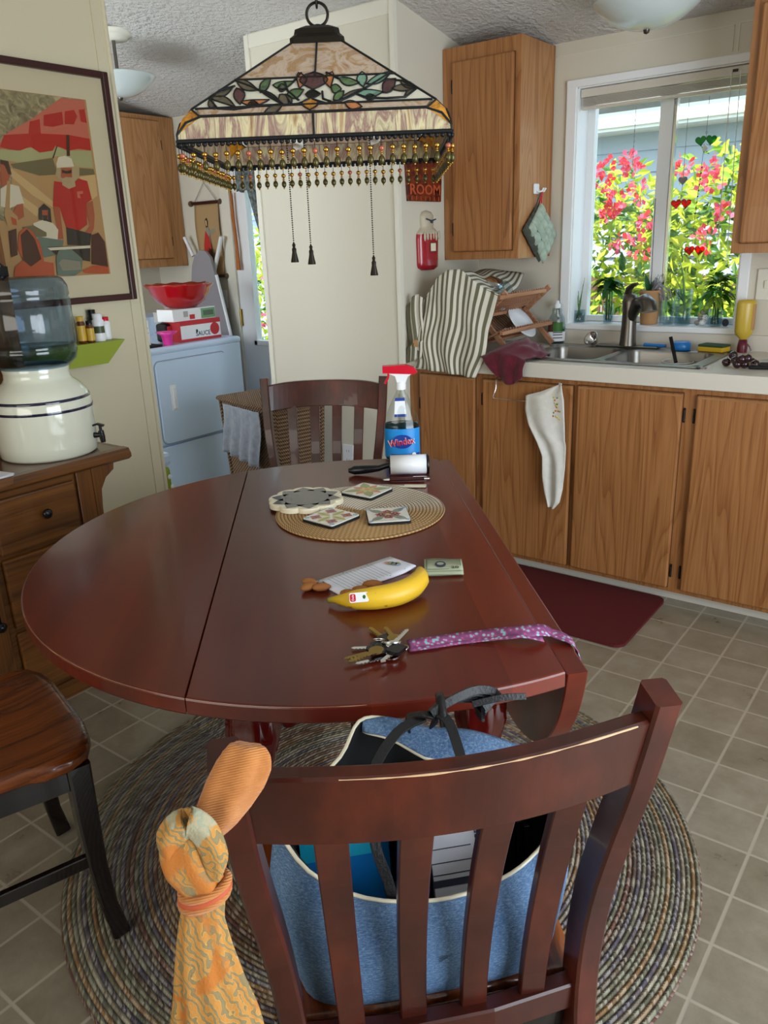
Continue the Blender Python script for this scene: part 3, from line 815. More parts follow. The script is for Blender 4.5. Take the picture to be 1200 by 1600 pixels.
def slab(mb, pts, z0, z1, c=0.006):
    """top with an eased edge; outline convex"""
    cx = sum(p[0] for p in pts) / len(pts); cy = sum(p[1] for p in pts) / len(pts)
    def ins(d): return [(p[0] - d * (p[0] - cx) / math.hypot(p[0] - cx, p[1] - cy), p[1] - d * (p[1] - cy) / math.hypot(p[0] - cx, p[1] - cy)) for p in pts]
    L = [(ins(c), z0), (pts, z0 + c), (pts, z1 - c), (ins(c * 0.35), z1 - c * 0.3), (ins(c), z1)]
    n_ = len(pts); vs = [(x, y, z) for q, z in L for x, y in q]
    for j in range(4): mb.add(vs[j * n_:(j + 2) * n_], [(i, (i + 1) % n_, n_ + (i + 1) % n_, n_ + i) for i in range(n_)], False)
    mb.add(vs[:n_], [list(range(n_))[::-1]]); mb.add(vs[-n_:], [list(range(n_))])
XL, XR = -0.271, 0.298
mb = MB('cherry'); slab(mb, seg_pts(XL + 0.0008, XR), TZ - 0.030, TZ, 0.004); mb.build('tabletop', tb)
mb = MB('cherry'); slab(mb, seg_pts(-TR, XL - 0.0008), TZ - 0.030, TZ, 0.004); mb.build('raised_leaf', tb)
# worn pale line along the rim
ch = MB('bare_wood')
an_ = [-2.75 + 1.17 * i / 160 for i in range(161)]
ch.tube([(TR * 0.9985 * math.cos(a), TR * 0.9985 * math.sin(a), TZ - 0.0015) for a in an_], [0.0002 + 0.0016 * max(0, noise.noise(Vector((a * 9, 1.7, 0))) - 0.28) for a in an_], 5)
ch.build('worn_edge', tb)
# hanging leaf
mb = MB('cherry')
pts = [(z, y) for (z, y) in seg_pts(XR, TR)]
ang = R(4.0)
old = mb.M
mb.M = T(XR + 0.003, 0, TZ - 0.006) @ RY(PI / 2 - ang) @ T(-XR, 0, 0)
slab(mb, pts, 0.0, 0.033, 0.002); mb.M = old
mb.build('hanging_leaf', tb)
# under structure: scalloped apron, turned legs, stretchers
def apron(mb, L, th, h, sc_n):
    pts = [(-L / 2, 0), (L / 2, 0)]
    k = 48
    for i in range(k + 1):
        x = L / 2 - L * i / k
        e = min(1, min(L / 2 - x, x + L / 2) / 0.07)
        pts.append((x, -h + h * 0.45 * e * (0.5 - 0.5 * math.cos(2 * PI * sc_n * i / k)) ))
    mb.prism(pts, -th / 2, th / 2, 'xz')
ap = MB('cherry_gloss')
for (yy, a) in ((-0.43, 0), (0.43, 0)):
    ap.M = T(0, yy, TZ - 0.030) @ RZ(a); apron(ap, 0.44, 0.02, 0.075, 2)
for xx in (-0.2, 0.21):
    ap.M = T(xx, 0, TZ - 0.030) @ RZ(PI / 2); apron(ap, 0.86, 0.02, 0.075, 3)
ap.M = Matrix.Identity(4); ap.build('apron', tb)
prof = [(0.022, 0.012), (0.030, 0.03), (0.024, 0.05), (0.018, 0.07), (0.026, 0.11), (0.034, 0.2), (0.037, 0.3), (0.030, 0.38), (0.020, 0.43), (0.030, 0.45), (0.020, 0.47), (0.036, 0.52), (0.047, 0.57), (0.045, 0.61), (0.030, 0.645), (0.022, 0.655)]
for (x, y) in ((-0.2, -0.43), (0.21, -0.43), (-0.2, 0.43), (0.21, 0.43)):
    lg = MB('cherry_gloss')
    # fluted turned leg
    k = 32; vs = []
    for (r_, z) in prof:
        for i in range(k):
            a = 2 * PI * i / k; fl = 1 + (0.09 * math.cos(8 * a + z * 20) if 0.5 < z < 0.64 or 0.1 < z < 0.4 else 0)
            vs.append((x + r_ * fl * math.cos(a), y + r_ * fl * math.sin(a), z))
    lg.add(vs, [(j * k + i, j * k + (i + 1) % k, (j + 1) * k + (i + 1) % k, (j + 1) * k + i) for j in range(len(prof) - 1) for i in range(k)], True)
    lg.add(vs[:k], [list(range(k))[::-1]]); lg.box(x - 0.03, x + 0.03, y - 0.03, y + 0.03, 0.65, TZ - 0.030, 0.003)
    lg.build('leg', tb)
st = MB('cherry_gloss')
for yy in (-0.43, 0.43): st.tube([(-0.2, yy, 0.1), (0.0, yy, 0.1), (0.21, yy, 0.1)], [0.014, 0.020, 0.014], 12)
st.tube([(0, -0.43, 0.1), (0, 0, 0.1), (0, 0.43, 0.1)], [0.014, 0.022, 0.014], 12)
st.build('stretcher', tb)

# ================================================================== DINING CHAIRS
def make_chair(label, loc, rotz, group=None):
    r = thing('dining_chair', label, 'chair', loc, rotz, group)
    # saddle seat
    m = MB('seat_wood')
    out = [(-0.10, 0.225), (0.10, 0.225), (0.165, 0.215), (0.205, 0.195), (0.223, 0.160), (0.222, 0.115), (0.208, 0.085), (0.204, 0.0), (0.196, -0.12), (0.178, -0.182), (-0.178, -0.182), (-0.196, -0.12), (-0.204, 0.0), (-0.208, 0.085), (-0.222, 0.115), (-0.223, 0.160), (-0.205, 0.195), (-0.165, 0.215)]
    def ring(s, z): return [(x * s, y * s + 0.0, z) for x, y in out]
    rings = [ring(0.95, 0.428), ring(1.0, 0.438), ring(1.0, 0.452), ring(0.985, 0.460), ring(0.93, 0.462), ring(0.6, 0.452), ring(0.2, 0.450)]
    n_ = len(out); vs = [p for q in rings for p in q]
    m.add(vs, [(j * n_ + i, j * n_ + (i + 1) % n_, (j + 1) * n_ + (i + 1) % n_, (j + 1) * n_ + i) for j in range(len(rings) - 1) for i in range(n_)], True)
    m.add(rings[-1], [list(range(n_))]); m.add(rings[0], [list(range(n_))[::-1]])
    m.build('seat', r)
    bl = 'black_wood'
    a = MB(bl); a.box(-0.175, 0.175, 0.165, 0.185, 0.375, 0.43, 0.002); a.box(-0.16, 0.16, -0.20, -0.18, 0.375, 0.43, 0.002)
    for s in (-1, 1): a.bar([(s * 0.19, 0.16, 0.403), (s * 0.17, -0.19, 0.403)], 0.018, 0.055, (1, 0, 0))
    a.build('seat_rail', r)
    for s in (-1, 1):
        l = MB(bl)
        l.bar([(s * 0.190, 0.175, 0.43), (s * 0.190, 0.175, 0.30), (s * 0.192, 0.177, 0.18), (s * 0.196, 0.184, 0.08), (s * 0.203, 0.197, 0.0)], [0.045, 0.042, 0.036, 0.033, 0.036], [0.045, 0.042, 0.036, 0.033, 0.036], (1, 0, 0))
        l.build('front_leg', r)
        p = MB('dark_cherry')
        path = [(s * 0.172, -0.300, 0.0), (s * 0.173, -0.268, 0.12), (s * 0.176, -0.232, 0.26), (s * 0.181, -0.205, 0.40), (s * 0.185, -0.196, 0.50), (s * 0.195, -0.196, 0.60), (s * 0.208, -0.210, 0.70), (s * 0.217, -0.235, 0.80), (s * 0.224, -0.262, 0.92)]
        # smooth the path
        q = [Vector(path[0])]
        for i in range(1, len(path)):
            p0 = Vector(path[max(i - 2, 0)]); p1 = Vector(path[i - 1]); p2 = Vector(path[i]); p3 = Vector(path[min(i + 1, len(path) - 1)])
            for tt in (0.34, 0.67, 1.0):
                q.append(0.5 * ((2 * p1) + (p2 - p0) * tt + (2 * p0 - 5 * p1 + 4 * p2 - p3) * tt * tt + (3 * p1 - p0 - 3 * p2 + p3) * tt ** 3))
        p.bar(q, 0.030, [0.040 + 0.006 * math.sin(PI * i / len(q)) for i in range(len(q))], (1, 0, 0), False)
        p.build('back_post', r)
    sr = MB(bl)
    for s in (-1, 1): sr.bar([(s * 0.193, 0.175, 0.20), (s * 0.176, -0.245, 0.20)], 0.016, 0.028, (1, 0, 0))
    sr.bar([(-0.186, -0.02, 0.20), (0.186, -0.02, 0.20)], 0.016, 0.022, (0, 1, 0))
    sr.build('stretcher', r)
    # crest rail, bowed backwards
    c = MB('dark_cherry')
    def crest(uu, vv, off):
        x = -0.210 + 0.420 * uu
        bow = 0.045 * (1 - (x / 0.216) ** 2)
        zb = 0.800 + 0.012 * (1 - (x / 0.216) ** 2); zt = 0.893 + 0.012 * (1 - (x / 0.216) ** 4)
        z = zb + (zt - zb) * vv
        y = -0.236 - 0.235 * (z - 0.80) - bow
        return Vector((x, y + off, z))
    k = 24; vs = []
    for i in range(k + 1):
        uu = i / k
        for (vv, off) in ((0, -0.008), (0.03, -0.012), (0.97, -0.012), (1, -0.008), (1, 0.008), (0.97, 0.012), (0.03, 0.012), (0, 0.008)): vs.append(crest(uu, vv, off))
    c.add(vs, [(i * 8 + j, i * 8 + (j + 1) % 8, (i + 1) * 8 + (j + 1) % 8, (i + 1) * 8 + j) for i in range(k) for j in range(8)], False)
    c.add(vs[:8], [list(range(8))[::-1]]); c.add(vs[-8:], [list(range(8))])
    c.build('crest_rail', r)
    lo = MB('dark_cherry'); lo.bar([(-0.178, -0.198, 0.452), (-0.06, -0.212, 0.452), (0.06, -0.212, 0.452), (0.178, -0.198, 0.452)], 0.024, 0.040, (0, 1, 0)); lo.build('lower_rail', r)
    for i in range(4):
        xb = -0.114 + 0.076 * i; xt = -0.129 + 0.086 * i
        s_ = MB('dark_cherry')
        path = []
        for j in range(9):
            f_ = j / 8; z = 0.462 + (0.815 - 0.462) * f_
            x = xb + (xt - xb) * f_
            yb = -0.204; yt = -0.236 - 0.045 * (1 - (xt / 0.216) ** 2)
            path.append((x, yb + (yt - yb) * (f_ ** 1.7), z))
        s_.bar(path, [0.032 + 0.004 * (j / 8) for j in range(9)], 0.013, (1, 0, 0))
        s_.build('back_slat', r)
    return r
def face(dx, dy): return math.atan2(-dx, dy)   # rotation that turns local +y to (dx, dy)
udir = Vector((0.668, -0.744)); ndir = Vector((0.744, 0.668))
# near chair
b = Vector((-0.096, 0.995)); fdir = (-0.995 * udir - 0.096 * ndir)
NC = tw(0.040, 0.728, 0.0); NCr = face(fdir.x, fdir.y)
near = make_chair('dark cherry dining chair in the foreground holding a denim tote', (NC.x, NC.y, 0.0125), NCr)
wm = MB('bare_wood')
def wedge(x):
    z = 0.893 + 0.012 * (1 - (x / 0.210) ** 4)
    return (x, -0.236 - 0.235 * (z - 0.80) - 0.045 * (1 - (x / 0.216) ** 2) - 0.0112, z - 0.0012)
xs = [-0.12 + 0.31 * i / 60 for i in range(61)]
wm.tube([wedge(x) for x in xs], [0.0005 + 0.0012 * max(0, noise.noise(Vector((x * 40, 0.3, 0))) + 0.25) for x in xs], 6)
wm.build('worn_edge', near)
fdir = (0.98 * udir - 0.185 * ndir)
FC = tw(-0.075, -1.035, 0.0)
far = make_chair('dark cherry dining chair pulled out at the far end of the table', (FC.x, FC.y, 0.0), face(fdir.x, fdir.y))
LC = Vector((-1.2765, 0.679)) - Vector((0.26, 0.966)) * 0.197 - Vector((0.966, -0.26)) * 0.203
lch = make_chair('dark dining chair with brown saddle seat at the left edge', (LC.x, LC.y, 0.0125), face(0.26, 0.966))

# ================================================================== HUTCH
HX = -2.243
hu = thing('sideboard_hutch', 'brown oak hutch with drawers standing against the left wall', 'hutch', (HX, 1.37, 0))
m = MB('hutch_oak'); m.box(-0.38, 0, -1.05, 0, 0.0, 0.735); m.box(-0.39, 0.010, -1.06, 0.0, 0.0, 0.06); m.build('carcass', hu)
m = MB('hutch_top'); prof = [(-0.40, 0.742), (0.035, 0.742), (0.050, 0.752), (0.050, 0.764), (0.040, 0.780), (-0.40, 0.780)]
m.prism(prof, -1.1, 0.125, 'xz')
m.use('hutch_oak'); m.prism([(-0.40, 0.742), (0.036, 0.742), (0.052, 0.752), (0.052, 0.764), (0.041, 0.7805), (0.012, 0.7815), (0.012, 0.742)], -1.1, 0.13, 'xz')
m.box(-0.40, 0.04, 0.11, 0.135, 0.744, 0.7805, 0.006)
m.build('top', hu)
# corner corbel
m = MB('hutch_oak_v')
pts = [(0, 0.735), (0.085, 0.735), (0.082, 0.715), (0.05, 0.695), (0.028, 0.66), (0.022, 0.60), (0.020, 0.50), (0, 0.45)]
m.prism(pts, -0.36, 0.012, 'yz'); m.build('corbel', hu)
m = MB('hutch_oak_v'); m.box(0.0, 0.012, -0.055, 0.0, 0.0, 0.735, 0.003); m.build('corner_stile', hu)
for (z0, z1) in ((0.545, 0.715), (0.305, 0.530), (0.075, 0.290)):
    d = MB('hutch_oak'); d.box(0.0, 0.016, -0.335, -0.065, z0, z1, 0.006); dd = d.build('drawer', hu)
    kb = MB('black_plastic'); zc = (z0 + z1) / 2 + 0.01; kb.lathe([(0.006, 0.016), (0.006, 0.024), (0.014, 0.028), (0.016, 0.034), (0.011, 0.040), (0.0, 0.042)], 16, (0, -0.18, zc), axis='x'); kb.build('knob', dd)
d = MB('hutch_oak_v'); d.box(0.0, 0.016, -0.69, -0.355, 0.075, 0.530, 0.006); dd = d.build('door', hu)
kb = MB('black_plastic'); kb.lathe([(0.006, 0.016), (0.006, 0.024), (0.014, 0.028), (0.016, 0.034), (0.011, 0.040), (0.0, 0.042)], 16, (0, -0.385, 0.34), axis='x'); kb.box(0.016, 0.022, -0.392, -0.378, 0.325, 0.39, 0.002); kb.build('knob', dd)
d = MB('hutch_oak'); d.box(0.0, 0.016, -0.69, -0.355, 0.545, 0.715, 0.006); d.build('drawer', hu)
# upper cupboard, only its near post and door edge in view
m = MB('hutch_oak_v'); m.box(-0.39, -0.21, -1.05, -0.040, 0.781, 1.62); m.box(-0.21, -0.195, -0.50, -0.043, 1.05, 1.60, 0.004); m.build('upper_cupboard', hu)
m = MB('black_plastic')
for k in range(9):
    a = 2 * PI * k / 9; m.sphere((-0.193, -0.066 + 0.011 * math.cos(a), 1.345 + 0.017 * math.sin(a)), (0.003, 0.007, 0.009), 8, 5)
m.box(-0.196, -0.190, -0.080, -0.043, 1.33, 1.36, 0.002)
m.build('ornate_hinge', hu)

# ================================================================== PENDANT LAMP
LC_ = Vector((-1.060, 1.239, 1.550)); LA = R(36.5)
lamp = thing('stained_glass_pendant_lamp', 'square stained glass pendant lamp with beaded fringe hanging over the table', 'lamp', LC_, LA)
HB, HA, ZA, HT, ZT = 0.2225, 0.217, 0.038, 0.042, 0.176
SL = math.hypot(HA - HT, ZT - ZA)
fn_ = Vector((0, -(ZT - ZA), 0)) ; nrm_ = Vector((0, -(ZT - ZA) / SL, (HA - HT) / SL))
def sface(x, t_, off=0.0):   # point on the sloping front face
    return Vector((x, -(HA - (HA - HT) * t_), ZA + (ZT - ZA) * t_)) + nrm_ * off
def hw(t_): return HA - (HA - HT) * t_
def z2f(zx, zy):             # design coordinates of the leaf frieze -> (x, t)
    px = 280 + zx / 2.727; py = 90 + zy / 2.727
    fr_ = (172 - (py + 0.027 * (px - 487))) / 107.0
    t_ = fr_ * 1.25 / ((1 - fr_) * 1.39 + fr_ * 1.25)
    x = (px - 487) * (1.25 + 0.14 * t_) / 1230
    return x, t_
def leafpoly(x0, y0, x1, y1, wd, bend=0.0, k=7):
    dx, dy = x1 - x0, y1 - y0; L = math.hypot(dx, dy); nx, ny = -dy / L, dx / L
    a, b = [], []
    for i in range(k + 1):
        f_ = i / k; wv_ = math.sin(PI * f_ ** 0.85) * wd / 2; bb = math.sin(PI * f_) * bend
        cx, cy = x0 + dx * f_ + nx * bb, y0 + dy * f_ + ny * bb
        a.append((cx + nx * wv_, cy + ny * wv_)); b.append((cx - nx * wv_, cy - ny * wv_))
    return a + b[::-1][1:-1]
LV = [(225, 88, 322, 132, 30, 'art_olive', 4), (332, 142, 375, 84, 30, 'art_green', -4), (385, 112, 474, 98, 26, 'art_green', 8), (228, 122, 246, 190, 40, 'art_plum', -6),
      (250, 180, 372, 172, 20, 'art_orange', 8), (118, 162, 228, 202, 22, 'art_olive', -12), (128, 152, 212, 118, 16, 'art_olive', 10), (416, 152, 456, 192, 34, 'art_olive', 3),
      (448, 152, 520, 132, 32, 'art_green', 6), (406, 124, 446, 122, 26, 'art_plum', 0), (282, 188, 326, 190, 22, 'bronze', 0),
      (492, 62, 500, 128, 34, 'art_orange', -14), (640, 60, 634, 126, 34, 'art_orange', 14), (560, 60, 560, 132, 100, 'art_plum', 0), (528, 152, 592, 150, 28, 'bronze', 0), (550, 168, 550, 216, 58, 'art_amber', 0),
      (668, 88, 758, 106, 26, 'art_green', 6), (766, 62, 776, 124, 36, 'art_teal', 3), (790, 112, 896, 60, 26, 'art_teal', 4), (864, 150, 914, 92, 42, 'art_plum', -4), (900, 132, 1002, 134, 22, 'art_olive', -3),
      (748, 150, 862, 146, 28, 'art_teal', 5), (786, 166, 836, 168, 20, 'bronze', 0), (636, 122, 682, 132, 30, 'art_green', 4), (650, 176, 694, 140, 28, 'art_green', 3), (700, 186, 776, 206, 28, 'art_orange', 4),
      (354, 224, 430, 194, 26, 'art_olive', 5), (670, 182, 790, 132, 16, 'art_olive', -6), (932, 98, 1004, 132, 14, 'art_olive', 8), (956, 168, 1004, 134, 12, 'art_olive', -6), (470, 190, 440, 150, 12, 'art_olive', 6),
      (330, 132, 430, 192, 14, 'art_olive', -5), (112, 168, 138, 208, 20, 'art_olive', 4)]
TB0, TB1 = 0.10, 0.47
for k in range(4):
    MR = RZ(k * PI / 2)
    # lower apron band: two mauve glass plates
    for (x0, x1) in ((-1, 0), (0, 1)):
        a = MB('art_mauve'); a.M = MR
        c0 = 0.034
        if x0 < 0: pts = [(-HB, 0.004), (0, 0.004), (0, ZA), (-HA + c0, ZA), (-HA + 0.010, ZA - 0.009), (-HB + 0.001, ZA - 0.024)]
        else: pts = [(0, 0.004), (HB, 0.004), (HB - 0.001, ZA - 0.024), (HA - 0.010, ZA - 0.009), (HA - c0, ZA), (0, ZA)]
        def ap3(p, o=0): return (p[0], -(HB - (HB - HA) * p[1] / ZA) - o, p[1])
        n_ = len(pts); a.add([ap3(p) for p in pts] + [ap3(p, -0.003) for p in pts], [list(range(n_)), list(range(n_, 2 * n_))[::-1]] + [(i, n_ + i, n_ + (i + 1) % n_, (i + 1) % n_) for i in range(n_)])
        a.build('apron_glass', lamp)
    # border strip, frieze ground, top plates
    a = MB('art_peach'); a.M = MR
    def plate(m, t0, t1, s0=-1, s1=1, inset=0.0):
        pts = [(s0 * hw(t0), t0), (s1 * hw(t0), t0), (s1 * hw(t1), t1), (s0 * hw(t1), t1)]
        m.add([sface(x, t_) for x, t_ in pts] + [sface(x, t_, -0.003) for x, t_ in pts], [(0, 1, 2, 3), (7, 6, 5, 4), (0, 4, 5, 1), (1, 5, 6, 2), (2, 6, 7, 3), (3, 7, 4, 0)])
    c1 = 0.036
    a.add([sface(-hw(0) + c1, 0), sface(hw(0) - c1, 0), sface(hw(TB0) - 0.010, TB0), sface(-hw(TB0) + 0.010, TB0)], [(0, 1, 2, 3)]); a.build('border_glass', lamp)
    for (s0, s1) in ((-1, 0), (0, 1)):
        a = MB('art_peach'); a.M = MR; plate(a, TB1, 1.0, s0, s1); a.build('top_glass', lamp)
    a = MB('art_white'); a.M = MR; plate(a, TB0, TB1)
    for (x0, y0, x1, y1, wd, mt, bd) in LV:
        a.use(mt)
        P2 = [z2f(*p) for p in leafpoly(x0, y0, x1, y1, wd * 1.22, bd)]
        P2 = [(max(-hw(t_) + 0.003, min(hw(t_) - 0.003, x)), t_) for x, t_ in P2]
        n_ = len(P2)
        a.add([sface(x, t_, 0.0012) for x, t_ in P2], [list(range(n_))])
    a.build('leaf_frieze', lamp)
    l = MB('lead_came'); l.M = MR
    for (x0, y0, x1, y1, wd, mt, bd) in LV:
        P2 = [z2f(*p) for p in leafpoly(x0, y0, x1, y1, wd * 1.22, bd)]
        l.tube([sface(max(-hw(t_) + 0.002, min(hw(t_) - 0.002, x)), t_, 0.0014) for x, t_ in P2], 0.0013, 5, closed=True)
    for curve in ([(545, 172), (500, 190), (440, 195), (370, 150), (300, 120), (226, 92)], [(430, 192), (320, 196), (220, 210), (150, 205), (116, 168), (150, 130), (222, 112)], [(560, 172), (620, 190), (680, 180), (740, 150), (800, 120), (890, 66)],
                  [(740, 150), (800, 170), (880, 172), (960, 168), (1004, 134), (940, 100), (870, 92)], [(470, 100), (505, 62)], [(612, 62), (668, 88)], [(436, 100), (450, 135), (500, 175)], [(600, 140), (605, 170), (640, 182)]):
        l.tube([sface(*(lambda q: (max(-hw(q[1]), min(hw(q[1]), q[0])), q[1]))(z2f(*p)), 0.0008) for p in curve], 0.0021, 6)
    for t_ in (TB0, TB1): l.tube([sface(-hw(t_) + (0.006 if t_ == TB0 else 0), t_, 0.001), sface(hw(t_) - (0.006 if t_ == TB0 else 0), t_, 0.001)], 0.0018, 6)
    l.tube([sface(-hw(0) + 0.034, 0, 0.001), sface(hw(0) - 0.034, 0, 0.001)], 0.0022, 6)
    l.tube([sface(0, TB1, 0.001), sface(0, 1, 0.001)], 0.0018, 6)
    l.tube([(0, -HB - 0.001, 0.004), (0, -HA - 0.001, ZA)], 0.0018, 6)
    # corner seams: around the amber corner piece and up the ridge
    l.tube([(-HB, -HB, 0.004), (-HB, -HB, ZA - 0.026)], 0.0018, 6)
    l.tube([(-HB, -HB, ZA - 0.026), (-HA + 0.010, -HA - 0.002, ZA - 0.008), (-HA + 0.034, -HA - 0.001, ZA)], 0.0018, 6)
    l.tube([(-HB, -HB, ZA - 0.026), (-HA - 0.002, -HA + 0.010, ZA - 0.008), (-HA - 0.001, -HA + 0.034, ZA)], 0.0018, 6)
    rp = sface(-hw(TB0), TB0)
    l.tube([(-HA + 0.034, -HA - 0.001, ZA), rp, (-HA - 0.001, -HA + 0.034, ZA)], 0.0018, 6)
    l.tube([rp, sface(-hw(1), 1)], 0.0022, 6)
    l.build('lead_came', lamp)
    a = MB('art_amber'); a.M = MR
    a.add([(-HB, -HB, ZA - 0.026), (-HA + 0.034, -HA, ZA), tuple(rp), (-HA, -HA + 0.034, ZA), (-HA + 0.004, -HA + 0.004, ZA - 0.001)], [(0, 1, 4), (1, 2, 4), (2, 3, 4), (3, 0, 4)], False)
    a.build('corner_jewel', lamp)
    rm = MB('lead_came'); rm.M = MR; rm.tube([(-HB, -HB, 0.002), (HB, -HB, 0.002)], 0.0035, 8)
    for i in range(46):
        x = -HB + 2 * HB * (i + 0.5) / 46; rm.sphere((x, -HB - 0.001, -0.0035), (0.0042, 0.0042, 0.0036), 7, 5)
    rm.build('rim', lamp)
strand_meshes = []
for gm in ('gold', 'bead_pink'):
    s_ = MB('lead_came'); s_.tube([(0, 0, 0), (0, 0, -0.008)], 0.0005, 4)
    s_.use(gm); s_.sphere((0, 0, -0.0115), (0.0040, 0.0040, 0.0037), 10, 7)
    s_.use('gold'); s_.sphere((0, 0, -0.0162), (0.0020, 0.0020, 0.0012), 8, 5); s_.sphere((0, 0, -0.0188), (0.0026, 0.0026, 0.0014), 8, 5)
    s_.use('bead_olive'); s_.sphere((0, 0, -0.0265), (0.0044, 0.0044, 0.0062), 12, 8)
    s_.use('gold'); s_.sphere((0, 0, -0.0338), (0.0016, 0.0016, 0.0014), 7, 5)
    strand_meshes.append(s_.mesh('bead_strand'))
for k in range(4):
    for i in range(25):
        x = -HB + 0.006 + (2 * HB - 0.012) * i / 24
        p = RZ(k * PI / 2) @ Vector((x, -HB - 0.001, -0.005 - (0.0012 if i % 3 == 0 else 0)))
        o = bpy.data.objects.new('bead_strand', strand_meshes[1 if (i * 7 + k) % 6 == 0 else 0]); COL.objects.link(o)
        o.parent = lamp; o.location = p; o.scale = (1.2, 1.2, 1.15); o.rotation_euler = (0, 0, rnd.random() * 3)
cp = MB('bronze'); 
def sq(h, c, z): return [(h, -h + c, z), (h, h - c, z), (h - c, h, z), (-h + c, h, z), (-h, h - c, z), (-h, -h + c, z), (-h + c, -h, z), (h - c, -h, z)]
rings = [sq(0.048, 0.007, 0.173), sq(0.048, 0.007, 0.182), sq(0.041, 0.008, 0.189), sq(0.039, 0.009, 0.198), sq(0.028, 0.009, 0.204), sq(0.010, 0.004, 0.206)]
vs = [p for q in rings for p in q]
cp.add(vs, [(j * 8 + i, j * 8 + (i + 1) % 8, (j + 1) * 8 + (i + 1) % 8, (j + 1) * 8 + i) for j in range(5) for i in range(8)]); cp.add(rings[0], [list(range(8))[::-1]]); cp.add(rings[-1], [list(range(8))])
cp.lathe([(0.011, 0.203), (0.011, 0.207), (0.006, 0.211)], 16); cp.build('cap', lamp)
ch = MB('bronze')
ch.tube([(0.019 * math.cos(a), 0, 0.227 + 0.019 * math.sin(a)) for a in [2 * PI * i / 24 for i in range(24)]], 0.0026, 8, closed=True)
z = 0.252; i = 0
top_z = ceil_z(LC_.y) - LC_.z
while z < top_z - 0.04:
    pts = [((0.008 * math.cos(a)) * (1 if i % 2 else 0), (0.008 * math.cos(a)) * (0 if i % 2 else 1), z + 0.015 * math.sin(a)) for a in [2 * PI * q / 16 for q in range(16)]]
    ch.tube(pts, 0.0019, 6, closed=True); z += 0.0245; i += 1
ch.build('hanging_chain', lamp)
cn = MB('bronze'); cn.lathe([(0.0, top_z - 0.05), (0.02, top_z - 0.045), (0.055, top_z - 0.02), (0.06, top_z - 0.006)], 24); cn.build('ceiling_canopy', lamp)
so = MB('bronze'); so.tube([(0, 0, 0.175), (0, 0, 0.09)], 0.008, 10)
for a in (0.3, 2.4, 4.5): so.tube([(0, 0, 0.12), (0.05 * math.cos(a), 0.05 * math.sin(a), 0.115), (0.075 * math.cos(a), 0.075 * math.sin(a), 0.095)], [0.006, 0.008, 0.014], 10)
so.build('socket_cluster', lamp)
for a in (0.3, 2.4, 4.5):
    bu = MB('bulb_glass'); cx, cy = 0.088 * math.cos(a), 0.088 * math.sin(a)
    hel = [(cx + 0.017 * math.cos(q * 0.5), cy + 0.017 * math.sin(q * 0.5), 0.088 - q * 0.0017) for q in range(42)]
    bu.tube(hel, 0.0055, 8); bu.build('bulb', lamp)
Li = (T(*LC_) @ RZ(LA)).inverted()
for (x, y, zb, zt) in ((-1.115, 1.195, 1.392, 1.66), (-1.086, 1.212, 1.387, 1.66), (-0.985, 1.280, 1.362, 1.66)):
    p = Li @ Vector((x, y, 0)); q0 = zb - LC_.z; q1 = zt - LC_.z
    c = MB('bronze'); zz = q0
    while zz < q1: c.sphere((p.x, p.y, zz), 0.0015, 6, 4); zz += 0.0040
    c.lathe([(0.0008, q0 - 0.0), (0.0035, q0 - 0.004), (0.0025, q0 - 0.009), (0.0045, q0 - 0.012), (0.0042, q0 - 0.018), (0.0075, q0 - 0.034), (0.0078, q0 - 0.037), (0.0, q0 - 0.037)], 12, (p.x, p.y, 0)); c.build('pull_chain', lamp)

# ceiling fixtures
def fixture(loc, r_, drop, label, tilt=0):
    f = thing('ceiling_light', label, 'ceiling light', loc)
    b = MB('fixture_white'); b.lathe([(0.0, 0.0), (r_ * 0.62, 0.0), (r_ * 0.62, -0.006), (r_ * 0.5, -0.018), (r_ * 0.40, -0.024), (r_ * 0.38, -0.034), (0, -0.036)], 40); b.build('canopy', f)
    s2 = MB('nickel'); s2.tube([(0, 0, -0.03), (0, 0, -drop)], 0.008, 10); s2.lathe([(0.012, -drop + 0.002), (0.009, -drop - 0.010), (0, -drop - 0.014)], 12); s2.build('stem', f)
    g = MB('fixture_glass'); prof = []
    for i in range(13): a = i / 12; prof.append((0.004 + r_ * a, -drop + 0.085 * (a ** 2.2)))
    prof2 = [(q[0], q[1] + 0.004) for q in reversed(prof)]
    g.lathe(prof + prof2, 48, cap=False); g.build('glass_bowl', f)
    return f
fixture((-1.120, 3.05, ceil_z(3.05) + 0.006), 0.183, 0.200, 'frosted glass bowl ceiling light in front of the window')
fixture((-3.42, 2.56, ceil_z(2.56) + 0.006), 0.165, 0.270, 'frosted glass bowl ceiling light in the laundry area')

# ================================================================== OUTDOORS
mb = MB('ground_gravel'); mb.box(-25, 20, 3.66, 30, -0.75, -0.65); tag(mb.build('garden_ground', kind='structure'), 'gravel ground outside the windows', 'ground')
hs = thing('neighbour_house', 'neighbouring house with pale siding and light shingle roof outside the window', 'house', (-3, 6.5, -0.65))
m = MB('siding')
for i in range(18): m.prism([(0, i * 0.155), (-0.018, i * 0.155), (-0.002, i * 0.155 + 0.155), (0, i * 0.155 + 0.155)], -7, 9, 'yz')
m.box(-7, 9, 0, 0.12, 0, 2.8); m.build('siding_wall', hs)
m = MB('house_trim'); m.box(-7.3, 9.3, -0.32, -0.22, 2.78, 2.93, 0.01); m.box(-7.3, 9.3, -0.3, 0, 2.76, 2.79); m.build('gutter', hs)
m = MB('shingle'); m.prism([(-0.36, 2.93), (3.2, 4.45), (3.2, 4.38), (-0.30, 2.86)], -7.3, 9.3, 'yz'); m.build('roof', hs)
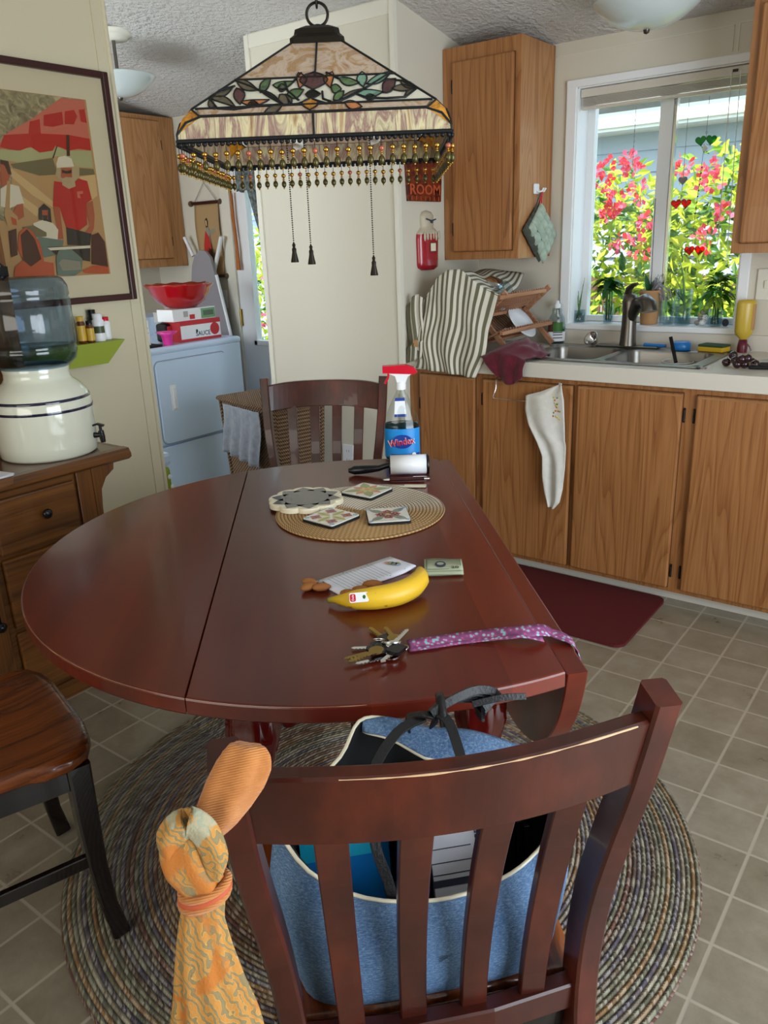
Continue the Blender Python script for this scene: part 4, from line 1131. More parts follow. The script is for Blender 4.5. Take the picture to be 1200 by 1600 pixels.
def leaf_cloud(mb, n_, center, rad, mats, size, r2=None, flat=0.0):
    for i in range(n_):
        while True:
            p = Vector((rnd.uniform(-1, 1), rnd.uniform(-1, 1), rnd.uniform(-1, 1)))
            if 0.55 < p.length < 1: break
        bump_ = 1 + 0.22 * noise.noise(p * 2.3 + Vector(center))
        q = Vector((center[0] + p.x * rad[0] * bump_, center[1] + p.y * rad[1] * bump_, center[2] + p.z * rad[2] * bump_))
        d = Vector((rnd.gauss(0, 1), rnd.gauss(0, 1), rnd.gauss(0, 0.7) - 0.2)).normalized(); s_ = d.cross(Vector((rnd.gauss(0, 1), rnd.gauss(0, 1), rnd.gauss(0, 1)))).normalized()
        L = size * rnd.uniform(0.7, 1.3); W = L * 0.22
        mb.use(mats[int(rnd.random() ** 1.3 * len(mats))])
        n2 = d.cross(s_) * (L * 0.08)
        mb.add([q, q + d * L * 0.5 + s_ * W + n2, q + d * L, q + d * L * 0.5 - s_ * W + n2, q + d * L * 0.5], [(0, 1, 4), (1, 2, 4), (2, 3, 4), (3, 0, 4)])
def bush(name, label, loc, blobs, n_, flowers, size=0.085):
    b = thing(name, label, 'bush', loc)
    m = MB('leaf_lime')
    for (c, r_) in blobs: leaf_cloud(m, n_, c, r_, ['leaf_lime', 'leaf_green', 'leaf_lime', 'leaf_dark'], size)
    m.build('foliage', b)
    st = MB('bark')
    for (c, r_) in blobs: st.tube([(c[0] * 0.4, c[1] * 0.4, 0), (c[0] * 0.8, c[1] * 0.8, c[2] * 0.5), (c[0], c[1], c[2])], [0.03, 0.02, 0.01], 6)
    st.build('stems', b)
    for (x, y, z_, r_) in flowers:
        f = MB('petal_pink')
        for i in range(26):
            d = Vector((rnd.gauss(0, 1), rnd.gauss(0, 1) - 0.3, rnd.gauss(0, 1))).normalized(); s_ = d.cross(Vector((rnd.gauss(0, 1), rnd.gauss(0, 1), rnd.gauss(0, 1)))).normalized()
            q = Vector((x, y, z_)) + d * r_ * rnd.uniform(0.2, 1.0); L = 0.035
            f.use('petal_pink' if rnd.random() < 0.6 else 'petal_red')
            f.add([q, q + d * L * 0.6 + s_ * L * 0.45, q + d * L, q + d * L * 0.6 - s_ * L * 0.45], [(0, 1, 2, 3)])
        f.build('flower_cluster', b)
    return b
B0 = Vector((-1.7, 4.9, -0.65))
fl = []
for (px, py, r_) in ((985, 250, 0.05), (945, 265, 0.05), (940, 290, 0.06), (962, 312, 0.05), (1000, 300, 0.05), (970, 375, 0.05), (1005, 385, 0.08), (1065, 265, 0.05), (1108, 262, 0.05), (1106, 372, 0.06), (1110, 285, 0.05), (990, 262, 0.04), (925, 280, 0.04), (958, 325, 0.03), (948, 335, 0.03), (1130, 330, 0.03), (1010, 345, 0.03)):
    q = ony(px, py, 4.42) - B0; fl.append((q.x, q.y, q.z, r_))
bush('flowering_bush', 'lime green bush with pink flower clusters right outside the kitchen window', B0, [((-0.35, 0.0, 1.66), (0.75, 0.5, 0.80)), ((0.55, 0.1, 1.68), (0.75, 0.5, 0.90)), ((0.1, 0.05, 0.95), (1.2, 0.5, 0.8))], 3400, fl)
B1 = Vector((-4.5, 5.0, -0.65))
bush('flowering_bush', 'pink flowering bush outside the back door window', B1, [((0, 0, 1.7), (0.9, 0.5, 0.75)), ((-0.1, 0, 0.9), (1.1, 0.5, 0.8))], 1500, [(0.1, -0.45, 2.1, 0.1), (-0.2, -0.5, 1.8, 0.1), (0.0, -0.5, 1.5, 0.1), (-0.1, -0.5, 1.2, 0.08), (0.25, -0.45, 1.75, 0.08)])
fe = MB('fence_wood')
fn2 = thing('garden_fence', 'brown board fence behind the flowering bush', 'fence', (-2.6, 5.75, -0.65))
for i in range(34): fe.box(-2.6 + i * 0.16, -2.6 + i * 0.16 + 0.145, 0, 0.02, 0, 1.75)
fe.box(-2.6, 2.8, 0.02, 0.06, 0.4, 0.5); fe.box(-2.6, 2.8, 0.02, 0.06, 1.3, 1.4); fe.build('boards', fn2)

# ================================================================== ON THE TABLE
TT = TZ + 0.0004
# woven oval placemat, long axis along the line between the two widest points
pmc = (onz(434, 800, TT) + onz(694, 797, TT)) / 2
pmc = Vector(((-1.336 - 0.990) / 2, (1.307 + 1.529) / 2, TT))
m = MB('placemat_weave'); prof = [(0.0001, 0.004)] + [(0.0085 * k + 0.0085 * j / 2, 0.0035 + 0.0018 * math.sin(PI * j / 2)) for k in range(24) for j in range(2)] + [(0.204, 0.005), (0.2075, 0.003), (0.205, 0.0)]
m.lathe(prof, 72, cap=False)
m.tube([(0.2045 * math.cos(a), 0.2045 * math.sin(a), 0.003) for a in [2 * PI * i / 72 for i in range(72)]], 0.003, 8, closed=True)
tag(m.build('woven_placemat', loc=pmc, rotz=0.75), 'round woven straw placemat in the middle of the table', 'placemat')
PZ = TT + 0.0062
def flower(m, cx, cy, z, n_, r0, r1, wd, a0, mt, h=0.0004):
    m.use(mt)
    for i in range(n_):
        a = a0 + 2 * PI * i / n_
        P2 = leafpoly(cx + r0 * math.cos(a), cy + r0 * math.sin(a), cx + r1 * math.cos(a), cy + r1 * math.sin(a), wd)
        m.add([(x, y, z) for x, y in P2], [list(range(len(P2)))])
def disc(m, cx, cy, z, r_, mt, k=14):
    m.use(mt); m.add([(cx + r_ * math.cos(2 * PI * i / k), cy + r_ * math.sin(2 * PI * i / k), z) for i in range(k)], [list(range(k))])
def coaster(c, rz, label, style):
    t_ = thing('tile_coaster', label, 'coaster', c, rz, 'tile coasters on the placemat')
    b = MB('black_soft'); b.prism(rrect(-0.050, 0.050, -0.050, 0.050, 0.007, 3), 0, 0.006); b.build('cork_backing', t_)
    m = MB('tile_white'); m.prism(rrect(-0.0485, 0.0485, -0.0485, 0.0485, 0.006, 3), 0.006, 0.0085)
    z = 0.0087
    if style == 0:
        flower(m, 0, 0, z, 4, 0.004, 0.062, 0.026, PI / 4, 'tile_green'); flower(m, 0, 0, z + 1e-4, 4, 0.010, 0.046, 0.018, 0, 'tile_orange'); flower(m, 0, 0, z + 2e-4, 8, 0.004, 0.026, 0.009, PI / 8, 'tile_yellow'); disc(m, 0, 0, z + 3e-4, 0.007, 'tile_orange')
    elif style == 1:
        for (sx, sy) in ((1, 1), (-1, 1), (1, -1), (-1, -1)): disc(m, sx * 0.047 * 0.86, sy * 0.047 * 0.86, z, 0.008, 'tile_blue', 4)
        flower(m, 0, 0, z + 1e-4, 4, 0.004, 0.047, 0.022, 0, 'tile_yellow'); flower(m, 0, 0, z + 2e-4, 4, 0.004, 0.046, 0.008, 0, 'tile_green')
        for (sx, sy) in ((1, 1), (-1, 1), (1, -1), (-1, -1)): flower(m, sx * 0.026, sy * 0.026, z + 2e-4, 4, 0.0, 0.016, 0.014, 0.3, 'tile_red')
    else:
        flower(m, 0, 0, z, 4, 0.016, 0.060, 0.020, PI / 4, 'tile_leaf'); 
        for (sx, sy) in ((1, 1), (-1, 1), (1, -1), (-1, -1)): disc(m, sx * 0.044, sy * 0.044, z, 0.007, 'tile_blue', 4)
        for (dx, dy) in ((0.017, 0), (-0.017, 0), (0, 0.017), (0, -0.017)): flower(m, dx, dy, z + 2e-4, 5, 0.0, 0.015, 0.013, 0.2, 'tile_red'); disc(m, dx, dy, z + 4e-4, 0.003, 'tile_orange')
        disc(m, 0, 0, z + 5e-4, 0.005, 'tile_yellow')
    m.build('tile', t_); return t_
coaster((-1.232, 1.533, PZ), R(1), 'square tile coaster with an orange and green star, back of the placemat', 0)
coaster((-1.175, 1.323, PZ), R(-3), 'square tile coaster with yellow cross and dark red flowers, front of the placemat', 1)
coaster((-1.067, 1.403, PZ), R(45) - R(3), 'square tile coaster with four red blossoms, right side of the placemat', 2)
tr = thing('peacock_trivet', 'scalloped cream trivet with dark slate floral top overhanging the placemat', 'trivet', (-1.318, 1.392, PZ), 0.2)
def scal(r_, n_=10, k=90, d=0.10): return [(r_ * (1 - d + d * abs(math.sin(n_ * 0.5 * 2 * PI * i / k)) ** 0.6) * math.cos(2 * PI * i / k), r_ * (1 - d + d * abs(math.sin(n_ * 0.5 * 2 * PI * i / k)) ** 0.6) * math.sin(2 * PI * i / k)) for i in range(k)]
m = MB('cream_ceramic'); m.prism(scal(0.096), 0, 0.010); m.prism(scal(0.094), 0.010, 0.012); m.build('base', tr)
m = MB('trivet_slate')
for i in range(10):
    a = 2 * PI * (i + 0.5) / 10; P2 = leafpoly(0.018 * math.cos(a), 0.018 * math.sin(a), 0.090 * math.cos(a), 0.090 * math.sin(a), 0.056)
    m.add([(x, y, 0.0123) for x, y in P2], [list(range(len(P2)))])
disc(m, 0, 0, 0.0125, 0.058, 'trivet_slate', 30); m.build('slate_petals', tr)

# glass cleaner bottle
wb = thing('spray_bottle', 'glass cleaner spray bottle with red trigger head and blue label', 'spray bottle', (-1.365, 1.880, TT), R(37.5))
prof = [(0.0, 0.0), (0.050, 0.001), (0.053, 0.010), (0.053, 0.105), (0.050, 0.125), (0.038, 0.155), (0.024, 0.185), (0.014, 0.205), (0.013, 0.215)]
m = MB('clear_glass'); m.lathe(prof, 36, sy=0.6, cap=False); m.build('bottle', wb)
m = MB('windex_blue'); m.lathe([(0.0, 0.002), (0.049, 0.003), (0.0515, 0.012), (0.0515, 0.103), (0.049, 0.112), (0.0, 0.112)], 36, sy=0.58, cap=False); m.build('liquid', wb)
def curved_label(m, z0, z1, a0, a1, r0, r1, mt, sy=0.6, off=0.0006):
    m.use(mt); k = 14
    def f(u_, v_):
        a = a0 + (a1 - a0) * u_; z = z0 + (z1 - z0) * v_; r_ = r0 + (r1 - r0) * v_ + off
        return (r_ * math.cos(a), r_ * math.sin(a) * sy, z)
    m.grid(k, 6, f)
m = MB('windex_label'); curved_label(m, 0.012, 0.098, R(-172), R(-12), 0.053, 0.053, 'windex_label')
curved_label(m, 0.0, 0.022, R(-130), R(-20), 0.0528, 0.0532, 'label_navy', off=0.0009)
m.use('label_navy'); 
el = [(0.030 * math.cos(2 * PI * i / 24), -0.0335, 0.060 + 0.021 * math.sin(2 * PI * i / 24)) for i in range(24)]; m.add(el, [list(range(24))])
m.text('Windex', 0.027, T(-0.002, -0.0342, 0.060) @ RZ(0) @ RX(PI / 2) @ RZ(0.12), 0.0002) if False else None
m.use('label_white'); m.text('Windex', 0.030, T(-0.003, -0.0345, 0.059) @ RX(PI / 2) @ RZ(0.13), 0.0003, sx=0.82)
m.use('windex_red'); m.text('Windex', 0.0285, T(-0.003, -0.0352, 0.0585) @ RX(PI / 2) @ RZ(0.13), 0.0003, sx=0.82)
m.use('label_white'); m.add([(0.034 + 0.006 * math.cos(2 * PI * i / 16), -0.0300, 0.020 + 0.006 * math.sin(2 * PI * i / 16)) for i in range(16)], [list(range(16))])
m.build('front_label', wb)
m = MB('label_white')
m.add([(-0.022, -0.0255, 0.135), (0.014, -0.0255, 0.135), (0.010, -0.0155, 0.188), (-0.018, -0.0155, 0.188)], [(0, 1, 2, 3)])
m.use('label_navy'); m.add([(-0.022, -0.0260, 0.134), (0.014, -0.0260, 0.134), (0.0135, -0.0248, 0.142), (-0.0215, -0.0248, 0.142)], [(0, 1, 2, 3)]); m.add([(-0.019, -0.0178, 0.180), (0.0105, -0.0178, 0.180), (0.010, -0.0158, 0.189), (-0.018, -0.0158, 0.189)], [(0, 1, 2, 3)])
m.build('neck_label', wb)
m = MB('white_plastic'); m.lathe([(0.0155, 0.212), (0.0155, 0.232), (0.012, 0.236)], 20); 
m.prism([(-0.010, 0.232), (0.014, 0.232), (0.022, 0.25), (0.042, 0.262), (-0.038, 0.262), (-0.016, 0.252)], -0.011, 0.011, 'xz'); m.build('spray_collar', wb)
m = MB('red_plastic'); m.prism([(-0.052, 0.262), (0.040, 0.256), (0.050, 0.262), (0.040, 0.276), (0.015, 0.284), (-0.052, 0.282)], -0.013, 0.013, 'xz')
m.bar([(-0.034, 0, 0.262), (-0.036, 0, 0.248), (-0.046, 0, 0.230)], 0.014, 0.006, (0, 1, 0)); m.build('trigger_head', wb)
# lint roller
d_ = Vector((0.81, 0.59, 0)).normalized(); az = math.atan2(d_.y, d_.x)
lr = thing('lint_roller', 'lint roller with white sticky sheets and black handle', 'lint roller', (-1.250, 1.750, TT), az)
m = MB('white_plastic'); m.lathe([(0.019, -0.052), (0.0275, -0.052), (0.0275, 0.052), (0.019, 0.052)], 32, (0, 0, 0.0285), axis='x'); m.build('sticky_roll', lr)
m = MB('black_plastic'); m.lathe([(0.0, -0.056), (0.026, -0.056), (0.026, -0.050), (0.019, -0.050), (0.019, 0.050), (0.0285, 0.050), (0.0285, 0.057), (0.0, 0.058)], 32, (0, 0, 0.0285), axis='x')
m.tube([(-0.05, 0, 0.030), (-0.066, 0, 0.026), (-0.085, 0.004, 0.019), (-0.12, 0.006, 0.016), (-0.155, 0.008, 0.014), (-0.172, 0.009, 0.013)], [0.008, 0.008, 0.009, 0.012, 0.013, 0.006], 14); m.build('handle', lr)
# pen and comb
pn = thing('pen', 'dark red and silver pen beside the lint roller', 'pen', (-1.212, 1.690, TT + 0.0055), math.atan2(0.067, 0.093))
m = MB('frame_wood'); m.tube([(-0.05, 0, 0), (0.045, 0, 0)], 0.005, 12); m.build('barrel', pn)
m = MB('chrome'); m.tube([(-0.068, 0, 0), (-0.062, 0, 0), (-0.05, 0, 0)], [0.001, 0.0035, 0.0052], 12); m.build('tip', pn); m = MB('chrome'); m.tube([(0.045, 0, 0), (0.06, 0, 0)], [0.0052, 0.003], 12); m.bar([(0.058, 0, 0.006), (0.015, 0, 0.007)], 0.004, 0.0015, (0, 1, 0)); m.build('clip', pn)
co_ = thing('hair_comb', 'pale plastic comb lying behind the placemat', 'comb', (-1.218, 1.628, TT), math.atan2(0.095, 0.164))
m = MB('cream_ceramic'); m.box(-0.09, 0.09, -0.012, -0.005, 0.0005, 0.004, 0.001); m.box(0.03, 0.09, -0.012, 0.010, 0.0005, 0.0035, 0.001); m.box(-0.09, -0.086, -0.012, 0.010, 0.0005, 0.0035)
m.build('spine', co_)
m = MB('cream_ceramic')
for i in range(38): m.box(-0.084 + i * 0.003, -0.0828 + i * 0.003, -0.006, 0.010, 0.0008, 0.003)
m.build('teeth', co_, kind='stuff')

# note pad
a_, b_, c_, e_ = Vector((-0.971, 1.039)), Vector((-0.923, 1.217)), Vector((-0.838, 1.186)), Vector((-0.890, 1.014))
pad = thing('note_pad', 'white lined note pad with a small flower drawing', 'note pad', (-0.905, 1.113, TT), math.atan2(0.178, 0.048) - PI / 2)
m = MB('paper')
m.grid(6, 14, lambda u_, v_: (-0.042 + 0.084 * u_, -0.092 + 0.184 * v_, 0.004 + 0.006 * max(0, v_ - 0.75) ** 2 * 16 * u_), th=0.0035); m.build('sheets', pad)
m = MB('ink')
def pz(u_, v_): return 0.0044 + 0.006 * max(0, v_ - 0.75) ** 2 * 16 * u_
for i in range(13):
    v_ = 0.12 + i * 0.048; y = -0.092 + 0.184 * v_
    m.add([(-0.034, y, pz(0.1, v_)), (0.034, y, pz(0.9, v_)), (0.034, y + 0.0007, pz(0.9, v_)), (-0.034, y + 0.0007, pz(0.1, v_))], [(0, 1, 2, 3)])
m.text('THINGS TO DO', 0.0045, T(-0.015, -0.083, 0.0046), 0.0001) if False else m.box(-0.03, -0.008, -0.086, -0.083, 0.0043, 0.0045)
for (x, y) in ((-0.038, -0.088), (0.038, -0.088), (-0.038, -0.03), (0.038, -0.03), (-0.038, 0.03), (0.038, 0.03), (-0.038, 0.085), (0.034, 0.07)): disc(m, x, y, 0.0047 if y < 0.04 else 0.0062, 0.0015, 'ink', 6)
m.build('printed_lines', pad)
m = MB('tile_leaf')
for (x, y, r_, mt) in ((0.0, 0.070, 0.007, 'tile_leaf'), (0.008, 0.074, 0.006, 'tile_blue'), (-0.008, 0.068, 0.006, 'tile_green'), (0.002, 0.078, 0.005, 'tile_yellow'), (-0.014, 0.062, 0.005, 'tile_orange')): disc(m, x, y, 0.0075, r_, mt, 10)
m.build('flower_drawing', pad)
# folded bank note
bl_ = thing('folded_banknote', 'folded green and white twenty dollar bill', 'banknote', (-0.795, 1.222, TT), R(35))
m = MB('bill_green')
for k, (dz, w0) in enumerate(((0.0012, 0.0), (0.004, 0.002), (0.0075, -0.002), (0.011, 0.001))):
    m.grid(10, 3, lambda u_, v_: (-0.038 + 0.076 * u_, -0.032 + 0.060 * v_ + w0, dz + 0.002 * math.sin(u_ * 5) * (v_ - 0.3)), th=0.0006)
m.grid(10, 6, lambda u_, v_: (-0.038 + 0.076 * u_, -0.032 - 0.006 * math.sin(PI * v_), 0.001 + 0.010 * v_), th=0.0005)
m.build('folded_paper', bl_)
m = MB('bill_ink'); m.use('bill_ink'); m.text('20', 0.016, T(0.022, -0.019, 0.0125), 0.0001)
for (x0, x1, y0, y1) in ((-0.034, 0.034, 0.0235, 0.0245), (-0.034, 0.010, -0.0275, -0.0265), (-0.034, -0.033, -0.027, 0.024), (0.033, 0.034, -0.010, 0.024)): m.box(x0, x1, y0, y1, 0.0122, 0.0126)
m.use('ink'); m.add([(-0.006 + 0.011 * math.cos(2 * PI * i / 16), -0.002 + 0.016 * math.sin(2 * PI * i / 16), 0.0126) for i in range(16)], [list(range(16))]); disc(m, -0.006, 0.0, 0.0129, 0.007, 'bill_green', 12)
m.build('printing', bl_)
# banana
bn = thing('banana', 'ripe yellow banana with a small sticker', 'banana', (0, 0, 0))
bp = [(x + 0.010, y - 0.013, z) for x, y, z in [(-0.893, 0.985, 0.772), (-0.880, 0.988, 0.776), (-0.862, 0.990, 0.779), (-0.838, 0.999, 0.782), (-0.810, 1.020, 0.784), (-0.787, 1.052, 0.785), (-0.778, 1.088, 0.787), (-0.782, 1.118, 0.790), (-0.794, 1.138, 0.794), (-0.803, 1.147, 0.797)]]
br_ = [0.004, 0.0055, 0.010, 0.0165, 0.0195, 0.0200, 0.0190, 0.0165, 0.010, 0.0045]
def smooth_path(P, Rr, k=3):
    P = [Vector(p) for p in P]; o1, o2 = [P[0]], [Rr[0]]
    for i in range(1, len(P)):
        p0 = P[max(i - 2, 0)]; p1 = P[i - 1]; p2 = P[i]; p3 = P[min(i + 1, len(P) - 1)]
        for q in range(1, k + 1):
            t_ = q / k
            o1.append(0.5 * ((2 * p1) + (p2 - p0) * t_ + (2 * p0 - 5 * p1 + 4 * p2 - p3) * t_ * t_ + (3 * p1 - p0 - 3 * p2 + p3) * t_ ** 3)); o2.append(Rr[i - 1] + (Rr[i] - Rr[i - 1]) * t_)
    return o1, o2
q1, q2 = smooth_path(bp, br_)
q2 = [r_ * 1.1 for r_ in q2]; q1 = [Vector((p.x, p.y, max(p.z, TT + r_ * 0.98))) for p, r_ in zip(q1, q2)]
m = MB('banana_skin'); m.tube(q1, q2, 10); m.build('fruit', bn)
m = MB('label_white')
sp = onz(568, 945, 0.785)
tdir = (rt * 0.93 + Vector((0, 0, 0.12))).normalized(); ndr = (CAM - sp).normalized(); ndr = (ndr + Vector((0, 0, 0.35))).normalized(); bdir = ndr.cross(tdir).normalized(); tdir = bdir.cross(ndr)
so_ = Vector((-0.823, 0.9865, 0.781)) + ndr * 0.0195
SM = Matrix((tdir, bdir, ndr)).transposed().to_4x4(); SM.translation = so_
m.M = SM; m.prism(rrect(-0.016, 0.018, -0.009, 0.009, 0.003, 3), 0, 0.0006); m.use('windex_red'); m.prism(rrect(-0.015, -0.005, -0.007, 0.007, 0.003, 3), 0.0006, 0.0009)
m.use('label_white'); m.text('Dole', 0.0055, T(-0.010, 0, 0.0011) @ RZ(PI / 2), 0.0001); m.use('herb_green'); m.add([(0.010 + 0.003 * math.cos(i), 0.004 * math.sin(i), 0.0009) for i in (0, 1, 2, 3, 4, 5)], [(0, 1, 2, 3, 4, 5)])
m.build('sticker', bn)
# almonds in shell
am = [((484, 911), 0.3, 1.0), ((483, 919), 1.4, 1.1), ((503, 920), 0.8, 1.1), ((536, 934), 0.1, 0.75), ((546, 930), 0.5, 1.1), ((565, 925), 0.5, 1.15), ((583, 917), 0.6, 1.25)]
alab = ['nut in its shell at the back of the left pair beside the note pad', 'rough nut in its shell at the front of the left pair beside the note pad', 'nut in its shell touching the lower left corner of the note pad', 'smallest nut in its shell at the tip of the banana stem', 'nut in its shell lying on the bottom corner of the note pad',
        'nut in its shell in the middle between note pad and banana', 'largest nut in its shell, nearest the middle of the banana']
for (pp, a, s_), lb in zip(am, alab):
    p = onz(pp[0], pp[1] + 3, TT); on_pad = 0.0
    if 'lying on' in lb or 'middle between' in lb or 'largest' in lb: on_pad = 0.0
    m = MB('almond'); k = 12
    prof = [(0.0001, -0.0165), (0.005, -0.0145), (0.0085, -0.008), (0.0098, 0.0), (0.0085, 0.007), (0.005, 0.013), (0.0001, 0.017)]
    vs = []
    for r_, z in prof:
        for i in range(k):
            an = 2 * PI * i / k; vs.append((z * s_, r_ * math.cos(an) * s_, 0.0072 * s_ + r_ * 0.72 * math.sin(an) * s_))
    m.add(vs, [(j * k + i, j * k + (i + 1) % k, (j + 1) * k + (i + 1) % k, (j + 1) * k + i) for j in range(6) for i in range(k)], True)
    tag(m.build('shelled_nut', loc=(p.x, p.y, TT), rotz=a), lb, 'nut', 'nuts in their shells on the table')
# keys on a split ring
kr = Vector((-0.683, 0.912, TT))
def key(c, a, L, head, label, bow='round'):
    k_ = thing('key', label, 'key', (c[0], c[1], c[2]), a, 'keys on the ring')
    m = MB(head); 
    if bow == 'round': m.prism([(0.0125 * math.cos(2 * PI * i / 18), 0.0115 * math.sin(2 * PI * i / 18)) for i in range(18)], 0, 0.0024)
    else: m.prism(rrect(-0.016, 0.012, -0.012, 0.012, 0.005, 3), 0, 0.006)
    m.build('bow', k_)
    metal = 'brass' if 'brass' in label or 'gold' in label else 'chrome'
    b2 = MB(metal); pts = [(0.010, -0.004), (L, -0.0035), (L + 0.004, 0), (L, 0.003)]
    x = L - 0.003
    while x > 0.022: pts += [(x, 0.0045), (x - 0.002, 0.0018), (x - 0.004, 0.0045)]; x -= 0.006
    pts += [(0.010, 0.0045)]
    b2.prism(pts, 0.0004, 0.0022); b2.build('blade', k_)
def kpos(px, py, dz): p = onz(px, py, TT + dz); return (p.x, p.y, TT + dz)
def kang(p0, p1): a = onz(*p0, TT); b2 = onz(*p1, TT); return math.atan2(b2.y - a.y, b2.x - a.x), (b2 - a).length
for (p0, p1, dz, head, lb, bw) in (((603, 1001), (581, 984), 0.004, 'black_plastic', 'brass key with black plastic bow pointing back towards the banana', 'sq'),
                                   ((616, 998), (604, 984), 0.010, 'brass', 'small gold key at the back of the bunch', 'round'),
                                   ((614, 1008), (634, 988), 0.014, 'chrome', 'silver key pointing up and right at the back of the bunch', 'round'),
                                   ((590, 1013), (556, 1014), 0.002, 'black_plastic', 'thin silver key with black bow, leftmost of the bunch', 'sq'),
                                   ((586, 1018), (545, 1029), 0.008, 'black_plastic', 'brass key with dark bow pointing left', 'sq'),
                                   ((588, 1017), (552, 1033), 0.014, 'brass', 'old brass key with round bow on top of the bunch', 'round'),
                                   ((612, 1026), (563, 1037), 0.003, 'chrome', 'long silver key at the front of the bunch', 'round'),
                                   ((618, 1018), (600, 1032), 0.012, 'black_plastic', 'silver car key with a chunky black head beside the ring', 'sq')):
    a, L = kang(p0, p1); key(kpos(p0[0], p0[1], dz), a, L + 0.004, head, lb, bw)
m = MB('chrome'); c0 = onz(612, 1014, TT)
for rr2, dz, off in ((0.016, 0.012, (0, 0)), (0.0155, 0.0135, (0.001, 0)), (0.010, 0.016, (-0.018, -0.01))):
    m.tube([(c0.x + off[0] + rr2 * math.cos(a), c0.y + off[1] + rr2 * math.sin(a), TT + dz + 0.007 * math.cos(a + 1)) for a in [2 * PI * i / 28 for i in range(28)]], 0.0011, 6, closed=True)
tag(m.build('key_ring'), 'silver split ring holding the bunch of keys', 'key ring')
# lanyard ribbon running off the table edge
ly = thing('lanyard', 'pink and teal flowered lanyard clipped to the keys and hanging off the table edge', 'lanyard', (0, 0, 0))
pts = [onz(638, 1010, TT + 0.003), onz(670, 1005, TT + 0.004), onz(720, 998, TT + 0.003), onz(770, 992, TT + 0.008), onz(810, 988, TT + 0.016), onz(845, 985, TT + 0.014), onz(862, 989, TT + 0.006)]
e1 = tw(XR + 0.012, 0.50, TZ + 0.001); e2 = tw(XR + 0.040, 0.545, TZ - 0.004); e3 = tw(XR + 0.048, 0.565, TZ - 0.045)
def ribbon(m, P, wd, th, side):
    P = [Vector(p) for p in P]; q_, _ = smooth_path(P, [0] * len(P), 4)
    n_ = len(q_)
    def f(u_, v_):
        i = min(n_ - 1, int(round(v_ * (n_ - 1)))); t_ = (q_[min(i + 1, n_ - 1)] - q_[max(i - 1, 0)]).normalized()
        s_ = Vector(side(v_)) if callable(side) else Vector(side)
        s_ = (s_ - t_ * s_.dot(t_)).normalized(); return q_[i] + s_ * (u_ - 0.5) * wd
    m.grid(4, n_, f, th=th)
m = MB('lanyard'); ribbon(m, pts + [e2, e3], 0.025, 0.0015, lambda v_: (-0.66, 0.75, 0.35 if v_ < 0.75 else 0.1)); m.build('ribbon', ly)
m = MB('lanyard'); ribbon(m, [p + Vector((0.004, -0.005, -0.0012)) for p in pts[:5]] + [pts[5] + Vector((0.01, -0.012, -0.008))], 0.020, 0.001, (-0.66, 0.75, 0)); m.build('ribbon', ly)
m = MB('chrome'); q0 = onz(628, 1012, TT + 0.005)
m.tube([(q0.x + 0.0105 * math.cos(a), q0.y + 0.0105 * math.sin(a), TT + 0.004 + 0.002 * math.cos(a)) for a in [2 * PI * i / 22 for i in range(22)]], 0.0012, 6, closed=True); m.build('clip_ring', ly)

# ================================================================== ON THE NEAR CHAIR
NCM = T(NC.x, NC.y, 0.009) @ RZ(NCr)
bag = thing('denim_tote_bag', 'blue denim tote bag with cream zipper standing on the near chair', 'bag', (NC.x, NC.y, 0.0125), NCr)
rimp = [(-0.185, -0.105, 0.700), (-0.150, -0.150, 0.662), (-0.085, -0.172, 0.628), (0.0, -0.178, 0.612), (0.07, -0.174, 0.618), (0.125, -0.160, 0.632), (0.178, -0.125, 0.655), (0.190, -0.065, 0.668), (0.165, -0.015, 0.685), (0.10, 0.000, 0.712), (0.03, 0.004, 0.728), (-0.02, 0.014, 0.748), (-0.060, 0.004, 0.756), (-0.092, -0.030, 0.728), (-0.15, -0.060, 0.700)]
rq, _ = smooth_path(rimp + [rimp[0]], [0] * 16, 4); rq = rq[:-1]
nr = len(rq)
botp = []
for p in rq:
    a = math.atan2(p.y + 0.080, p.x); ca, sa = math.cos(a), math.sin(a); s_ = 1 / ((abs(ca / 0.172)) ** 4 + (abs(sa / 0.098)) ** 4) ** 0.25
    botp.append(Vector((ca * s_, sa * s_ - 0.080, 0.4635)))
LVL = 14
def bagpt(i, j, inset=0.0):
    f_ = j / (LVL - 1); p = botp[i].lerp(rq[i], f_)
    c = Vector((0, -0.075, p.z)); d = (p - c); d.z = 0
    bul = 1 + 0.10 * math.sin(PI * f_) + 0.035 * noise.noise(Vector((p.x * 16, p.y * 16, p.z * 9))) * math.sin(PI * min(1, f_ * 1.2))
    q = c + d * (bul - inset); q.z = p.z
    q.y = max(q.y, -0.186)
    return q
m = MB('denim'); vs = [bagpt(i, j) for j in range(LVL) for i in range(nr)]
m.add(vs, [(j * nr + i, j * nr + (i + 1) % nr, (j + 1) * nr + (i + 1) % nr, (j + 1) * nr + i) for j in range(LVL - 1) for i in range(nr)], True); m.add(vs[:nr], [list(range(nr))[::-1]])
m.build('body', bag)
m = MB('black_soft'); vs = [bagpt(i, j, 0.03) for j in range(LVL) for i in range(nr)]
m.add(vs, [(j * nr + i, (j + 1) * nr + i, (j + 1) * nr + (i + 1) % nr, j * nr + (i + 1) % nr) for j in range(LVL - 1) for i in range(nr)], True)
top_o = [bagpt(i, LVL - 1) for i in range(nr)]; top_i = [bagpt(i, LVL - 1, 0.03) for i in range(nr)]
m.add(top_o + top_i, [(i, (i + 1) % nr, nr + (i + 1) % nr, nr + i) for i in range(nr)])
m.build('lining', bag)
m = MB('cream_ceramic'); m.tube([p + Vector((0, 0, 0.001)) for p in top_o], 0.0026, 6, closed=True)
m.build('zipper', bag)
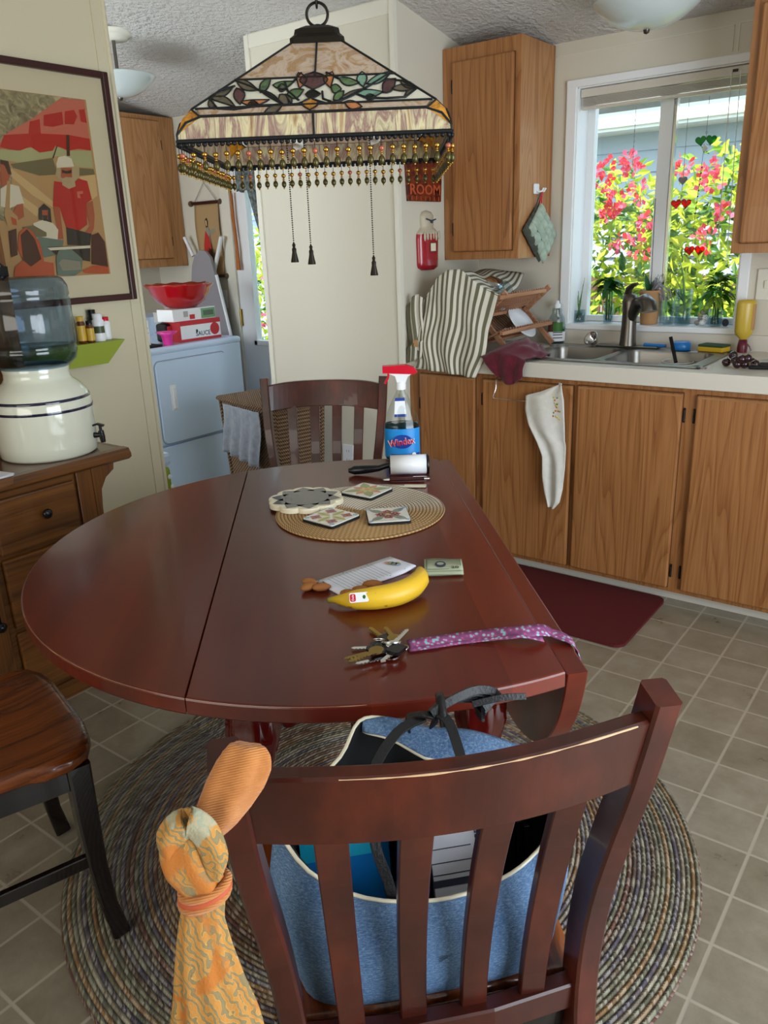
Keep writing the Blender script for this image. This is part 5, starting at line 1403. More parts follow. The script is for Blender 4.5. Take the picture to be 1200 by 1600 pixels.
fl_ = [(-0.055, 0.004, 0.754), (-0.02, 0.013, 0.750), (0.03, 0.006, 0.732), (0.10, 0.002, 0.716), (0.165, -0.012, 0.690)]
fq, _ = smooth_path([Vector(p) for p in fl_], [0] * 5, 5)
def flap(u_, v_):
    i = min(len(fq) - 1, int(round(u_ * (len(fq) - 1)))); p = fq[i]; wd = 0.058 * min(1, u_ * 2.2 + 0.02)
    return (p.x, p.y - wd * v_, p.z + 0.004 * math.sin(PI * v_) - 0.012 * v_)
m = MB('denim'); m.grid(len(fq), 8, flap, th=0.003); m.build('folded_flap', bag)
m = MB('cream_ceramic'); m.tube([flap(i / 20, 1.0) for i in range(21)], 0.0024, 6); m.build('zipper', bag)
def strap(m, P, wd=0.013, th=0.0035, side=(1, 0, 0)): 
    q_, _ = smooth_path([Vector(p) for p in P], [0] * len(P), 4); m.bar(q_, wd, th, side)
m = MB('black_leather'); strap(m, [(-0.052, -0.168, 0.56), (-0.054, -0.166, 0.63), (-0.068, -0.150, 0.69), (-0.060, -0.10, 0.745), (-0.02, -0.06, 0.775), (0.02, -0.045, 0.782)]); m.build('handle', bag)
m = MB('black_leather'); strap(m, [(0.075, -0.166, 0.56), (0.072, -0.164, 0.63), (0.062, -0.145, 0.70), (0.055, -0.10, 0.75), (0.05, -0.06, 0.778), (0.04, -0.045, 0.784)]); m.build('handle', bag)
m = MB('black_leather'); strap(m, [(-0.115, -0.145, 0.57), (-0.118, -0.143, 0.64), (-0.122, -0.12, 0.70), (-0.10, -0.09, 0.74)]); m.build('handle', bag)
m = MB('black_leather')
strap(m, [(0.005, -0.02, 0.750), (0.0, -0.03, 0.775), (0.018, -0.045, 0.787), (0.038, -0.04, 0.775), (0.035, -0.02, 0.752)], 0.012, 0.0035, (0.3, 1, 0))
for k in range(5):
    a = k * 0.5
    strap(m, [(0.030, -0.045 + 0.004 * k, 0.786 - 0.003 * k), (0.06, -0.035 + 0.006 * k, 0.796 - 0.004 * k), (0.10, -0.02 + 0.004 * k, 0.797 - 0.006 * k), (0.128 - 0.006 * k, -0.02 + 0.004 * k, 0.786 - 0.008 * k), (0.105, -0.03, 0.775 - 0.004 * k)], 0.012, 0.004, (0, 0.4, 1))
strap(m, [(0.09, -0.03, 0.782), (0.13, -0.03, 0.786), (0.165, -0.03, 0.783)], 0.009, 0.003, (0, 0.5, 1))
m.tube([(0.045, -0.055, 0.770), (0.045, -0.035, 0.800), (0.050, -0.01, 0.790), (0.050, -0.015, 0.765)], 0.006, 8)
m.build('tied_strap', bag)
# contents
def inbag(name, mb, label, cat): o = mb.build(name, loc=(NC.x, NC.y, 0.0125), rotz=NCr); tag(o, label, cat); return o
m = MB('blue_paint'); m.M = T(-0.090, -0.075, 0.49) @ RX(R(-14)); m.box(-0.065, 0.055, -0.004, 0.004, 0, 0.195, 0.001); m.use('cyan_paint'); m.box(-0.066, 0.030, -0.0055, -0.004, 0.10, 0.196)
inbag('folder', m, 'bright turquoise folder standing in the denim tote', 'folder')
m = MB('paper'); m.M = T(0.052, -0.125, 0.485) @ RX(R(-28)); m.box(-0.035, 0.045, -0.006, 0.006, 0, 0.215, 0.001)
m.use('ink')
for z in (0.085, 0.100, 0.118, 0.150): m.box(-0.035, 0.022, -0.0066, -0.006, z, z + 0.0012)
m.box(-0.035, 0.02, -0.0066, -0.006, 0.070, 0.079); m.text('CE', 0.014, T(0.034, -0.0068, 0.13) @ RX(PI / 2) @ RZ(PI / 2), 0.0002)
inbag('booklet', m, 'white printed booklet standing in the denim tote', 'booklet')
m = MB('black_soft'); m.M = T(-0.008, -0.085, 0.48) @ RX(R(-10)); m.box(-0.018, 0.018, -0.03, 0.03, 0, 0.175, 0.004)
inbag('glasses_case', m, 'black case standing between folder and booklet in the tote', 'case')
m = MB('black_plastic'); m.M = T(0.128, -0.085, 0.48) @ RX(R(-8)); 
for k in range(5): m.box(-0.026 + 0.011 * k, -0.018 + 0.011 * k, -0.02, 0.03, 0, 0.175 - 0.01 * k, 0.001)
inbag('card_wallet', m, 'black and grey fanned wallet at the right side of the tote', 'wallet')

# orange knitted scarf tied round the chair post
sf = thing('orange_scarf', 'orange patterned knit scarf knotted round the near chair post', 'scarf', (0, 0, 0))
W_ = Vector((0.793, 0.609, 0)); D_ = Vector((-0.609, 0.793, 0))
def cloth_tube(m, stations, folds=7, amp=0.08, seg=44, depth=0.62, ph=0.0):
    """stations: (px, py, f, radius px)"""
    P = [atf(a, b, f) for a, b, f, r_ in stations]; Rr = [r_ * f / FPX for a, b, f, r_ in stations]
    q_, r2 = smooth_path(P, Rr, 5); n_ = len(q_); vs, uv = [], []
    for i in range(n_):
        t_ = (q_[min(i + 1, n_ - 1)] - q_[max(i - 1, 0)]).normalized()
        s_ = (W_ - t_ * W_.dot(t_)).normalized(); d2 = t_.cross(s_)
        for k in range(seg):
            a = 2 * PI * k / seg
            am_ = amp(i / n_) if callable(amp) else amp
            rr3 = r2[i] * (1 + am_ * math.sin(folds * a + ph + i * 0.09) + 0.5 * am_ * math.sin(3 * a + i * 0.2))
            vs.append(q_[i] + s_ * (math.cos(a) * rr3) + d2 * (math.sin(a) * rr3 * depth)); uv.append((k / seg, i / n_))
    m.add(vs, [(i * seg + k, i * seg + (k + 1) % seg, (i + 1) * seg + (k + 1) % seg, (i + 1) * seg + k) for i in range(n_ - 1) for k in range(seg)], True, uv)
    m.add(vs[:seg], [list(range(seg))[::-1]]); m.add(vs[-seg:], [list(range(seg))])
F0 = 0.69
m = MB('orange_knit'); cloth_tube(m, [(391, 1163, F0, 16), (390, 1168, F0, 30), (384, 1186, F0, 39), (372, 1210, F0, 42), (356, 1240, F0, 40), (340, 1268, F0, 35), (325, 1290, F0, 28), (315, 1305, F0, 22)], 5, lambda t_: 0.10 - 0.05 * t_); m.build('knit_cuff', sf)
m = MB('scarf_print'); cloth_tube(m, [(312, 1270, F0 - 0.005, 20), (300, 1295, F0 - 0.01, 38), (292, 1325, F0 - 0.012, 44), (297, 1352, F0 - 0.01, 44), (312, 1378, F0 - 0.005, 36), (320, 1396, F0, 30)], 5, 0.10, ph=1); m.build('knot', sf)
m = MB('scarf_print'); cloth_tube(m, [(268, 1345, F0 - 0.018, 12), (266, 1310, F0 - 0.024, 22), (290, 1285, F0 - 0.028, 24), (318, 1300, F0 - 0.026, 22), (336, 1340, F0 - 0.022, 20), (334, 1372, F0 - 0.014, 12)], 4, 0.10, ph=2, seg=30); m.build('knot_loop', sf)
m = MB('orange_knit')
for k, (mt, dy) in enumerate((('orange_knit', 0), ('pic_orange', 8), ('orange_knit', 15))):
    m.use(mt); c = atf(320, 1384 + dy, F0)
    m.tube([c + W_ * (0.0205 * math.cos(a)) + D_ * (0.0155 * math.sin(a)) + Vector((0, 0, -0.006 * math.cos(a) * -1)) for a in [2 * PI * i / 28 for i in range(28)]], 0.0042, 8, closed=True)
m.build('wrapped_band', sf)
m = MB('scarf_print'); cloth_tube(m, [(322, 1398, F0, 30), (316, 1430, F0, 33), (318, 1480, F0, 42), (326, 1540, F0, 54), (338, 1600, F0, 68), (346, 1680, F0, 80)], 9, lambda t_: 0.05 + 0.10 * t_, depth=0.42); m.build('hanging_tail', sf)

# ================================================================== LEFT WALL: PICTURE, SHELF, HUTCH ITEMS
PX = -2.65
pf = thing('framed_picture', 'large framed painting of musicians under a red parasol on the left wall', 'picture', (PX, 0, 0))
Y0p, Y1p, Z0p, Z1p = 0.95, 1.926, 1.218, 1.989
m = MB('frame_wood')
for (a, b, c, d) in ((Y0p, Y0p + 0.022, Z0p, Z1p), (Y1p - 0.022, Y1p, Z0p, Z1p), (Y0p + 0.022, Y1p - 0.022, Z0p, Z0p + 0.022), (Y0p + 0.022, Y1p - 0.022, Z1p - 0.022, Z1p)): m.box(0.0, 0.022, a, b, c, d, 0.003)
m.build('frame', pf)
m = MB('picture_mat'); m.box(0.002, 0.006, Y0p + 0.02, Y1p - 0.02, Z0p + 0.02, Z1p - 0.02); m.build('mat_board', pf)
m = MB('pic_sand')
def PP(pts, mt, lay):
    m.use(mt); vs = []
    for (cx, cy) in pts:
        q = onx(cx / 4.85, 120 + cy / 4.85, PX + 0.0075)
        vs.append((0.0064 + lay * 0.00012, min(max(q.y, 1.06), 1.831), min(max(q.z, 1.315), 1.893)))
    m.add(vs, [list(range(len(vs)))])
m.add([(0.0064, 1.06, 1.315), (0.0064, 1.832, 1.315), (0.0064, 1.832, 1.894), (0.0064, 1.06, 1.894)], [(0, 1, 2, 3)])
ART = [([(-800, -40), (0, 90), (640, 170), (470, 200), (40, 480), (-800, 480)], 'pic_stone'),
 ([(-800, 480), (40, 480), (0, 560), (90, 700), (100, 1100), (-800, 1000)], 'pic_stone'),
 ([(80, 660), (400, 615), (440, 740), (300, 750), (100, 690)], 'pic_olive'), ([(600, 690), (710, 700), (720, 740), (600, 750)], 'pic_olive'),
 ([(80, 690), (300, 860), (420, 960), (420, 1000), (250, 900), (90, 760)], 'pic_tan'), ([(160, 900), (300, 1000), (280, 1060), (180, 980)], 'pic_tan'), ([(600, 760), (720, 740), (740, 900), (700, 930), (640, 800)], 'pic_tan'),
 ([(0, 550), (150, 560), (230, 530), (300, 575), (400, 560), (440, 530), (500, 560), (690, 560), (705, 690), (560, 680), (440, 600), (150, 650), (0, 625)], 'pic_sage'),
 ([(460, 160), (637, 178), (690, 560), (420, 530), (210, 540), (0, 545), (0, 500), (60, 420), (240, 320)], 'pic_coral'),
 ([(30, 440), (215, 430), (225, 340), (300, 320), (310, 430), (520, 440), (680, 470), (690, 560), (600, 545), (520, 560), (420, 520), (400, 560), (300, 575), (230, 530), (150, 560), (60, 550), (0, 530)], 'pic_red'),
 ([(330, 290), (470, 265), (480, 360), (400, 380), (330, 370)], 'pic_red'), ([(490, 262), (560, 250), (585, 300), (560, 360), (490, 358)], 'pic_red'), ([(595, 250), (640, 245), (658, 350), (612, 340)], 'pic_red'),
 ([(500, 440), (525, 440), (530, 600), (505, 600)], 'pic_hair'), ([(395, 615), (430, 520), (436, 524), (405, 620)], 'pic_dark'),
 ([(430, 680), (450, 650), (560, 650), (600, 690), (600, 770), (560, 800), (450, 780), (420, 740)], 'pic_beard'), ([(460, 690), (545, 690), (545, 770), (500, 790), (460, 760)], 'pic_skin'),
 ([(410, 790), (470, 800), (520, 840), (590, 770), (660, 790), (695, 930), (650, 960), (660, 1120), (600, 1165), (500, 1140), (450, 990), (400, 980)], 'pic_red'),
 ([(470, 770), (500, 760), (560, 765), (572, 830), (520, 850), (470, 820)], 'pic_beard'), ([(468, 705), (500, 715), (540, 705), (540, 730), (505, 735), (468, 728)], 'pic_dark'),
 ([(425, 660), (440, 610), (490, 598), (540, 620), (560, 680), (430, 690)], 'pic_white'),
 ([(400, 980), (450, 990), (470, 1150), (480, 1230), (440, 1230), (430, 1150)], 'pic_skin'), ([(650, 960), (700, 940), (715, 1050), (710, 1150), (690, 1190), (640, 1180), (680, 1130), (660, 1050)], 'pic_skin'),
 ([(500, 1140), (600, 1165), (690, 1190), (680, 1280), (510, 1275)], 'pic_dark'), ([(580, 870), (625, 865), (628, 885), (600, 890), (610, 920), (585, 918)], 'pic_coral'),
 ([(290, 1000), (330, 960), (380, 1000), (390, 1110), (290, 1080)], 'pic_dark'), ([(315, 1010), (360, 1010), (360, 1080), (320, 1080)], 'pic_skin'), ([(250, 1110), (320, 1085), (400, 1110), (440, 1160), (430, 1275), (280, 1270)], 'pic_white'),
 ([(318, 1050), (358, 1050), (352, 1092), (326, 1092)], 'pic_dark'), ([(160, 1140), (250, 1125), (350, 1180), (350, 1210), (250, 1220)], 'pic_olive'),
 ([(0, 650), (60, 660), (80, 740), (40, 840), (0, 830)], 'pic_skin'), ([(0, 630), (60, 640), (85, 740), (60, 740), (30, 670), (0, 660)], 'pic_hair'), ([(0, 850), (60, 810), (140, 830), (180, 960), (110, 980), (60, 1000), (0, 980)], 'pic_white'),
 ([(120, 970), (170, 960), (180, 1060), (130, 1090), (80, 1060)], 'pic_skin'), ([(50, 790), (75, 790), (70, 1000), (130, 1060), (140, 1130), (110, 1150), (50, 1120), (30, 1050)], 'pic_sand'), ([(75, 1060), (120, 1080), (125, 1125), (90, 1120)], 'pic_orange'),
 ([(280, 1210), (480, 1240), (470, 1290), (420, 1350), (330, 1370), (270, 1290)], 'pic_teal'), ([(350, 1290), (680, 1275), (680, 1400), (620, 1390), (540, 1310), (440, 1320), (420, 1350)], 'pic_dark'), ([(355, 1296), (680, 1278), (680, 1298), (380, 1316)], 'pic_white'),
 ([(60, 1170), (120, 1150), (130, 1350), (80, 1370)], 'pic_hair'), ([(130, 1300), (140, 1180), (190, 1140), (240, 1170), (300, 1260), (330, 1400), (400, 1410), (410, 1510), (100, 1525), (110, 1440), (170, 1390)], 'pic_orange'),
 ([(150, 1200), (200, 1155), (260, 1230), (310, 1380), (230, 1440), (170, 1390)], 'pic_hair'), ([(620, 1470), (700, 1430), (815, 1430), (822, 1495), (640, 1490)], 'pic_orange'), ([(690, 1200), (740, 1180), (790, 1250), (815, 1440), (690, 1420)], 'pic_hair'),
 ([(420, 1360), (450, 1310), (540, 1310), (620, 1380), (615, 1470), (560, 1510), (430, 1505)], 'pic_teal'), ([(440, 1410), (470, 1380), (600, 1400), (612, 1460), (470, 1470)], 'pic_grey')]
for i, (pts, mt) in enumerate(ART): PP(pts, mt, i + 1)
m.build('painting', pf)
m = MB('picture_glass'); m.box(0.0135, 0.015, Y0p + 0.02, Y1p - 0.02, Z0p + 0.02, Z1p - 0.02); m.build('glazing', pf)
# lime shelf
m = MB('lime_paint'); m.prism([(1.35, 1.083), (1.800, 1.083), (1.715, 1.006), (1.45, 1.006)], PX, PX + 0.085, 'yz')
tag(m.build('wall_shelf'), 'small lime green wall shelf holding pill bottles', 'shelf')
def pillbottle(y, r_, h, body, cap, label, lab=None, x=PX + 0.045, band=None):
    t_ = thing('pill_bottle', label, 'bottle', (x, y, 1.0835), 0, 'pill bottles on the green shelf')
    b = MB(body); b.lathe([(r_ * 0.92, 0), (r_, 0.003), (r_, h * 0.74), (r_ * 0.72, h * 0.82), (r_ * 0.72, h * 0.86)], 24); b.build('body', t_)
    c = MB(cap); c.lathe([(r_ * 0.82, h * 0.82), (r_ * 0.82, h * 0.99), (r_ * 0.7, h)], 24); c.build('cap', t_)
    if lab:
        l = MB(lab); l.lathe([(r_ * 1.015, h * 0.10), (r_ * 1.015, h * 0.66)], 24, cap=False)
        if band: l.use(band); l.lathe([(r_ * 1.03, h * 0.30), (r_ * 1.03, h * 0.55)], 20, cap=False, a0=-1.6, a1=0.6)
        l.build('paper_label', t_)
pillbottle(onx(158, 530, PX + 0.05).y, 0.021, 0.098, 'white_plastic', 'white_plastic', 'white pill bottle with green label, tallest on the green shelf', 'label_white', band='pill_green')
pillbottle(onx(143, 532, PX + 0.06).y, 0.014, 0.078, 'pill_amber', 'black_plastic', 'brown glass pill bottle with black cap on the green shelf', 'pill_yellow', x=PX + 0.06)
pillbottle(onx(131, 534, PX + 0.055).y, 0.015, 0.095, 'pill_amber', 'pill_yellow', 'brown pill bottle with yellow cap next to the water jug', 'pill_yellow', x=PX + 0.05)
pillbottle(onx(169, 524, PX + 0.03).y, 0.017, 0.082, 'white_plastic', 'red_plastic', 'white pill bottle with red cap, rightmost on the green shelf', 'label_white', x=PX + 0.022)
pillbottle(onx(148, 524, PX + 0.02).y, 0.017, 0.112, 'black_plastic', 'black_plastic', 'black pill bottle at the back of the green shelf', x=PX + 0.020)
# water crock and bottle
CB = onz(79, 707, 0.781)
cr = thing('ceramic_water_crock', 'white ceramic water crock with two navy stripes on the hutch', 'crock', (CB.x, CB.y, 0.7815), math.atan2(rt.y, rt.x))
m = MB('white_ceramic'); m.lathe([(0.0, 0.0), (0.142, 0.0), (0.149, 0.008), (0.151, 0.04), (0.1525, 0.15), (0.150, 0.172), (0.140, 0.200), (0.122, 0.222), (0.104, 0.236), (0.0985, 0.246), (0.0975, 0.262), (0.101, 0.280), (0.098, 0.285), (0.092, 0.283)], 64, cap=False); m.build('body', cr)
m = MB('navy_glaze')
for (r_, z, r2) in ((0.1532, 0.150, 0.1528), (0.1492, 0.1825, 0.1462)): m.lathe([(r_, z - 0.0042), (r_ + 0.0004, z), (r2 + 0.0002, z + 0.0042)], 64, cap=False)
m.use('navy_glaze'); m.build('stripe', cr)
m = MB('black_plastic'); m.tube([(0.148, 0, 0.052), (0.166, 0, 0.052), (0.180, 0, 0.052)], [0.010, 0.008, 0.010], 12); m.tube([(0.174, 0, 0.066), (0.176, 0, 0.045), (0.177, 0, 0.028)], [0.009, 0.0095, 0.008], 12)
m.tube([(0.174, 0, 0.064), (0.174, 0, 0.082)], 0.005, 8); m.bar([(0.152, 0, 0.084), (0.166, 0, 0.088), (0.186, 0, 0.082)], 0.014, 0.006, (0, 1, 0)); m.build('spigot', cr)
wt = thing('water_bottle', 'blue translucent five gallon water bottle upside down on the crock', 'water bottle', (CB.x, CB.y, 0.7545), math.atan2(rt.y, rt.x))
bp_ = [(0.028, 0.27), (0.030, 0.295), (0.07, 0.292), (0.105, 0.305), (0.126, 0.325), (0.133, 0.350), (0.1335, 0.362), (0.1295, 0.368), (0.1335, 0.374), (0.134, 0.43), (0.134, 0.505), (0.1295, 0.512), (0.1335, 0.520), (0.132, 0.545), (0.120, 0.566), (0.105, 0.573), (0.0, 0.573)]
m = MB('bottle_blue'); m.lathe(bp_, 64, cap=False); m.build('bottle', wt)
m = MB('water'); m.lathe([(0.0, 0.275), (0.024, 0.275), (0.027, 0.295), (0.068, 0.296), (0.102, 0.309), (0.122, 0.328), (0.128, 0.352), (0.128, 0.366), (0.0, 0.366)], 48, cap=False); m.build('water', wt)
m = MB('bottle_blue'); m.tube([(-0.105, -0.095, 0.495), (-0.085, -0.128, 0.485), (-0.075, -0.138, 0.46), (-0.075, -0.138, 0.42), (-0.085, -0.128, 0.395), (-0.105, -0.095, 0.385)], 0.013, 12); m.build('grip', wt)
m = MB('white_plastic'); m.box(-0.11, -0.05, -0.05, -0.03, 0.5735, 0.584, 0.002); m.build('label_tab', wt)
pl = MB('paper')
for k in range(3): pl.M = T(0, 0, 0.0006 * k) @ RZ(0.1 * k); pl.box(-0.08, 0.06, -0.10, 0.08, 0.0, 0.0005 + 0.0005 * k)
pl.M = Matrix.Identity(4); tag(pl.build('paper_sheets', loc=(-2.27, 1.03, 0.782)), 'loose white papers on the hutch left of the crock', 'papers')

# ================================================================== LAUNDRY
dy = thing('clothes_dryer', 'white front loading clothes dryer in the laundry area', 'dryer', (-3.382, 2.785, 0))
DW = 0.342
m = MB('white_enamel'); m.box(-0.70, 0.0, -DW, DW, 0.03, 0.405, 0.006); m.build('lower_panel', dy)
m = MB('white_enamel'); m.box(-0.70, 0.0, -DW, DW, 0.412, 0.890, 0.008); m.box(-0.71, 0.006, -DW - 0.004, DW + 0.004, 0.885, 0.922, 0.014); m.box(-0.69, -0.02, -DW + 0.01, DW - 0.01, 0.0, 0.42); m.build('cabinet_body', dy)
m = MB('white_enamel'); m.prism(rrect(-0.262, 0.215, 0.424, 0.850, 0.03), 0.0, 0.012, 'yz'); dd = m.build('door', dy)
m = MB('iron_grey'); pts = rrect(-0.266, 0.219, 0.420, 0.854, 0.033); m.tube([(0.001, a, b) for a, b in pts], 0.0022, 6, closed=True); m.build('door_seam', dd)
m = MB('white_plastic'); m.box(0.010, 0.014, -0.190, -0.150, 0.590, 0.725, 0.003); m.box(0.012, 0.024, -0.182, -0.160, 0.600, 0.715, 0.005); m.build('handle', dd)
m = MB('white_enamel'); m.prism([(-0.70, 0.92), (-0.58, 0.92), (-0.62, 1.02), (-0.70, 1.04)], -DW, DW, 'xz'); m.build('control_panel', dy)
def onD(name, mb, x, y, z, rz, label, cat): o = mb.build(name, loc=(x, y, z), rotz=rz); tag(o, label, cat); return o
ybl = onx(283, 528, -3.44).y; ybr = onx(346, 522, -3.44).y
bx_ = thing('sauce_box', 'red and white sauce carton on the dryer under another box', 'box', (-3.44, (ybl + ybr) / 2, 0.9225))
hb = (ybr - ybl) / 2
m = MB('box_red'); m.box(-0.14, 0, -hb, hb, 0, 0.108, 0.001); m.build('carton', bx_)
m = MB('label_white'); m.box(0, 0.0006, -hb + 0.003, hb - 0.003, 0.014, 0.084)
m.use('ink'); m.text('SAUCE', 0.034, T(0.0011, 0.012, 0.034) @ RZ(PI / 2) @ RX(PI / 2), 0.0003)
m.use('box_red'); m.add([(0.0012, hb - 0.045 + 0.033 * math.cos(2 * PI * i / 20), 0.052 + 0.033 * math.sin(2 * PI * i / 20)) for i in range(20)], [list(range(20))])
m.use('ink'); m.add([(0.0012, -0.03 + 0.008 * math.cos(2 * PI * i / 10), 0.05 + 0.010 * math.sin(2 * PI * i / 10)) for i in range(10)], [list(range(10))])
m.build('printed_label', bx_)
m = MB('label_white'); m.box(-0.13, 0.0, -hb - 0.02, hb - 0.01, 0, 0.062, 0.001); m.use('box_green'); m.box(0, 0.0007, 0.03, hb - 0.012, 0.004, 0.056); m.use('tile_leaf'); m.box(0.0007, 0.0012, 0.045, hb - 0.025, 0.018, 0.045); m.use('box_red'); m.box(0, 0.0007, -0.05, -0.015, 0.006, 0.030); m.use('box_grey'); m.box(0, 0.0007, -0.09, -0.06, 0.02, 0.05)
onD('tea_box', m, -3.45, (ybl + ybr) / 2 - 0.01, 1.031, 0, 'flat white and green carton lying on top of the sauce box', 'box')
# red fluted bowl
m = MB('red_glaze'); k = 72; vs = []
bprof = [(0.001, 0.0), (0.075, 0.0), (0.088, 0.006), (0.132, 0.036), (0.157, 0.075), (0.166, 0.100), (0.184, 0.118), (0.185, 0.124), (0.163, 0.104), (0.151, 0.077), (0.124, 0.040), (0.07, 0.012), (0.001, 0.010)]
for (r_, z) in bprof:
    for i in range(k):
        a = 2 * PI * i / k; wv_ = max(0, (z - 0.09) / 0.037) if r_ > 0.12 else 0
        vs.append((r_ * (1 + 0.018 * wv_ * math.cos(12 * a)) * math.cos(a), r_ * (1 + 0.018 * wv_ * math.cos(12 * a)) * math.sin(a), z + 0.003 * wv_ * math.cos(12 * a)))
m.add(vs, [(j * k + i, j * k + (i + 1) % k, (j + 1) * k + (i + 1) % k, (j + 1) * k + i) for j in range(len(bprof) - 1) for i in range(k)], True)
onD('fluted_bowl', m, -3.56, onx(284, 480, -3.56).y, 1.0945, 0, 'large glossy red bowl with a fluted rim on the boxes', 'bowl')
# funnel, bag and other things
m = MB('pink_plastic'); m.lathe([(0.022, 0.0), (0.026, 0.05), (0.055, 0.068), (0.058, 0.068), (0.029, 0.048), (0.024, 0.0)], 28, cap=False)
onD('funnel', m, -3.43, onx(262, 534, -3.43).y, 0.9225, 0, 'bright pink plastic funnel standing on the dryer', 'funnel')
m = MB('label_white'); m.box(-0.06, 0, -0.05, 0.026, 0, 0.125, 0.002); m.use('label_navy'); m.box(0, 0.0006, -0.03, 0.02, 0.06, 0.062); m.box(0, 0.0006, -0.03, 0.02, 0.085, 0.087)
onD('detergent_box', m, -3.45, onx(228, 525, -3.45).y, 0.9325, 0, 'plain white carton on the dryer beside the wall corner', 'box')
m = MB('black_soft'); m.prism(rrect(-0.16, 0.02, -0.10, 0.055, 0.02), 0, 0.010)
onD('black_tray', m, -3.42, onx(243, 532, -3.42).y - 0.02, 0.9225, 0, 'flat black tray on the dryer under the white carton', 'tray')
m = MB('black_plastic'); m.box(-0.05, 0.03, -0.05, 0.05, 0, 0.10, 0.015); m.use('box_red'); m.box(0.03, 0.032, -0.045, 0.0, 0.04, 0.085)
onD('coffee_tin', m, -3.55, onx(264, 520, -3.55).y, 0.9225, 0.2, 'small black and red tin behind the pink funnel', 'tin')
m = MB('box_grey'); m.box(-0.06, 0, -0.045, 0.045, 0, 0.055, 0.002)
onD('small_carton', m, -3.56, onx(262, 500, -3.56).y, 1.0235, 0, 'small grey carton stacked on the tin behind the funnel', 'box')
# laundry detergent pouch on floor near wall end
gb = thing('detergent_pouch', 'green and white pouch with light blue cap between wall and dryer', 'pouch', (-3.12, onx(256, 730, -3.12).y - 0.045, 0))
m = MB('lime_paint'); m.box(-0.05, 0.05, -0.06, 0.05, 0, 0.40, 0.02)
m.use('label_white')
for k in range(6): m.sphere((0.050, 0.045 - 0.01 * (k % 2), 0.10 + 0.05 * k), (0.004, 0.012, 0.012), 8, 5)
m.build('pouch', gb)
m = MB('white_enamel'); m.box(-0.04, 0.045, -0.05, 0.065, 0.40, 0.47, 0.02); m.build('cap', gb)
# ironing board leaning on the wall
ib = thing('ironing_board', 'grey ironing board with white legs leaning behind the dryer', 'ironing board', (0, 0, 0))
yb = 3.40
def qx(px, py): q = ony(px, py, yb); return (q.x, q.z)
pts = [qx(300, 520), qx(299, 440), qx(300, 415), qx(304, 399), qx(312, 391), qx(320, 392), qx(328, 402), qx(336, 430), qx(346, 470), qx(358, 520)]
bl0 = pts[0]; pts = [(pts[0][0] - 0.02, 0.02)] + pts + [(pts[-1][0] + 0.03, 0.5), (pts[-1][0] + 0.03, 0.02)]
m = MB('iron_grey'); m.prism(pts, yb, yb + 0.02, 'xz'); m.build('board', ib)
m = MB('white_plastic'); m.tube([(a, yb + 0.01, b) for a, b in pts[8:12]], 0.011, 8)
def wl(a, b): p, q = ony(a[0], a[1], yb + 0.045), ony(b[0], b[1], yb + 0.045); return [tuple(p), tuple(q)]
m.tube(wl((346, 370), (334, 428)), 0.013, 10); m.tube(wl((288, 371), (302, 400)), 0.011, 10); m.tube(wl((334, 428), (352, 520)), 0.010, 10); m.build('leg_tubes', ib)
# hanging scroll
sc1 = ony(298, 319, 3.488); sc2 = ony(345, 320, 3.488)
scx = (sc1.x + sc2.x) / 2; ws = (sc2.x - sc1.x) / 2
sr_ = thing('hanging_scroll', 'painted wall scroll with a figure hanging beside the laundry cabinet', 'scroll', (scx, 3.488, 1.66))
m = MB('scroll_paper'); m.grid(8, 20, lambda u_, v_: ((-0.8 + 1.6 * u_) * ws, 0.006 * math.sin(v_ * 7), -0.43 + 0.43 * v_), th=0.002); m.build('cloth', sr_)
m = MB('frame_wood')
m.tube([(-ws, 0, 0), (ws, 0, 0)], 0.010, 10); m.build('rod', sr_)
m = MB('frame_wood'); m.tube([(-ws, 0, -0.43), (ws, 0, -0.43)], 0.010, 10); m.build('rod', sr_)
m = MB('bark'); 
for s_ in (-1, 1): 
    for z in (0.0, -0.43): m.sphere((s_ * ws, 0, z), 0.017, 12, 8)
m.build('rod_knob', sr_)
m = MB('iron_grey'); m.tube([(-0.75 * ws, 0, 0.005), (0, 0, 0.115), (0.75 * ws, 0, 0.005)], 0.002, 6); m.build('cord', sr_)
m = MB('pic_hair')
def fig(pts, mt, l): m.use(mt); m.add([(x * ws, -0.0085 - 0.0004 * l, z) for x, z in pts], [list(range(len(pts)))])
fig([(-0.10, -0.10), (0.02, -0.085), (0.10, -0.11), (0.06, -0.145), (-0.06, -0.145)], 'pic_dark', 0); fig([(-0.06, -0.145), (0.07, -0.14), (0.16, -0.16), (0.5, -0.15), (0.52, -0.165), (0.14, -0.185), (0.16, -0.24), (-0.1, -0.25), (-0.16, -0.2)], 'pic_grey', 1)
fig([(-0.12, -0.16), (0.1, -0.2), (0.2, -0.27), (0.1, -0.33), (-0.35, -0.34), (-0.3, -0.24)], 'pic_red', 2); fig([(-0.35, -0.31), (-0.1, -0.30), (-0.15, -0.38), (-0.45, -0.39)], 'pic_teal', 3); fig([(0.0, -0.26), (0.2, -0.27), (0.25, -0.38), (0.1, -0.39)], 'pic_hair', 4); fig([(-0.05, -0.10), (0.05, -0.105), (0.03, -0.135), (-0.03, -0.13)], 'pic_tan', 5)
m.build('painted_figure', sr_)
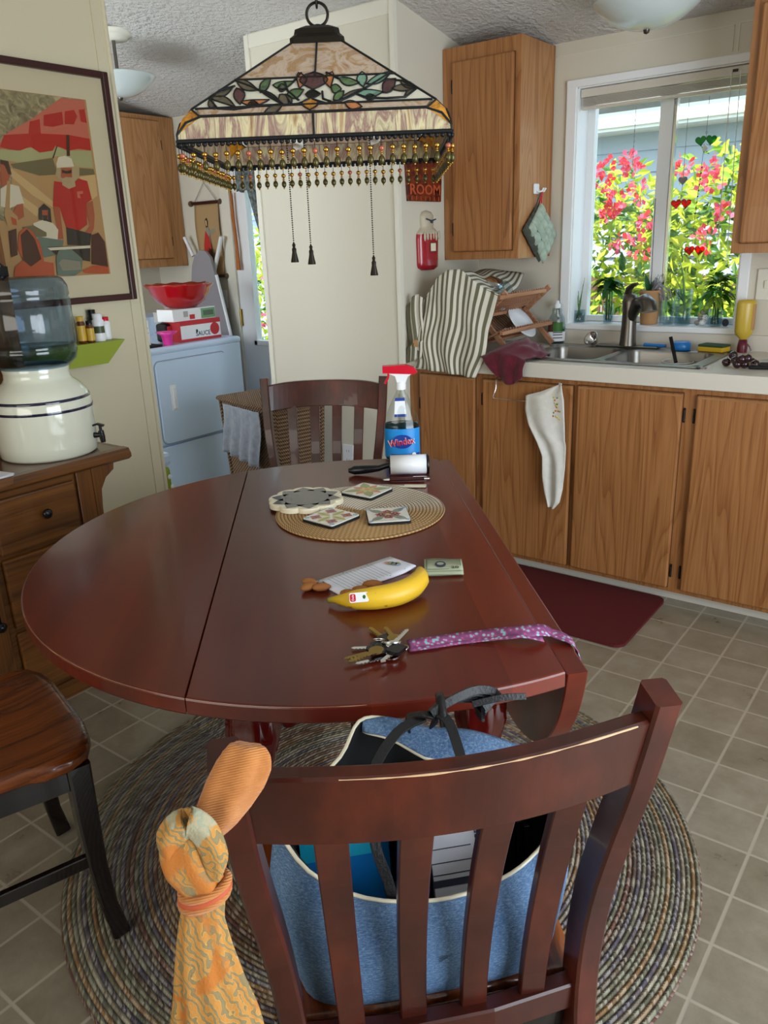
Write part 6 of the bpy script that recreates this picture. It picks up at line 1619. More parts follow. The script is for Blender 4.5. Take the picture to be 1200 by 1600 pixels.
# wooden back scratcher on the casing
mat('stick_wood', 'A8622E', 0.5); m = MB('stick_wood'); s1_ = ony(361, 302, 3.472); s2_ = ony(373, 422, 3.472); m.bar([tuple(s1_), tuple(s1_.lerp(s2_, 0.3) + Vector((-0.004, 0, 0))), tuple(s1_.lerp(s2_, 0.7) + Vector((0.004, 0, 0))), tuple(s2_)], [0.016, 0.020, 0.018, 0.030], 0.012, (1, 0, 0))
tag(m.build('wooden_stick'), 'orange brown wooden stick hanging on the back door casing', 'stick')
m = MB('white_plastic'); q = ony(351, 467, 3.5); m.box(q.x - 0.03, q.x + 0.03, 3.494, 3.5, q.z - 0.055, q.z + 0.055, 0.003); m.box(q.x - 0.006, q.x + 0.006, 3.488, 3.494, q.z - 0.012, q.z + 0.012, 0.002)
tag(m.build('light_switch'), 'white light switch on the wall left of the back door', 'light switch')
m = MB('white_plastic'); q = ony(545, 712, 2.842); m.box(q.x - 0.035, q.x + 0.035, 2.836, 2.842, q.z - 0.057, q.z + 0.057, 0.003); m.use('ink')
for dz in (-0.025, 0.02): m.box(q.x - 0.008, q.x - 0.006, 2.8355, 2.836, q.z + dz, q.z + dz + 0.01); m.box(q.x + 0.006, q.x + 0.008, 2.8355, 2.836, q.z + dz, q.z + dz + 0.01)
tag(m.build('wall_outlet'), 'cream outlet on the closet wall seen through the far chair back', 'outlet')
m = MB('trim_paint'); m.box(-0.772, -0.70, 3.492, 3.4995, 1.115, 1.235, 0.003); m.box(-0.742, -0.730, 3.486, 3.492, 1.16, 1.19, 0.001)
tag(m.build('wall_outlet'), 'cream switch plate above the counter at the right edge', 'outlet')
# curtain at the door window
cu_ = thing('door_curtain', 'dark grey gathered curtain hanging over the back door window', 'curtain', (0, 0, 0))
m = MB('curtain_cloth'); m.grid(60, 8, lambda u_, v_: (-3.665 + 0.62 * u_, 3.470 + 0.012 * math.sin(u_ * 90) * (0.5 + 0.5 * v_), 1.70 + 0.15 * v_ + 0.006 * math.sin(u_ * 60)), th=0.002); m.build('valance', cu_)
m = MB('curtain_cloth'); m.grid(24, 16, lambda u_, v_: (-3.60 + 0.14 * v_ + (0.30 - 0.12 * v_) * u_, 3.478 + 0.01 * math.sin(u_ * 40), 1.72 - 0.42 * v_), th=0.002) if False else m.grid(24, 16, lambda u_, v_: (-3.585 + 0.15 * v_ + 0.16 * u_, 3.476 + 0.010 * math.sin(u_ * 34), 1.71 - 0.50 * v_), th=0.002); m.build('drape', cu_)
m = MB('nickel'); m.tube([(-3.67, 3.468, 1.845), (-3.02, 3.468, 1.845)], 0.005, 8); m.build('rod', cu_)
# wicker hamper
ha = Vector((-2.940, 2.540)); hbv = Vector((-2.452, 2.418)); hd = (hbv - ha); hang_ = math.atan2(hd.y, hd.x); HWd = hd.length
hm = thing('wicker_hamper', 'brown wicker laundry hamper with a lid between dryer and table', 'hamper', (ha.x, ha.y, 0), hang_)
m = MB('wicker'); 
def hs(z): e = 0.03 * (1 - z / 0.70); return e
vs = []
for z in [0.0, 0.2, 0.4, 0.6, 0.695]:
    e = hs(z); vs += [(0.008 + e, 0.008 + e, z), (HWd - 0.008 - e, 0.008 + e, z), (HWd - 0.008 - e, 0.27 - e, z), (0.008 + e, 0.27 - e, z)]
m.add(vs, [(j * 4 + i, j * 4 + (i + 1) % 4, (j + 1) * 4 + (i + 1) % 4, (j + 1) * 4 + i) for j in range(4) for i in range(4)]); m.add(vs[:4], [(3, 2, 1, 0)])
for (x, y) in ((0.008, 0.008), (HWd - 0.008, 0.008), (HWd - 0.008, 0.27)): m.tube([(x + (0.03 if x < 0.1 else -0.03), y + (0.03 if y < 0.1 else -0.03), 0), (x, y, 0.695)], 0.010, 8)
m.build('basket', hm)
m = MB('wicker'); m.box(0, HWd, 0, 0.28, 0.695, 0.718, 0.006); m.tube([(0, 0, 0.706), (HWd, 0, 0.706), (HWd, 0.28, 0.706), (0, 0.28, 0.706)], 0.011, 8, closed=True); m.build('lid', hm)
m = MB('grey_cloth'); m.grid(40, 16, lambda u_, v_: (0.075 + 0.33 * u_ + 0.01 * math.sin(v_ * 5), -0.013 - 0.010 * (1 + math.sin(u_ * 24 + 2 * v_)) * (0.2 + v_), 0.690 - (0.235 + 0.03 * u_) * v_), th=0.003)
o = m.build('grey_garment', loc=(ha.x, ha.y, 0), rotz=hang_); tag(o, 'light grey garment hanging out of the wicker hamper', 'garment')

# ================================================================== DISH RACK AND CLOTHS
rk = thing('dish_rack', 'folding wooden dish rack with two slatted tiers beside the sink', 'dish rack', (0, 0, 0))
ZC = 0.9240
for y in (2.985, 3.385):
    m = MB('rack_wood'); m.bar([(-1.90, y, ZC), (-1.615, y, 1.175)], 0.014, 0.022, (0, 1, 0)); m.build('end_frame', rk)
    m = MB('rack_wood'); m.bar([(-1.60, y + 0.015, ZC), (-1.90, y + 0.015, 1.235)], 0.014, 0.022, (0, 1, 0)); m.build('end_frame', rk)
def tier(xr, zr_, xb, zb_, xl, zl, ya, ybk):
    for (x, z) in ((xr, zr_), (xb, zb_), (xl, zl)):
        m = MB('rack_wood'); m.box(x - 0.009, x + 0.009, ya, ybk, z - 0.008, z + 0.008, 0.002); m.build('rail', rk)
    n_ = 20
    for i in range(n_):
        y = ya + 0.012 + (ybk - ya - 0.024) * i / (n_ - 1)
        m = MB('rack_wood'); m.tube([(xr, y, zr_ + 0.012), (xb, y, zb_), (xl, y, zl + 0.008)], 0.0038, 6); m.build('slat', rk)
tier(-1.620, 1.012, -1.745, 0.963, -1.88, 1.055, 2.955, 3.42)
tier(-1.625, 1.158, -1.745, 1.075, -1.90, 1.190, 2.935, 3.36)
m = MB('chrome'); m.M = T(-1.715, 3.14, 1.19) @ RY(R(-125)); k = [(0.0, 0.0), (0.04, 0.002), (0.068, 0.022), (0.078, 0.055), (0.083, 0.057), (0.080, 0.059), (0.064, 0.024), (0.0, 0.004)]; m.lathe(k, 32, cap=False)
tag(m.build('metal_bowl'), 'shiny steel bowl drying upside down on the top tier of the rack', 'bowl')
m = MB('jar_glass'); m.M = T(-1.715, 3.04, 1.145) @ RY(R(60)); m.lathe([(0.0, 0.0), (0.028, 0.0), (0.034, 0.09), (0.032, 0.09), (0.026, 0.004), (0, 0.004)], 24, cap=False)
tag(m.build('drinking_glass'), 'clear drinking glass lying on the top tier of the rack', 'glass')
m = MB('label_white'); m.M = T(-1.70, 3.27, 1.02) @ RY(R(50)) @ RZ(0.3); m.lathe([(0.0, 0.0), (0.05, 0.003), (0.085, 0.014), (0.083, 0.017), (0.05, 0.006), (0, 0.004)], 32, cap=False)
tag(m.build('white_saucer'), 'white saucer leaning on the lower tier of the rack', 'plate')
for k, (y, lb) in enumerate(((3.03, 'steel spoon, front one on the lower rack tier'), (3.07, 'steel spoon behind the front spoon on the lower rack tier'))):
    m = MB('chrome'); m.tube([(-1.74, y, 0.985), (-1.69, y + 0.03, 1.01), (-1.665, y + 0.05, 1.02)], [(0.002, 0.004), (0.002, 0.005), (0.003, 0.013)], 8)
    tag(m.build('spoon'), lb, 'spoon', 'spoons in the rack')

tw_ = thing('striped_dish_towel', 'olive and cream striped dish towel draped over the dish rack', 'dish towel', (0, 0, 0))
TE = [(-1.985, 1.125), (-1.945, 1.175), (-1.905, 1.235), (-1.85, 1.270), (-1.79, 1.272), (-1.735, 1.235), (-1.68, 1.195), (-1.612, 1.165)]
def topedge(u_):
    f_ = u_ * (len(TE) - 1); i = min(int(f_), len(TE) - 2); q = f_ - i
    q = q * q * (3 - 2 * q) * 0.4 + q * 0.6
    return TE[i][0] + (TE[i + 1][0] - TE[i][0]) * q, TE[i][1] + (TE[i + 1][1] - TE[i][1]) * q
def front(u_, v_):
    tx, tz = topedge(u_); bx_2 = -1.985 + 0.315 * u_; bz = 0.862 - 0.022 * u_
    g_ = v_ ** 0.9
    x = bx_2 + (tx - bx_2) * g_ + 0.012 * math.sin(v_ * 9 + u_ * 5) * (1 - v_)
    z = bz + (tz - bz) * v_
    y = 2.848 + 0.075 * max(0, v_ - 0.18) ** 1.2 + 0.009 * math.sin(u_ * 19 + v_ * 3) * (1 - v_ * 0.6) + 0.006 * noise.noise(Vector((u_ * 5, v_ * 5, 3)))
    return (x, min(y, 2.856) if z < 0.93 else y, z)
m = MB('striped_towel'); m.grid(60, 40, front, th=0.003); m.build('front_fall', tw_)
def topsheet(u_, v_):
    fx, fy, fz = front(u_, 1.0)
    bx2 = -2.02 + 0.30 * u_; bz = 1.225 + 0.03 * math.sin(u_ * 3.0)
    z = fz + (bz - fz) * v_ - 0.035 * math.sin(PI * v_) * u_ + 0.006 * math.sin(v_ * 12 + u_ * 8)
    return (fx + (bx2 - fx) * v_, fy + (3.34 - fy) * v_, z)
m = MB('striped_towel'); m.grid(50, 24, topsheet, th=0.003); m.build('top_fall', tw_)
def sidef(u_, v_):
    return (-2.036 + 0.085 * u_ + 0.006 * math.sin(v_ * 6), 2.853 + 0.008 * math.sin(u_ * 12) + 0.10 * (1 - u_) * 0 + (0.02 if v_ > 0.3 else 0), 0.880 + 0.245 * v_ + 0.03 * u_ + 0.03 * math.sin(u_ * 3) * v_)
m = MB('striped_towel'); m.grid(14, 20, lambda u_, v_: sidef(u_, v_), th=0.003)
for i in range(len(m.uv)): m.uv[i] = (m.uv[i][0] * 0.2, m.uv[i][1])
m.build('side_fall', tw_)
m = MB('terracotta'); m.box(-1.985, -1.968, 2.838, 2.846, 0.955, 0.985, 0.001); m.build('leather_tag', tw_)

m = MB('maroon_cloth')
def mcl(u_, v_):
    if v_ < 0.5:
        f_ = v_ / 0.5; x = -1.645 + 0.20 * u_ + 0.02 * math.sin(f_ * 4); y = 3.06 - 0.215 * f_
        z = 0.926 + (0.060 * math.sin(PI * min(1, u_ * 1.05)) * math.sin(PI * (0.15 + 0.75 * f_))) + 0.014 * noise.noise(Vector((u_ * 7, f_ * 5, 1))) * 2 * (1 - f_)
    else:
        f_ = (v_ - 0.5) / 0.5; wd = 1 - 0.45 * f_; x = -1.555 + 0.03 * f_ + 0.20 * (u_ - 0.45) * wd; y = 2.845 - 0.006 * math.sin(u_ * 14 + f_ * 2) - 0.010 * math.sin(PI * f_)
        z = 0.926 + 0.060 * math.sin(PI * min(1, u_ * 1.05)) * math.sin(PI * 0.9) * (1 - f_) - (0.085 * f_) * (0.8 + 0.4 * math.sin(PI * u_))
    return (x, y, z)
m.grid(36, 34, mcl, th=0.004); tag(m.build('maroon_cloth'), 'crumpled maroon dishcloth hanging over the counter edge by the rack', 'dishcloth')

hb2 = thing('over_door_towel_bar', 'thin chrome wire towel bar hooked over the cabinet door', 'towel bar', (0, 0, 0))
m = MB('chrome'); m.tube([(-1.590, 2.874, 0.845), (-1.590, 2.862, 0.842), (-1.590, 2.858, 0.80), (-1.598, 2.850, 0.768), (-1.590, 2.845, 0.762), (-1.46, 2.845, 0.762), (-1.325, 2.845, 0.766), (-1.313, 2.850, 0.772), (-1.312, 2.858, 0.80), (-1.312, 2.862, 0.842), (-1.312, 2.874, 0.845)], 0.0022, 8); m.build('wire', hb2)
EL = [(875, 600, 877, 600), (845, 612, 880, 612), (820, 618, 882, 624), (820, 640, 882, 660), (826, 662, 881, 690), (840, 690, 882, 700), (848, 712, 881, 735), (847, 745, 879, 765), (850, 770, 875, 785), (856, 790, 866, 795)]
m = MB('white_cloth')
def wt_(u_, v_):
    f_ = (1 - v_) * (len(EL) - 1); i = min(int(f_), len(EL) - 2); q = f_ - i
    e = [EL[i][j] + (EL[i + 1][j] - EL[i][j]) * q for j in range(4)]
    px, py = e[0] + (e[2] - e[0]) * u_, e[1] + (e[3] - e[1]) * u_
    p = ony(px, py, 2.836); return (p.x, 2.836 - 0.009 * math.sin(u_ * 9 + v_ * 6) * (0.3 + 0.7 * (1 - v_)) - 0.006 * math.sin(u_ * 3 - v_ * 9), p.z)
m.grid(24, 50, wt_, th=0.0025)
wo = thing('white_dish_towel', 'white dish towel with embroidered flowers hanging from the towel bar hook', 'dish towel', (0, 0, 0))
m.build('cloth', wo)
m = MB('tile_yellow')
for i in range(16):
    p = wt_(0.80 + rnd.uniform(-0.12, 0.12), 0.74 + rnd.uniform(-0.07, 0.07)); m.use(('tile_yellow', 'tile_green', 'tile_orange')[i % 3]); m.sphere((p[0], p[1] - 0.001, p[2]), (0.004, 0.0012, 0.004), 7, 4)
m.build('embroidery', wo, kind='stuff')

# ================================================================== COUNTER THINGS
sb = thing('dish_soap_bottle', 'clear dish soap bottle with green and purple label left of the faucet', 'bottle', (-1.605, 3.452, 0.9145), R(37))
m = MB('jar_glass'); m.lathe([(0.0, 0.0), (0.036, 0.001), (0.039, 0.02), (0.041, 0.08), (0.036, 0.115), (0.022, 0.14), (0.024, 0.15), (0.020, 0.158), (0.011, 0.164)], 32, sy=0.62, cap=False); m.build('bottle', sb)
m = MB('water'); m.lathe([(0.0, 0.003), (0.034, 0.004), (0.0385, 0.075), (0.0, 0.075)], 32, sy=0.6, cap=False); m.build('liquid', sb)
m = MB('label_white'); curved_label(m, 0.012, 0.055, R(-165), R(-15), 0.0395, 0.041, 'label_white', sy=0.62, off=0.001); curved_label(m, 0.055, 0.100, R(-165), R(-95), 0.0412, 0.039, 'pic_hair', sy=0.62, off=0.001); curved_label(m, 0.055, 0.098, R(-120), R(-55), 0.0414, 0.0392, 'herb_green', sy=0.62, off=0.0015); m.use('ink')
for z in (0.05, 0.040, 0.026): m.box(-0.022, 0.022, -0.0268, -0.0262, z, z + 0.004)
m.build('label', sb)
m = MB('white_plastic'); m.lathe([(0.015, 0.160), (0.017, 0.175), (0.010, 0.182), (0.008, 0.192), (0.0, 0.194)], 20); m.build('cap', sb)
m = MB('chrome'); m.M = T(-1.405, 3.395, 0.945) @ RX(R(52)) @ RY(R(-15)); m.lathe([(0.0, -0.018), (0.018, -0.018), (0.024, 0.0), (0.031, 0.014), (0.034, 0.016), (0.031, 0.018), (0.020, 0.002), (0.0, -0.012)], 28, cap=False)
tag(m.build('sink_strainer'), 'small round steel sink strainer propped left of the faucet', 'strainer')
br2 = thing('dish_brush', 'blue plastic dish brush lying behind the right basin', 'brush', (-1.09, 3.395, 0.9205), R(-6))
m = MB('blue_plastic'); m.tube([(-0.085, 0, 0.012), (-0.04, 0, 0.010), (0.01, 0, 0.012)], [(0.008, 0.011), (0.009, 0.012), (0.007, 0.009)], 12); m.build('handle', br2)
m = MB('blue_plastic'); m.lathe([(0.0, 0.0), (0.038, 0.0), (0.040, 0.008), (0.040, 0.026), (0.032, 0.034), (0.0, 0.034)], 28, (0.075, 0, 0)); m.build('head', br2)
m = MB('black_plastic'); m.bar([tuple(onz(1048, 527, 0.985)), tuple(onz(1056, 566, 0.90))], 0.014, 0.008, (1, 0, 0)); tag(m.build('spatula_handle'), 'black utensil handle standing in the right sink basin', 'utensil')
q = onz(1059, 561, 0.895); m = MB('white_plastic'); m.tube([(q.x + 0.062 * math.cos(a), q.y + 0.045 * math.sin(a), 0.885 + 0.004 * math.sin(a)) for a in [2 * PI * i / 32 for i in range(32)]], 0.0022, 6, closed=True)
tag(m.build('white_loop'), 'thin white oval loop lying in the right sink basin', 'cord')
sg = thing('sponge', 'yellow sponge with dark green scouring side right of the sink', 'sponge', (-0.885, 3.395, 0.9200), R(-12))
m = MB('sponge_yellow'); m.box(-0.052, 0.052, -0.034, 0.034, 0, 0.019, 0.003); m.build('foam', sg)
m = MB('sponge_green'); m.box(-0.052, 0.052, -0.034, 0.034, 0.019, 0.028, 0.002); m.build('scouring_pad', sg)
mu = thing('squeeze_bottle', 'yellow squeeze bottle standing upside down on its dark cap', 'bottle', (-0.787, 3.435, 0.9145), R(30))
m = MB('mustard'); m.lathe([(0.010, 0.045), (0.015, 0.055), (0.032, 0.072), (0.036, 0.085), (0.037, 0.19), (0.034, 0.205), (0.0, 0.207)], 32, sy=0.7); m.build('bottle', mu)
m = MB('ketchup_cap'); m.lathe([(0.019, 0.0), (0.020, 0.02), (0.016, 0.05), (0.010, 0.052)], 24); m.bar([(0.015, 0, 0.035), (0.028, -0.004, 0.022), (0.034, -0.006, 0.006)], 0.008, 0.005, (0, 1, 0)); m.build('cap', mu)
m = MB('terracotta'); curved_label(m, 0.09, 0.19, R(-60), R(10), 0.037, 0.037, 'terracotta', sy=0.7, off=0.0006); m.build('side_label', mu)
gp = [(1135, 563, 0), (1146, 552, 0.026), (1152, 566, 0), (1163, 566, 0), (1159, 558, 0.02), (1175, 563, 0), (1168, 557, 0.022), (1149, 560, 0.012), (1180, 566, 0)]
gl_ = ['leftmost dark cherry of the pile by the yellow bottle', 'dark cherry on top at the left of the pile', 'dark cherry at the front of the pile, second from the left', 'dark cherry at the front of the pile, middle', 'dark cherry on top in the middle of the pile', 'dark cherry at the right of the pile', 'dark cherry on top at the right of the pile', 'dark cherry half hidden behind the front row', 'rightmost dark cherry of the pile']
for (px, py, dz), lb in zip(gp, gl_):
    p = onz(px, py + 3, 0.930 + dz); m = MB('grape_skin'); m.sphere((0, 0, 0), (0.0158, 0.0158, 0.0152), 20, 12)
    m.use('stem_green'); m.tube([(0, 0, 0.0145), (0.002, 0, 0.018)], 0.001, 5)
    tag(m.build('cherry', loc=(p.x, p.y, 0.930 + dz)), lb, 'cherry', 'dark cherries on the counter')
bgp = thing('snack_pack', 'clear plastic pack on the counter at the right edge', 'packet', (-0.60, 3.075, 0.9145), R(15))
m = MB('black_soft'); m.box(-0.075, 0.09, -0.05, 0.05, 0, 0.012, 0.004); m.build('tray', bgp)
m = MB('jar_glass'); m.grid(14, 10, lambda u_, v_: (-0.095 + 0.20 * u_, -0.06 + 0.12 * v_, 0.014 + 0.014 * math.sin(PI * u_) * math.sin(PI * v_) + 0.004 * rnd.random())); m.build('film', bgp)

# ================================================================== ON THE WINDOW SILL
SZ = 1.0025
def sillx(px, y=3.572): return ony(px, 500, y).x
def jar(name, px, r0, r1, h, label, cat, water=0.0, y=3.572, wallmat='jar_glass'):
    t_ = thing(name, label, cat, (sillx(px, y), y, SZ))
    m = MB(wallmat); m.lathe([(0.0, 0.001), (r0, 0.0), (r0 + 0.001, 0.004), (r1, h), (r1 - 0.002, h), (r0 - 0.002, 0.006), (0.0, 0.006)], 32, cap=False); m.build('glass', t_)
    if water: m = MB('water'); rw_ = r0 + (r1 - r0) * water - 0.003; m.lathe([(0.0, 0.007), (r0 - 0.003, 0.007), (rw_, h * water), (0.0, h * water)], 28, cap=False); m.build('water', t_)
    return t_
j = jar('plant_jar', 904, 0.028, 0.028, 0.055, 'glass jar with rooting green stems at the left end of the sill', 'plant', 0.7)
m = MB('stem_green')
for k in range(6):
    a = k * 1.1; m.tube([(0.014 * math.cos(a), 0.010 * math.sin(a), 0.012), (0.005 * math.cos(a + 2), 0.0, 0.07), (0.03 * math.cos(a + 1.2), 0.02 * math.sin(a), 0.14 + 0.03 * (k % 3))], [0.0028, 0.0022, 0.001], 6)
m.build('stems', j)
def leaf_mesh(m, base, d, L, Wd, droop=0.3, cup=0.15):
    base = Vector(base); d = Vector(d).normalized(); s_ = d.cross(Vector((0, 0, 1)));
    if s_.length < 0.05: s_ = Vector((1, 0, 0))
    s_ = s_.normalized(); n_ = s_.cross(d)
    rows = 7; vs = []
    for i in range(rows):
        f_ = i / (rows - 1); wv_ = math.sin(PI * min(1, 0.06 + 0.94 * f_) ** 0.75) * Wd / 2
        c = base + d * L * f_ + Vector((0, 0, -droop * L * f_ * f_))
        vs += [c - s_ * wv_ + n_ * cup * wv_, c, c + s_ * wv_ + n_ * cup * wv_]
    m.add(vs, [(i * 3 + k, i * 3 + k + 1, (i + 1) * 3 + k + 1, (i + 1) * 3 + k) for i in range(rows - 1) for k in range(2)], True)
j = jar('plant_vase', 950, 0.020, 0.026, 0.085, 'clear vase of dark leafy greens left of the faucet on the sill', 'plant', 0.5)
m = MB('ivy_green')
for k in range(44):
    a = rnd.uniform(0, 2 * PI); e = rnd.uniform(-0.2, 0.9); m.use('ivy_green' if rnd.random() < 0.7 else 'herb_green')
    sx_ = 1.0 if math.cos(a) > 0 else 1.4
    leaf_mesh(m, (0.012 * math.cos(a), 0.012 * math.sin(a), 0.14 + 0.05 * rnd.random()), (math.cos(a) * sx_, math.sin(a) * 0.6, e), rnd.uniform(0.05, 0.085), rnd.uniform(0.03, 0.05), 0.55)
m.build('leaves', j)
m = MB('stem_green')
for k in range(14):
    a = k * 0.9; m.tube([(0.010 * math.cos(a), 0.010 * math.sin(a), 0.012), (0.014 * math.cos(a), 0.012 * math.sin(a), 0.08), (0.012 * math.cos(a), 0.012 * math.sin(a), 0.16)], 0.0022, 5)
m.build('stems', j)
op = thing('orchid_pot', 'tan ribbed pot holding an orchid with curling roots behind the faucet', 'plant', (sillx(1014), 3.57, SZ))
m = MB('terracotta'); prof = [(0.0, 0.0), (0.036, 0.0)]
for i in range(20): prof += [(0.036 + 0.010 * i / 20 + (0.0012 if i % 2 else 0), 0.004 + 0.130 * i / 20)]
prof += [(0.048, 0.136), (0.048, 0.145), (0.044, 0.145), (0.042, 0.13), (0.0, 0.128)]
m.lathe(prof, 40, cap=False); m.build('pot', op)
m = MB('ivy_green')
for (a, e, L, Wd, dr) in ((2.9, 0.8, 0.12, 0.035, 0.8), (3.5, 0.3, 0.14, 0.040, 1.1), (0.2, 1.6, 0.10, 0.028, 0.3), (2.2, 2.4, 0.11, 0.028, 0.2), (1.2, 1.8, 0.09, 0.026, 0.3)): leaf_mesh(m, (-0.01, 0, 0.13), (math.cos(a), math.sin(a) * 0.5, e), L, Wd, dr)
m.build('leaves', op)
m = MB('iron_grey')
for k in range(12):
    a = rnd.uniform(-0.9, 0.9); L = rnd.uniform(0.05, 0.10); b3_ = rnd.uniform(-0.02, 0.07)
    m.tube([(0, 0, 0.13), (L * 0.5 * math.cos(a), 0.4 * L * math.sin(a), 0.14 + b3_), (L * math.cos(a), 0.5 * L * math.sin(a), 0.13 + b3_ * 0.3), (L * 1.15 * math.cos(a), 0.5 * L * math.sin(a), 0.10)], 0.0018, 5)
m.build('aerial_roots', op)
m = MB('black_plastic'); m.tube([(0.0, 0, 0.12), (-0.004, 0, 0.30), (-0.008, 0, 0.52)], 0.0018, 6); m.build('support_stick', op)
jar('small_tumbler', 1041, 0.027, 0.033, 0.100, 'short empty tumbler between the tan pot and the tall glass', 'glass', 0.0)
j = jar('glass_vase', 1066, 0.030, 0.038, 0.150, 'tall flared glass with green scallion stems on the sill', 'plant', 0.25)
m = MB('stem_green')
for k, (dx, top) in enumerate(((-0.03, 0.20), (-0.02, 0.27), (-0.045, 0.17), (-0.01, 0.23))): m.tube([(0.02, 0.004 * k, 0.010), (0.0, 0.004 * k, 0.09), (dx * 0.7, 0, top * 0.8), (dx * 1.6, 0, top)], [0.0038, 0.0035, 0.0025, 0.001], 6)
m.build('stems', j)
for k, (px, dz, r_, lb) in enumerate(((1090, 0, 0.014, 'grey pebble at the left of the pebble pile'), (1098, 0, 0.016, 'largest pale pebble at the bottom of the pebble pile'), (1094, 0.022, 0.012, 'speckled pebble on top of the left pebble'), (1101, 0.024, 0.013, 'speckled pebble on top of the pile near the basil'), (1097, 0.044, 0.010, 'topmost small pebble of the pile'))):
    m = MB('pebble'); m.use('pebble' if k % 2 == 0 else 'label_white'); m.sphere((0, 0, r_ * 0.8), (r_, r_ * 0.9, r_ * 0.8), 14, 9); m.use('ink')
    for q in range(8):
        d = Vector((rnd.gauss(0, 1), rnd.gauss(0, 1), rnd.gauss(0, 1))).normalized(); m.sphere((d.x * r_ * 0.95, d.y * r_ * 0.85, r_ * 0.8 + d.z * r_ * 0.76), 0.002, 6, 4)
    tag(m.build('pebble', loc=(sillx(px), 3.572, SZ + dz)), lb, 'pebble', 'pebbles on the window sill')
j = jar('basil_jar', 1117, 0.028, 0.029, 0.070, 'glass jar with bushy green basil at the right end of the sill', 'plant', 0.55)
m = MB('stem_green')
for k in range(7): a = k * 0.9; m.tube([(0.012 * math.cos(a), 0.012 * math.sin(a), 0.010), (0.012 * math.cos(a + 0.5), 0.010 * math.sin(a), 0.09), (0.03 * math.cos(a), 0.02 * math.sin(a), 0.16)], 0.002, 5)
m.build('stems', j)
m = MB('herb_green')
for k in range(90):
    a = rnd.uniform(0, 2 * PI); h_ = rnd.random(); m.use('herb_green' if rnd.random() < 0.65 else 'leaf_green')
    leaf_mesh(m, (0.035 * math.cos(a) * rnd.random(), 0.02 * math.sin(a), 0.115 + 0.09 * h_), (math.cos(a), 0.5 * math.sin(a), -0.4 + 1.1 * h_), rnd.uniform(0.035, 0.06), rnd.uniform(0.022, 0.034), 0.5, 0.3)
m.build('leaves', j)
m = MB('ink'); m.M = RX(0.2); m.sphere((0, 0, 0.014), (0.014, 0.012, 0.016), 10, 7); tag(m.build('dark_stone', loc=(sillx(1134), 3.572, SZ)), 'small dark lumpy stone at the right corner of the sill', 'stone')

# blind and suncatchers
bd = thing('mini_blind', 'raised cream mini blind at the top of the kitchen window', 'blind', (0, 0, 0))
m = MB('laminate'); m.box(WX0 + 0.008, WX1 - 0.008, 3.515, 3.545, 1.940, 1.972, 0.002); m.build('head_rail', bd)
m = MB('laminate')
for k in range(9): m.box(WX0 + 0.012, WX1 - 0.012, 3.517, 3.543, 1.934 - 0.0032 * k, 1.9355 - 0.0032 * k)
m.build('slat_stack', bd)
m = MB('laminate'); m.box(WX0 + 0.012, WX1 - 0.012, 3.517, 3.543, 1.892, 1.904, 0.003); m.build('bottom_rail', bd)
m = MB('black_plastic'); m.box(-0.945, -0.925, 3.512, 3.516, 1.952, 1.962); m.build('cord_lock', bd)
for (px0, px1, z1) in ((1144, 1124, 1.33), (1158, 1141, 1.25)):
    a = ony(px0, 105, 3.512); b2 = ony(px1, 350, 3.515)
    m = MB('white_plastic'); m.tube([(a.x, 3.512, 1.955), (b2.x, 3.515, z1)], 0.0016, 6); m.build('cord', bd)
def heart(m, c, r_, mt, th=0.003):
    pts = []
    for i in range(28):
        t_ = 2 * PI * i / 28; pts.append((c[0] + r_ * 16 * math.sin(t_) ** 3 / 17, c[2] + r_ * (13 * math.cos(t_) - 5 * math.cos(2 * t_) - 2 * math.cos(3 * t_) - math.cos(4 * t_)) / 17))
    m.use(mt); m.prism(pts, c[1] - th / 2, c[1] + th / 2, 'xz')
thin_glass('heart_red', 'EE2030', 0.06); thin_glass('heart_green', '58B870', 0.06)
YS = 3.575
def catcher(px, py, mt, label, zt, pair=True, r_=0.022):
    p = ony(px, py, YS); t_ = thing('suncatcher', label, 'suncatcher', (p.x, YS, p.z), 0, 'suncatchers hanging in the window')
    if pair:
        for s_ in (-1, 1): m = MB(mt); m.M = T(s_ * r_ * 0.93, 0, 0) @ RY(s_ * 0.12); heart(m, (0, 0, 0), r_, mt); m.use('lead_came'); m.tube([(r_ * 16 * math.sin(q) ** 3 / 17, 0, r_ * (13 * math.cos(q) - 5 * math.cos(2 * q) - 2 * math.cos(3 * q) - math.cos(4 * q)) / 17) for q in [2 * PI * i / 28 for i in range(28)]], 0.0009, 5, closed=True); m.build('glass_heart', t_)
    else: m = MB(mt); heart(m, (0, 0, 0), r_, mt); m.build('metal_heart', t_)
    m = MB('nickel'); m.tube([(0, 0, r_ * 0.5), (0, 0, zt - p.z)], 0.0009, 5); m.tube([(0.004 * math.cos(a), 0, r_ + 0.006 + 0.004 * math.sin(a)) for a in [2 * PI * i / 12 for i in range(12)]], 0.0008, 5, closed=True); m.build('string', t_)
    return t_, p
g_, p = catcher(1103, 219, 'heart_green', 'pair of green glass hearts hanging highest in the right pane', 1.89)
m = MB('black_plastic'); m.tube([(-0.005, 0, -0.02), (-0.02, 0, -0.33)], 0.0008, 5)
for k in range(9): m.sphere((-0.0065 - 0.013 * k / 9, 0, -0.10 - 0.022 * k), 0.0035, 8, 6)
m.build('beaded_tail', g_)
m = MB('label_white'); m.prism([(0, -0.045), (0.012, -0.03), (0, -0.015), (-0.012, -0.03)], -0.002, 0.002, 'xz'); m.build('diamond_charm', g_)
m = MB('clear_glass'); m.sphere((-0.022, 0, -0.35), (0.014, 0.004, 0.012), 12, 8); m.build('glass_drop', g_)
catcher(1064, 318, 'heart_red', 'pair of dark red glass hearts hanging beside the window mullion', 1.60)
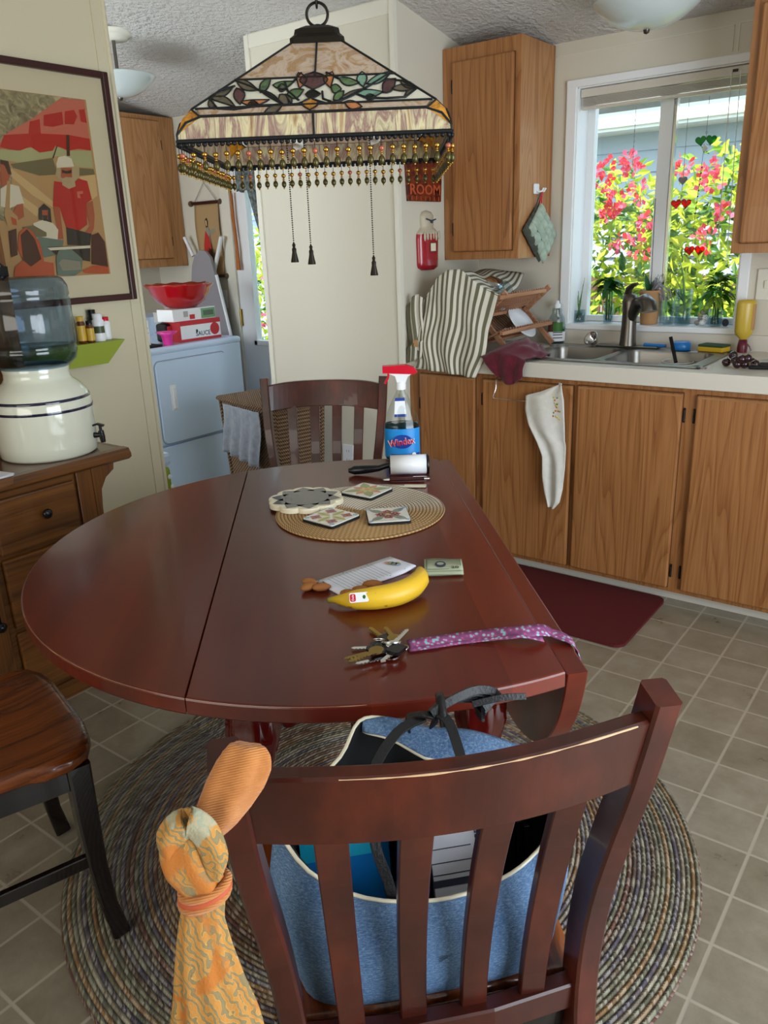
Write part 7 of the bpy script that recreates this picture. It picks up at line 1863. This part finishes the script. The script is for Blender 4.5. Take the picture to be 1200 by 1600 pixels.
catcher(1085, 391, 'heart_red', 'pair of bright red glass hearts hanging lowest, above the tall glass', 1.40)
catcher(1067, 282, 'iron_grey', 'single silver filigree heart hanging above the dark red hearts', 1.89, False, 0.020)
p = ony(988, 265, YS); t_ = thing('suncatcher', 'small clear crystal on a beaded string in the left pane', 'suncatcher', (p.x, YS, p.z), 0, 'suncatchers hanging in the window')
m = MB('clear_glass'); m.sphere((0, 0, 0), (0.008, 0.008, 0.011), 8, 6); m.build('crystal', t_)
m = MB('iron_grey'); m.tube([(0, 0, 0.01), (0, 0, 1.89 - p.z)], 0.001, 5)
for k in range(10): m.sphere((0, 0, 0.03 + k * 0.02), (0.0022, 0.0022, 0.004), 6, 5)
m.build('string', t_)

# ================================================================== WALL DECOR RIGHT OF THE CLOSET AND POT HOLDERS
WXp = -2.05
pq = thing('ceramic_plaque', 'rust brown ceramic plaque with raised writing left of the oak wall cabinet', 'plaque', (WXp, 0, 0))
a = onx(634, 240, WXp + 0.01); b2 = onx(691, 240, WXp + 0.01); zt_ = 1.745; zb_ = onx(636, 314, WXp + 0.01).z
ya, ybq = a.y + 0.01, onx(688, 314, WXp + 0.01).y
m = MB('rust_ceramic'); m.prism([(ya - 0.015, zt_), (ybq + 0.015, zt_), (ybq, zb_), (ya, zb_)], 0.001, 0.014, 'yz'); m.build('slab', pq)
m = MB('pic_orange'); m.text('ROOM', 0.058, T(0.0145, (ya + ybq) / 2, zb_ + 0.045) @ RZ(PI / 2) @ RX(PI / 2), 0.0012, sx=1.35)
for k in range(7): y = ya + 0.02 + (ybq - ya - 0.04) * k / 6; m.box(0.014, 0.0152, y - 0.002, y + 0.002, zb_ + 0.004, zb_ + 0.020)
m.build('raised_letters', pq)
gy, gz0 = 3.045, 1.266
gd = thing('wall_pocket_bottle', 'dark red ceramic bottle with cream head hanging on the wall under the plaque', 'wall ornament', (WXp, gy, gz0))
def gprof(z):
    P_ = [(0.0, 0.045), (0.006, 0.066), (0.02, 0.074), (0.13, 0.077), (0.155, 0.074), (0.168, 0.055), (0.178, 0.043), (0.20, 0.046), (0.225, 0.044), (0.240, 0.032), (0.247, 0.005)]
    for i in range(len(P_) - 1):
        if z <= P_[i + 1][0]: f_ = (z - P_[i][0]) / (P_[i + 1][0] - P_[i][0]); return P_[i][1] + (P_[i + 1][1] - P_[i][1]) * f_
    return 0.004
for (z0, z1, mt, nm) in ((0.0, 0.150, 'gourd_red', 'body'), (0.150, 0.247, 'gourd_cream', 'head')):
    m = MB(mt); zs = [z0 + (z1 - z0) * i / 14 for i in range(15)]; seg = 20; vs = []
    for z in zs:
        r_ = gprof(z)
        for i in range(seg + 1): an = PI * i / seg; vs.append((0.001 + 0.035 * min(1, r_ / 0.06) * math.sin(an) ** 0.8, r_ * math.cos(an), z))
    m.add(vs, [(j_ * (seg + 1) + i, j_ * (seg + 1) + i + 1, (j_ + 1) * (seg + 1) + i + 1, (j_ + 1) * (seg + 1) + i) for j_ in range(14) for i in range(seg)], True); m.build(nm, gd)
m = MB('gourd_cream')
for k in range(6): m.sphere((0.033, -0.055 + 0.022 * k, 0.140 + 0.004 * (k % 2)), (0.005, 0.008, 0.02), 8, 6)
m.build('glaze_drips', gd, kind='stuff')
m = MB('bark'); m.box(0.036, 0.038, -0.022, 0.025, 0.075, 0.115, 0.001); m.use('cream_ceramic'); m.box(0.038, 0.0386, -0.018, 0.021, 0.079, 0.111); m.build('paper_patch', gd)
m = MB('ink'); m.tube([(0.030, -0.035, 0.212), (0.036, -0.005, 0.203), (0.034, 0.03, 0.210)], 0.003, 6); m.sphere((0.036, -0.003, 0.199), 0.006, 8, 6); m.build('dark_band', gd)
# hook and quilted pot holders on the cabinet side
CX = -1.6725
hk = thing('double_hook', 'white adhesive hook on the side of the oak wall cabinet', 'hook', (CX, 3.345, 1.580))
m = MB('white_plastic'); m.box(0.0, 0.006, -0.028, 0.020, -0.018, 0.024, 0.005); m.build('plate', hk)
for s_ in (0.014, -0.006): m = MB('white_plastic'); m.tube([(0.004, s_, 0.0), (0.014, s_ + 0.006, -0.010), (0.026, s_ + 0.014, -0.006), (0.030, s_ + 0.018, 0.006)], 0.004, 8); m.build('prong', hk)
def holder(name, mt, label, P4, xo, loop):
    t_ = thing(name, label, 'pot holder', (CX, 0, 0))
    Q = [onx(px, py, CX + xo) for px, py in P4]   # top, right, bottom, left
    m = MB(mt)
    def f(u_, v_):
        a = Q[0].lerp(Q[1], u_); b3 = Q[3].lerp(Q[2], u_); p = a.lerp(b3, v_)
        return (xo + 0.014 * (abs(math.sin(u_ * PI * 4)) * abs(math.sin(v_ * PI * 4))) ** 0.6 + 0.010 * math.sin(PI * u_) * math.sin(PI * v_), p.y, p.z)
    m.grid(33, 33, f, th=0.006); m.build('quilted_pad', t_)
    m = MB(loop); m.tube([(xo - 0.002, Q[0].y, Q[0].z), (0.022, 3.355, 1.578), (0.022, 3.362, 1.574), (xo, Q[0].y + 0.012, Q[0].z - 0.01)], 0.003, 6); m.build('loop', t_)
holder('quilted_pot_holder', 'dark_quilt', 'dark green pot holder hanging behind the pale quilted one', [(838, 322), (858, 372), (841, 409), (816, 360)], 0.008, 'dark_quilt')
holder('quilted_pot_holder', 'green_quilt', 'pale green diamond quilted pot holder with a red loop', [(844, 318), (867, 366), (847, 411), (825, 357)], 0.020, 'red_plastic')
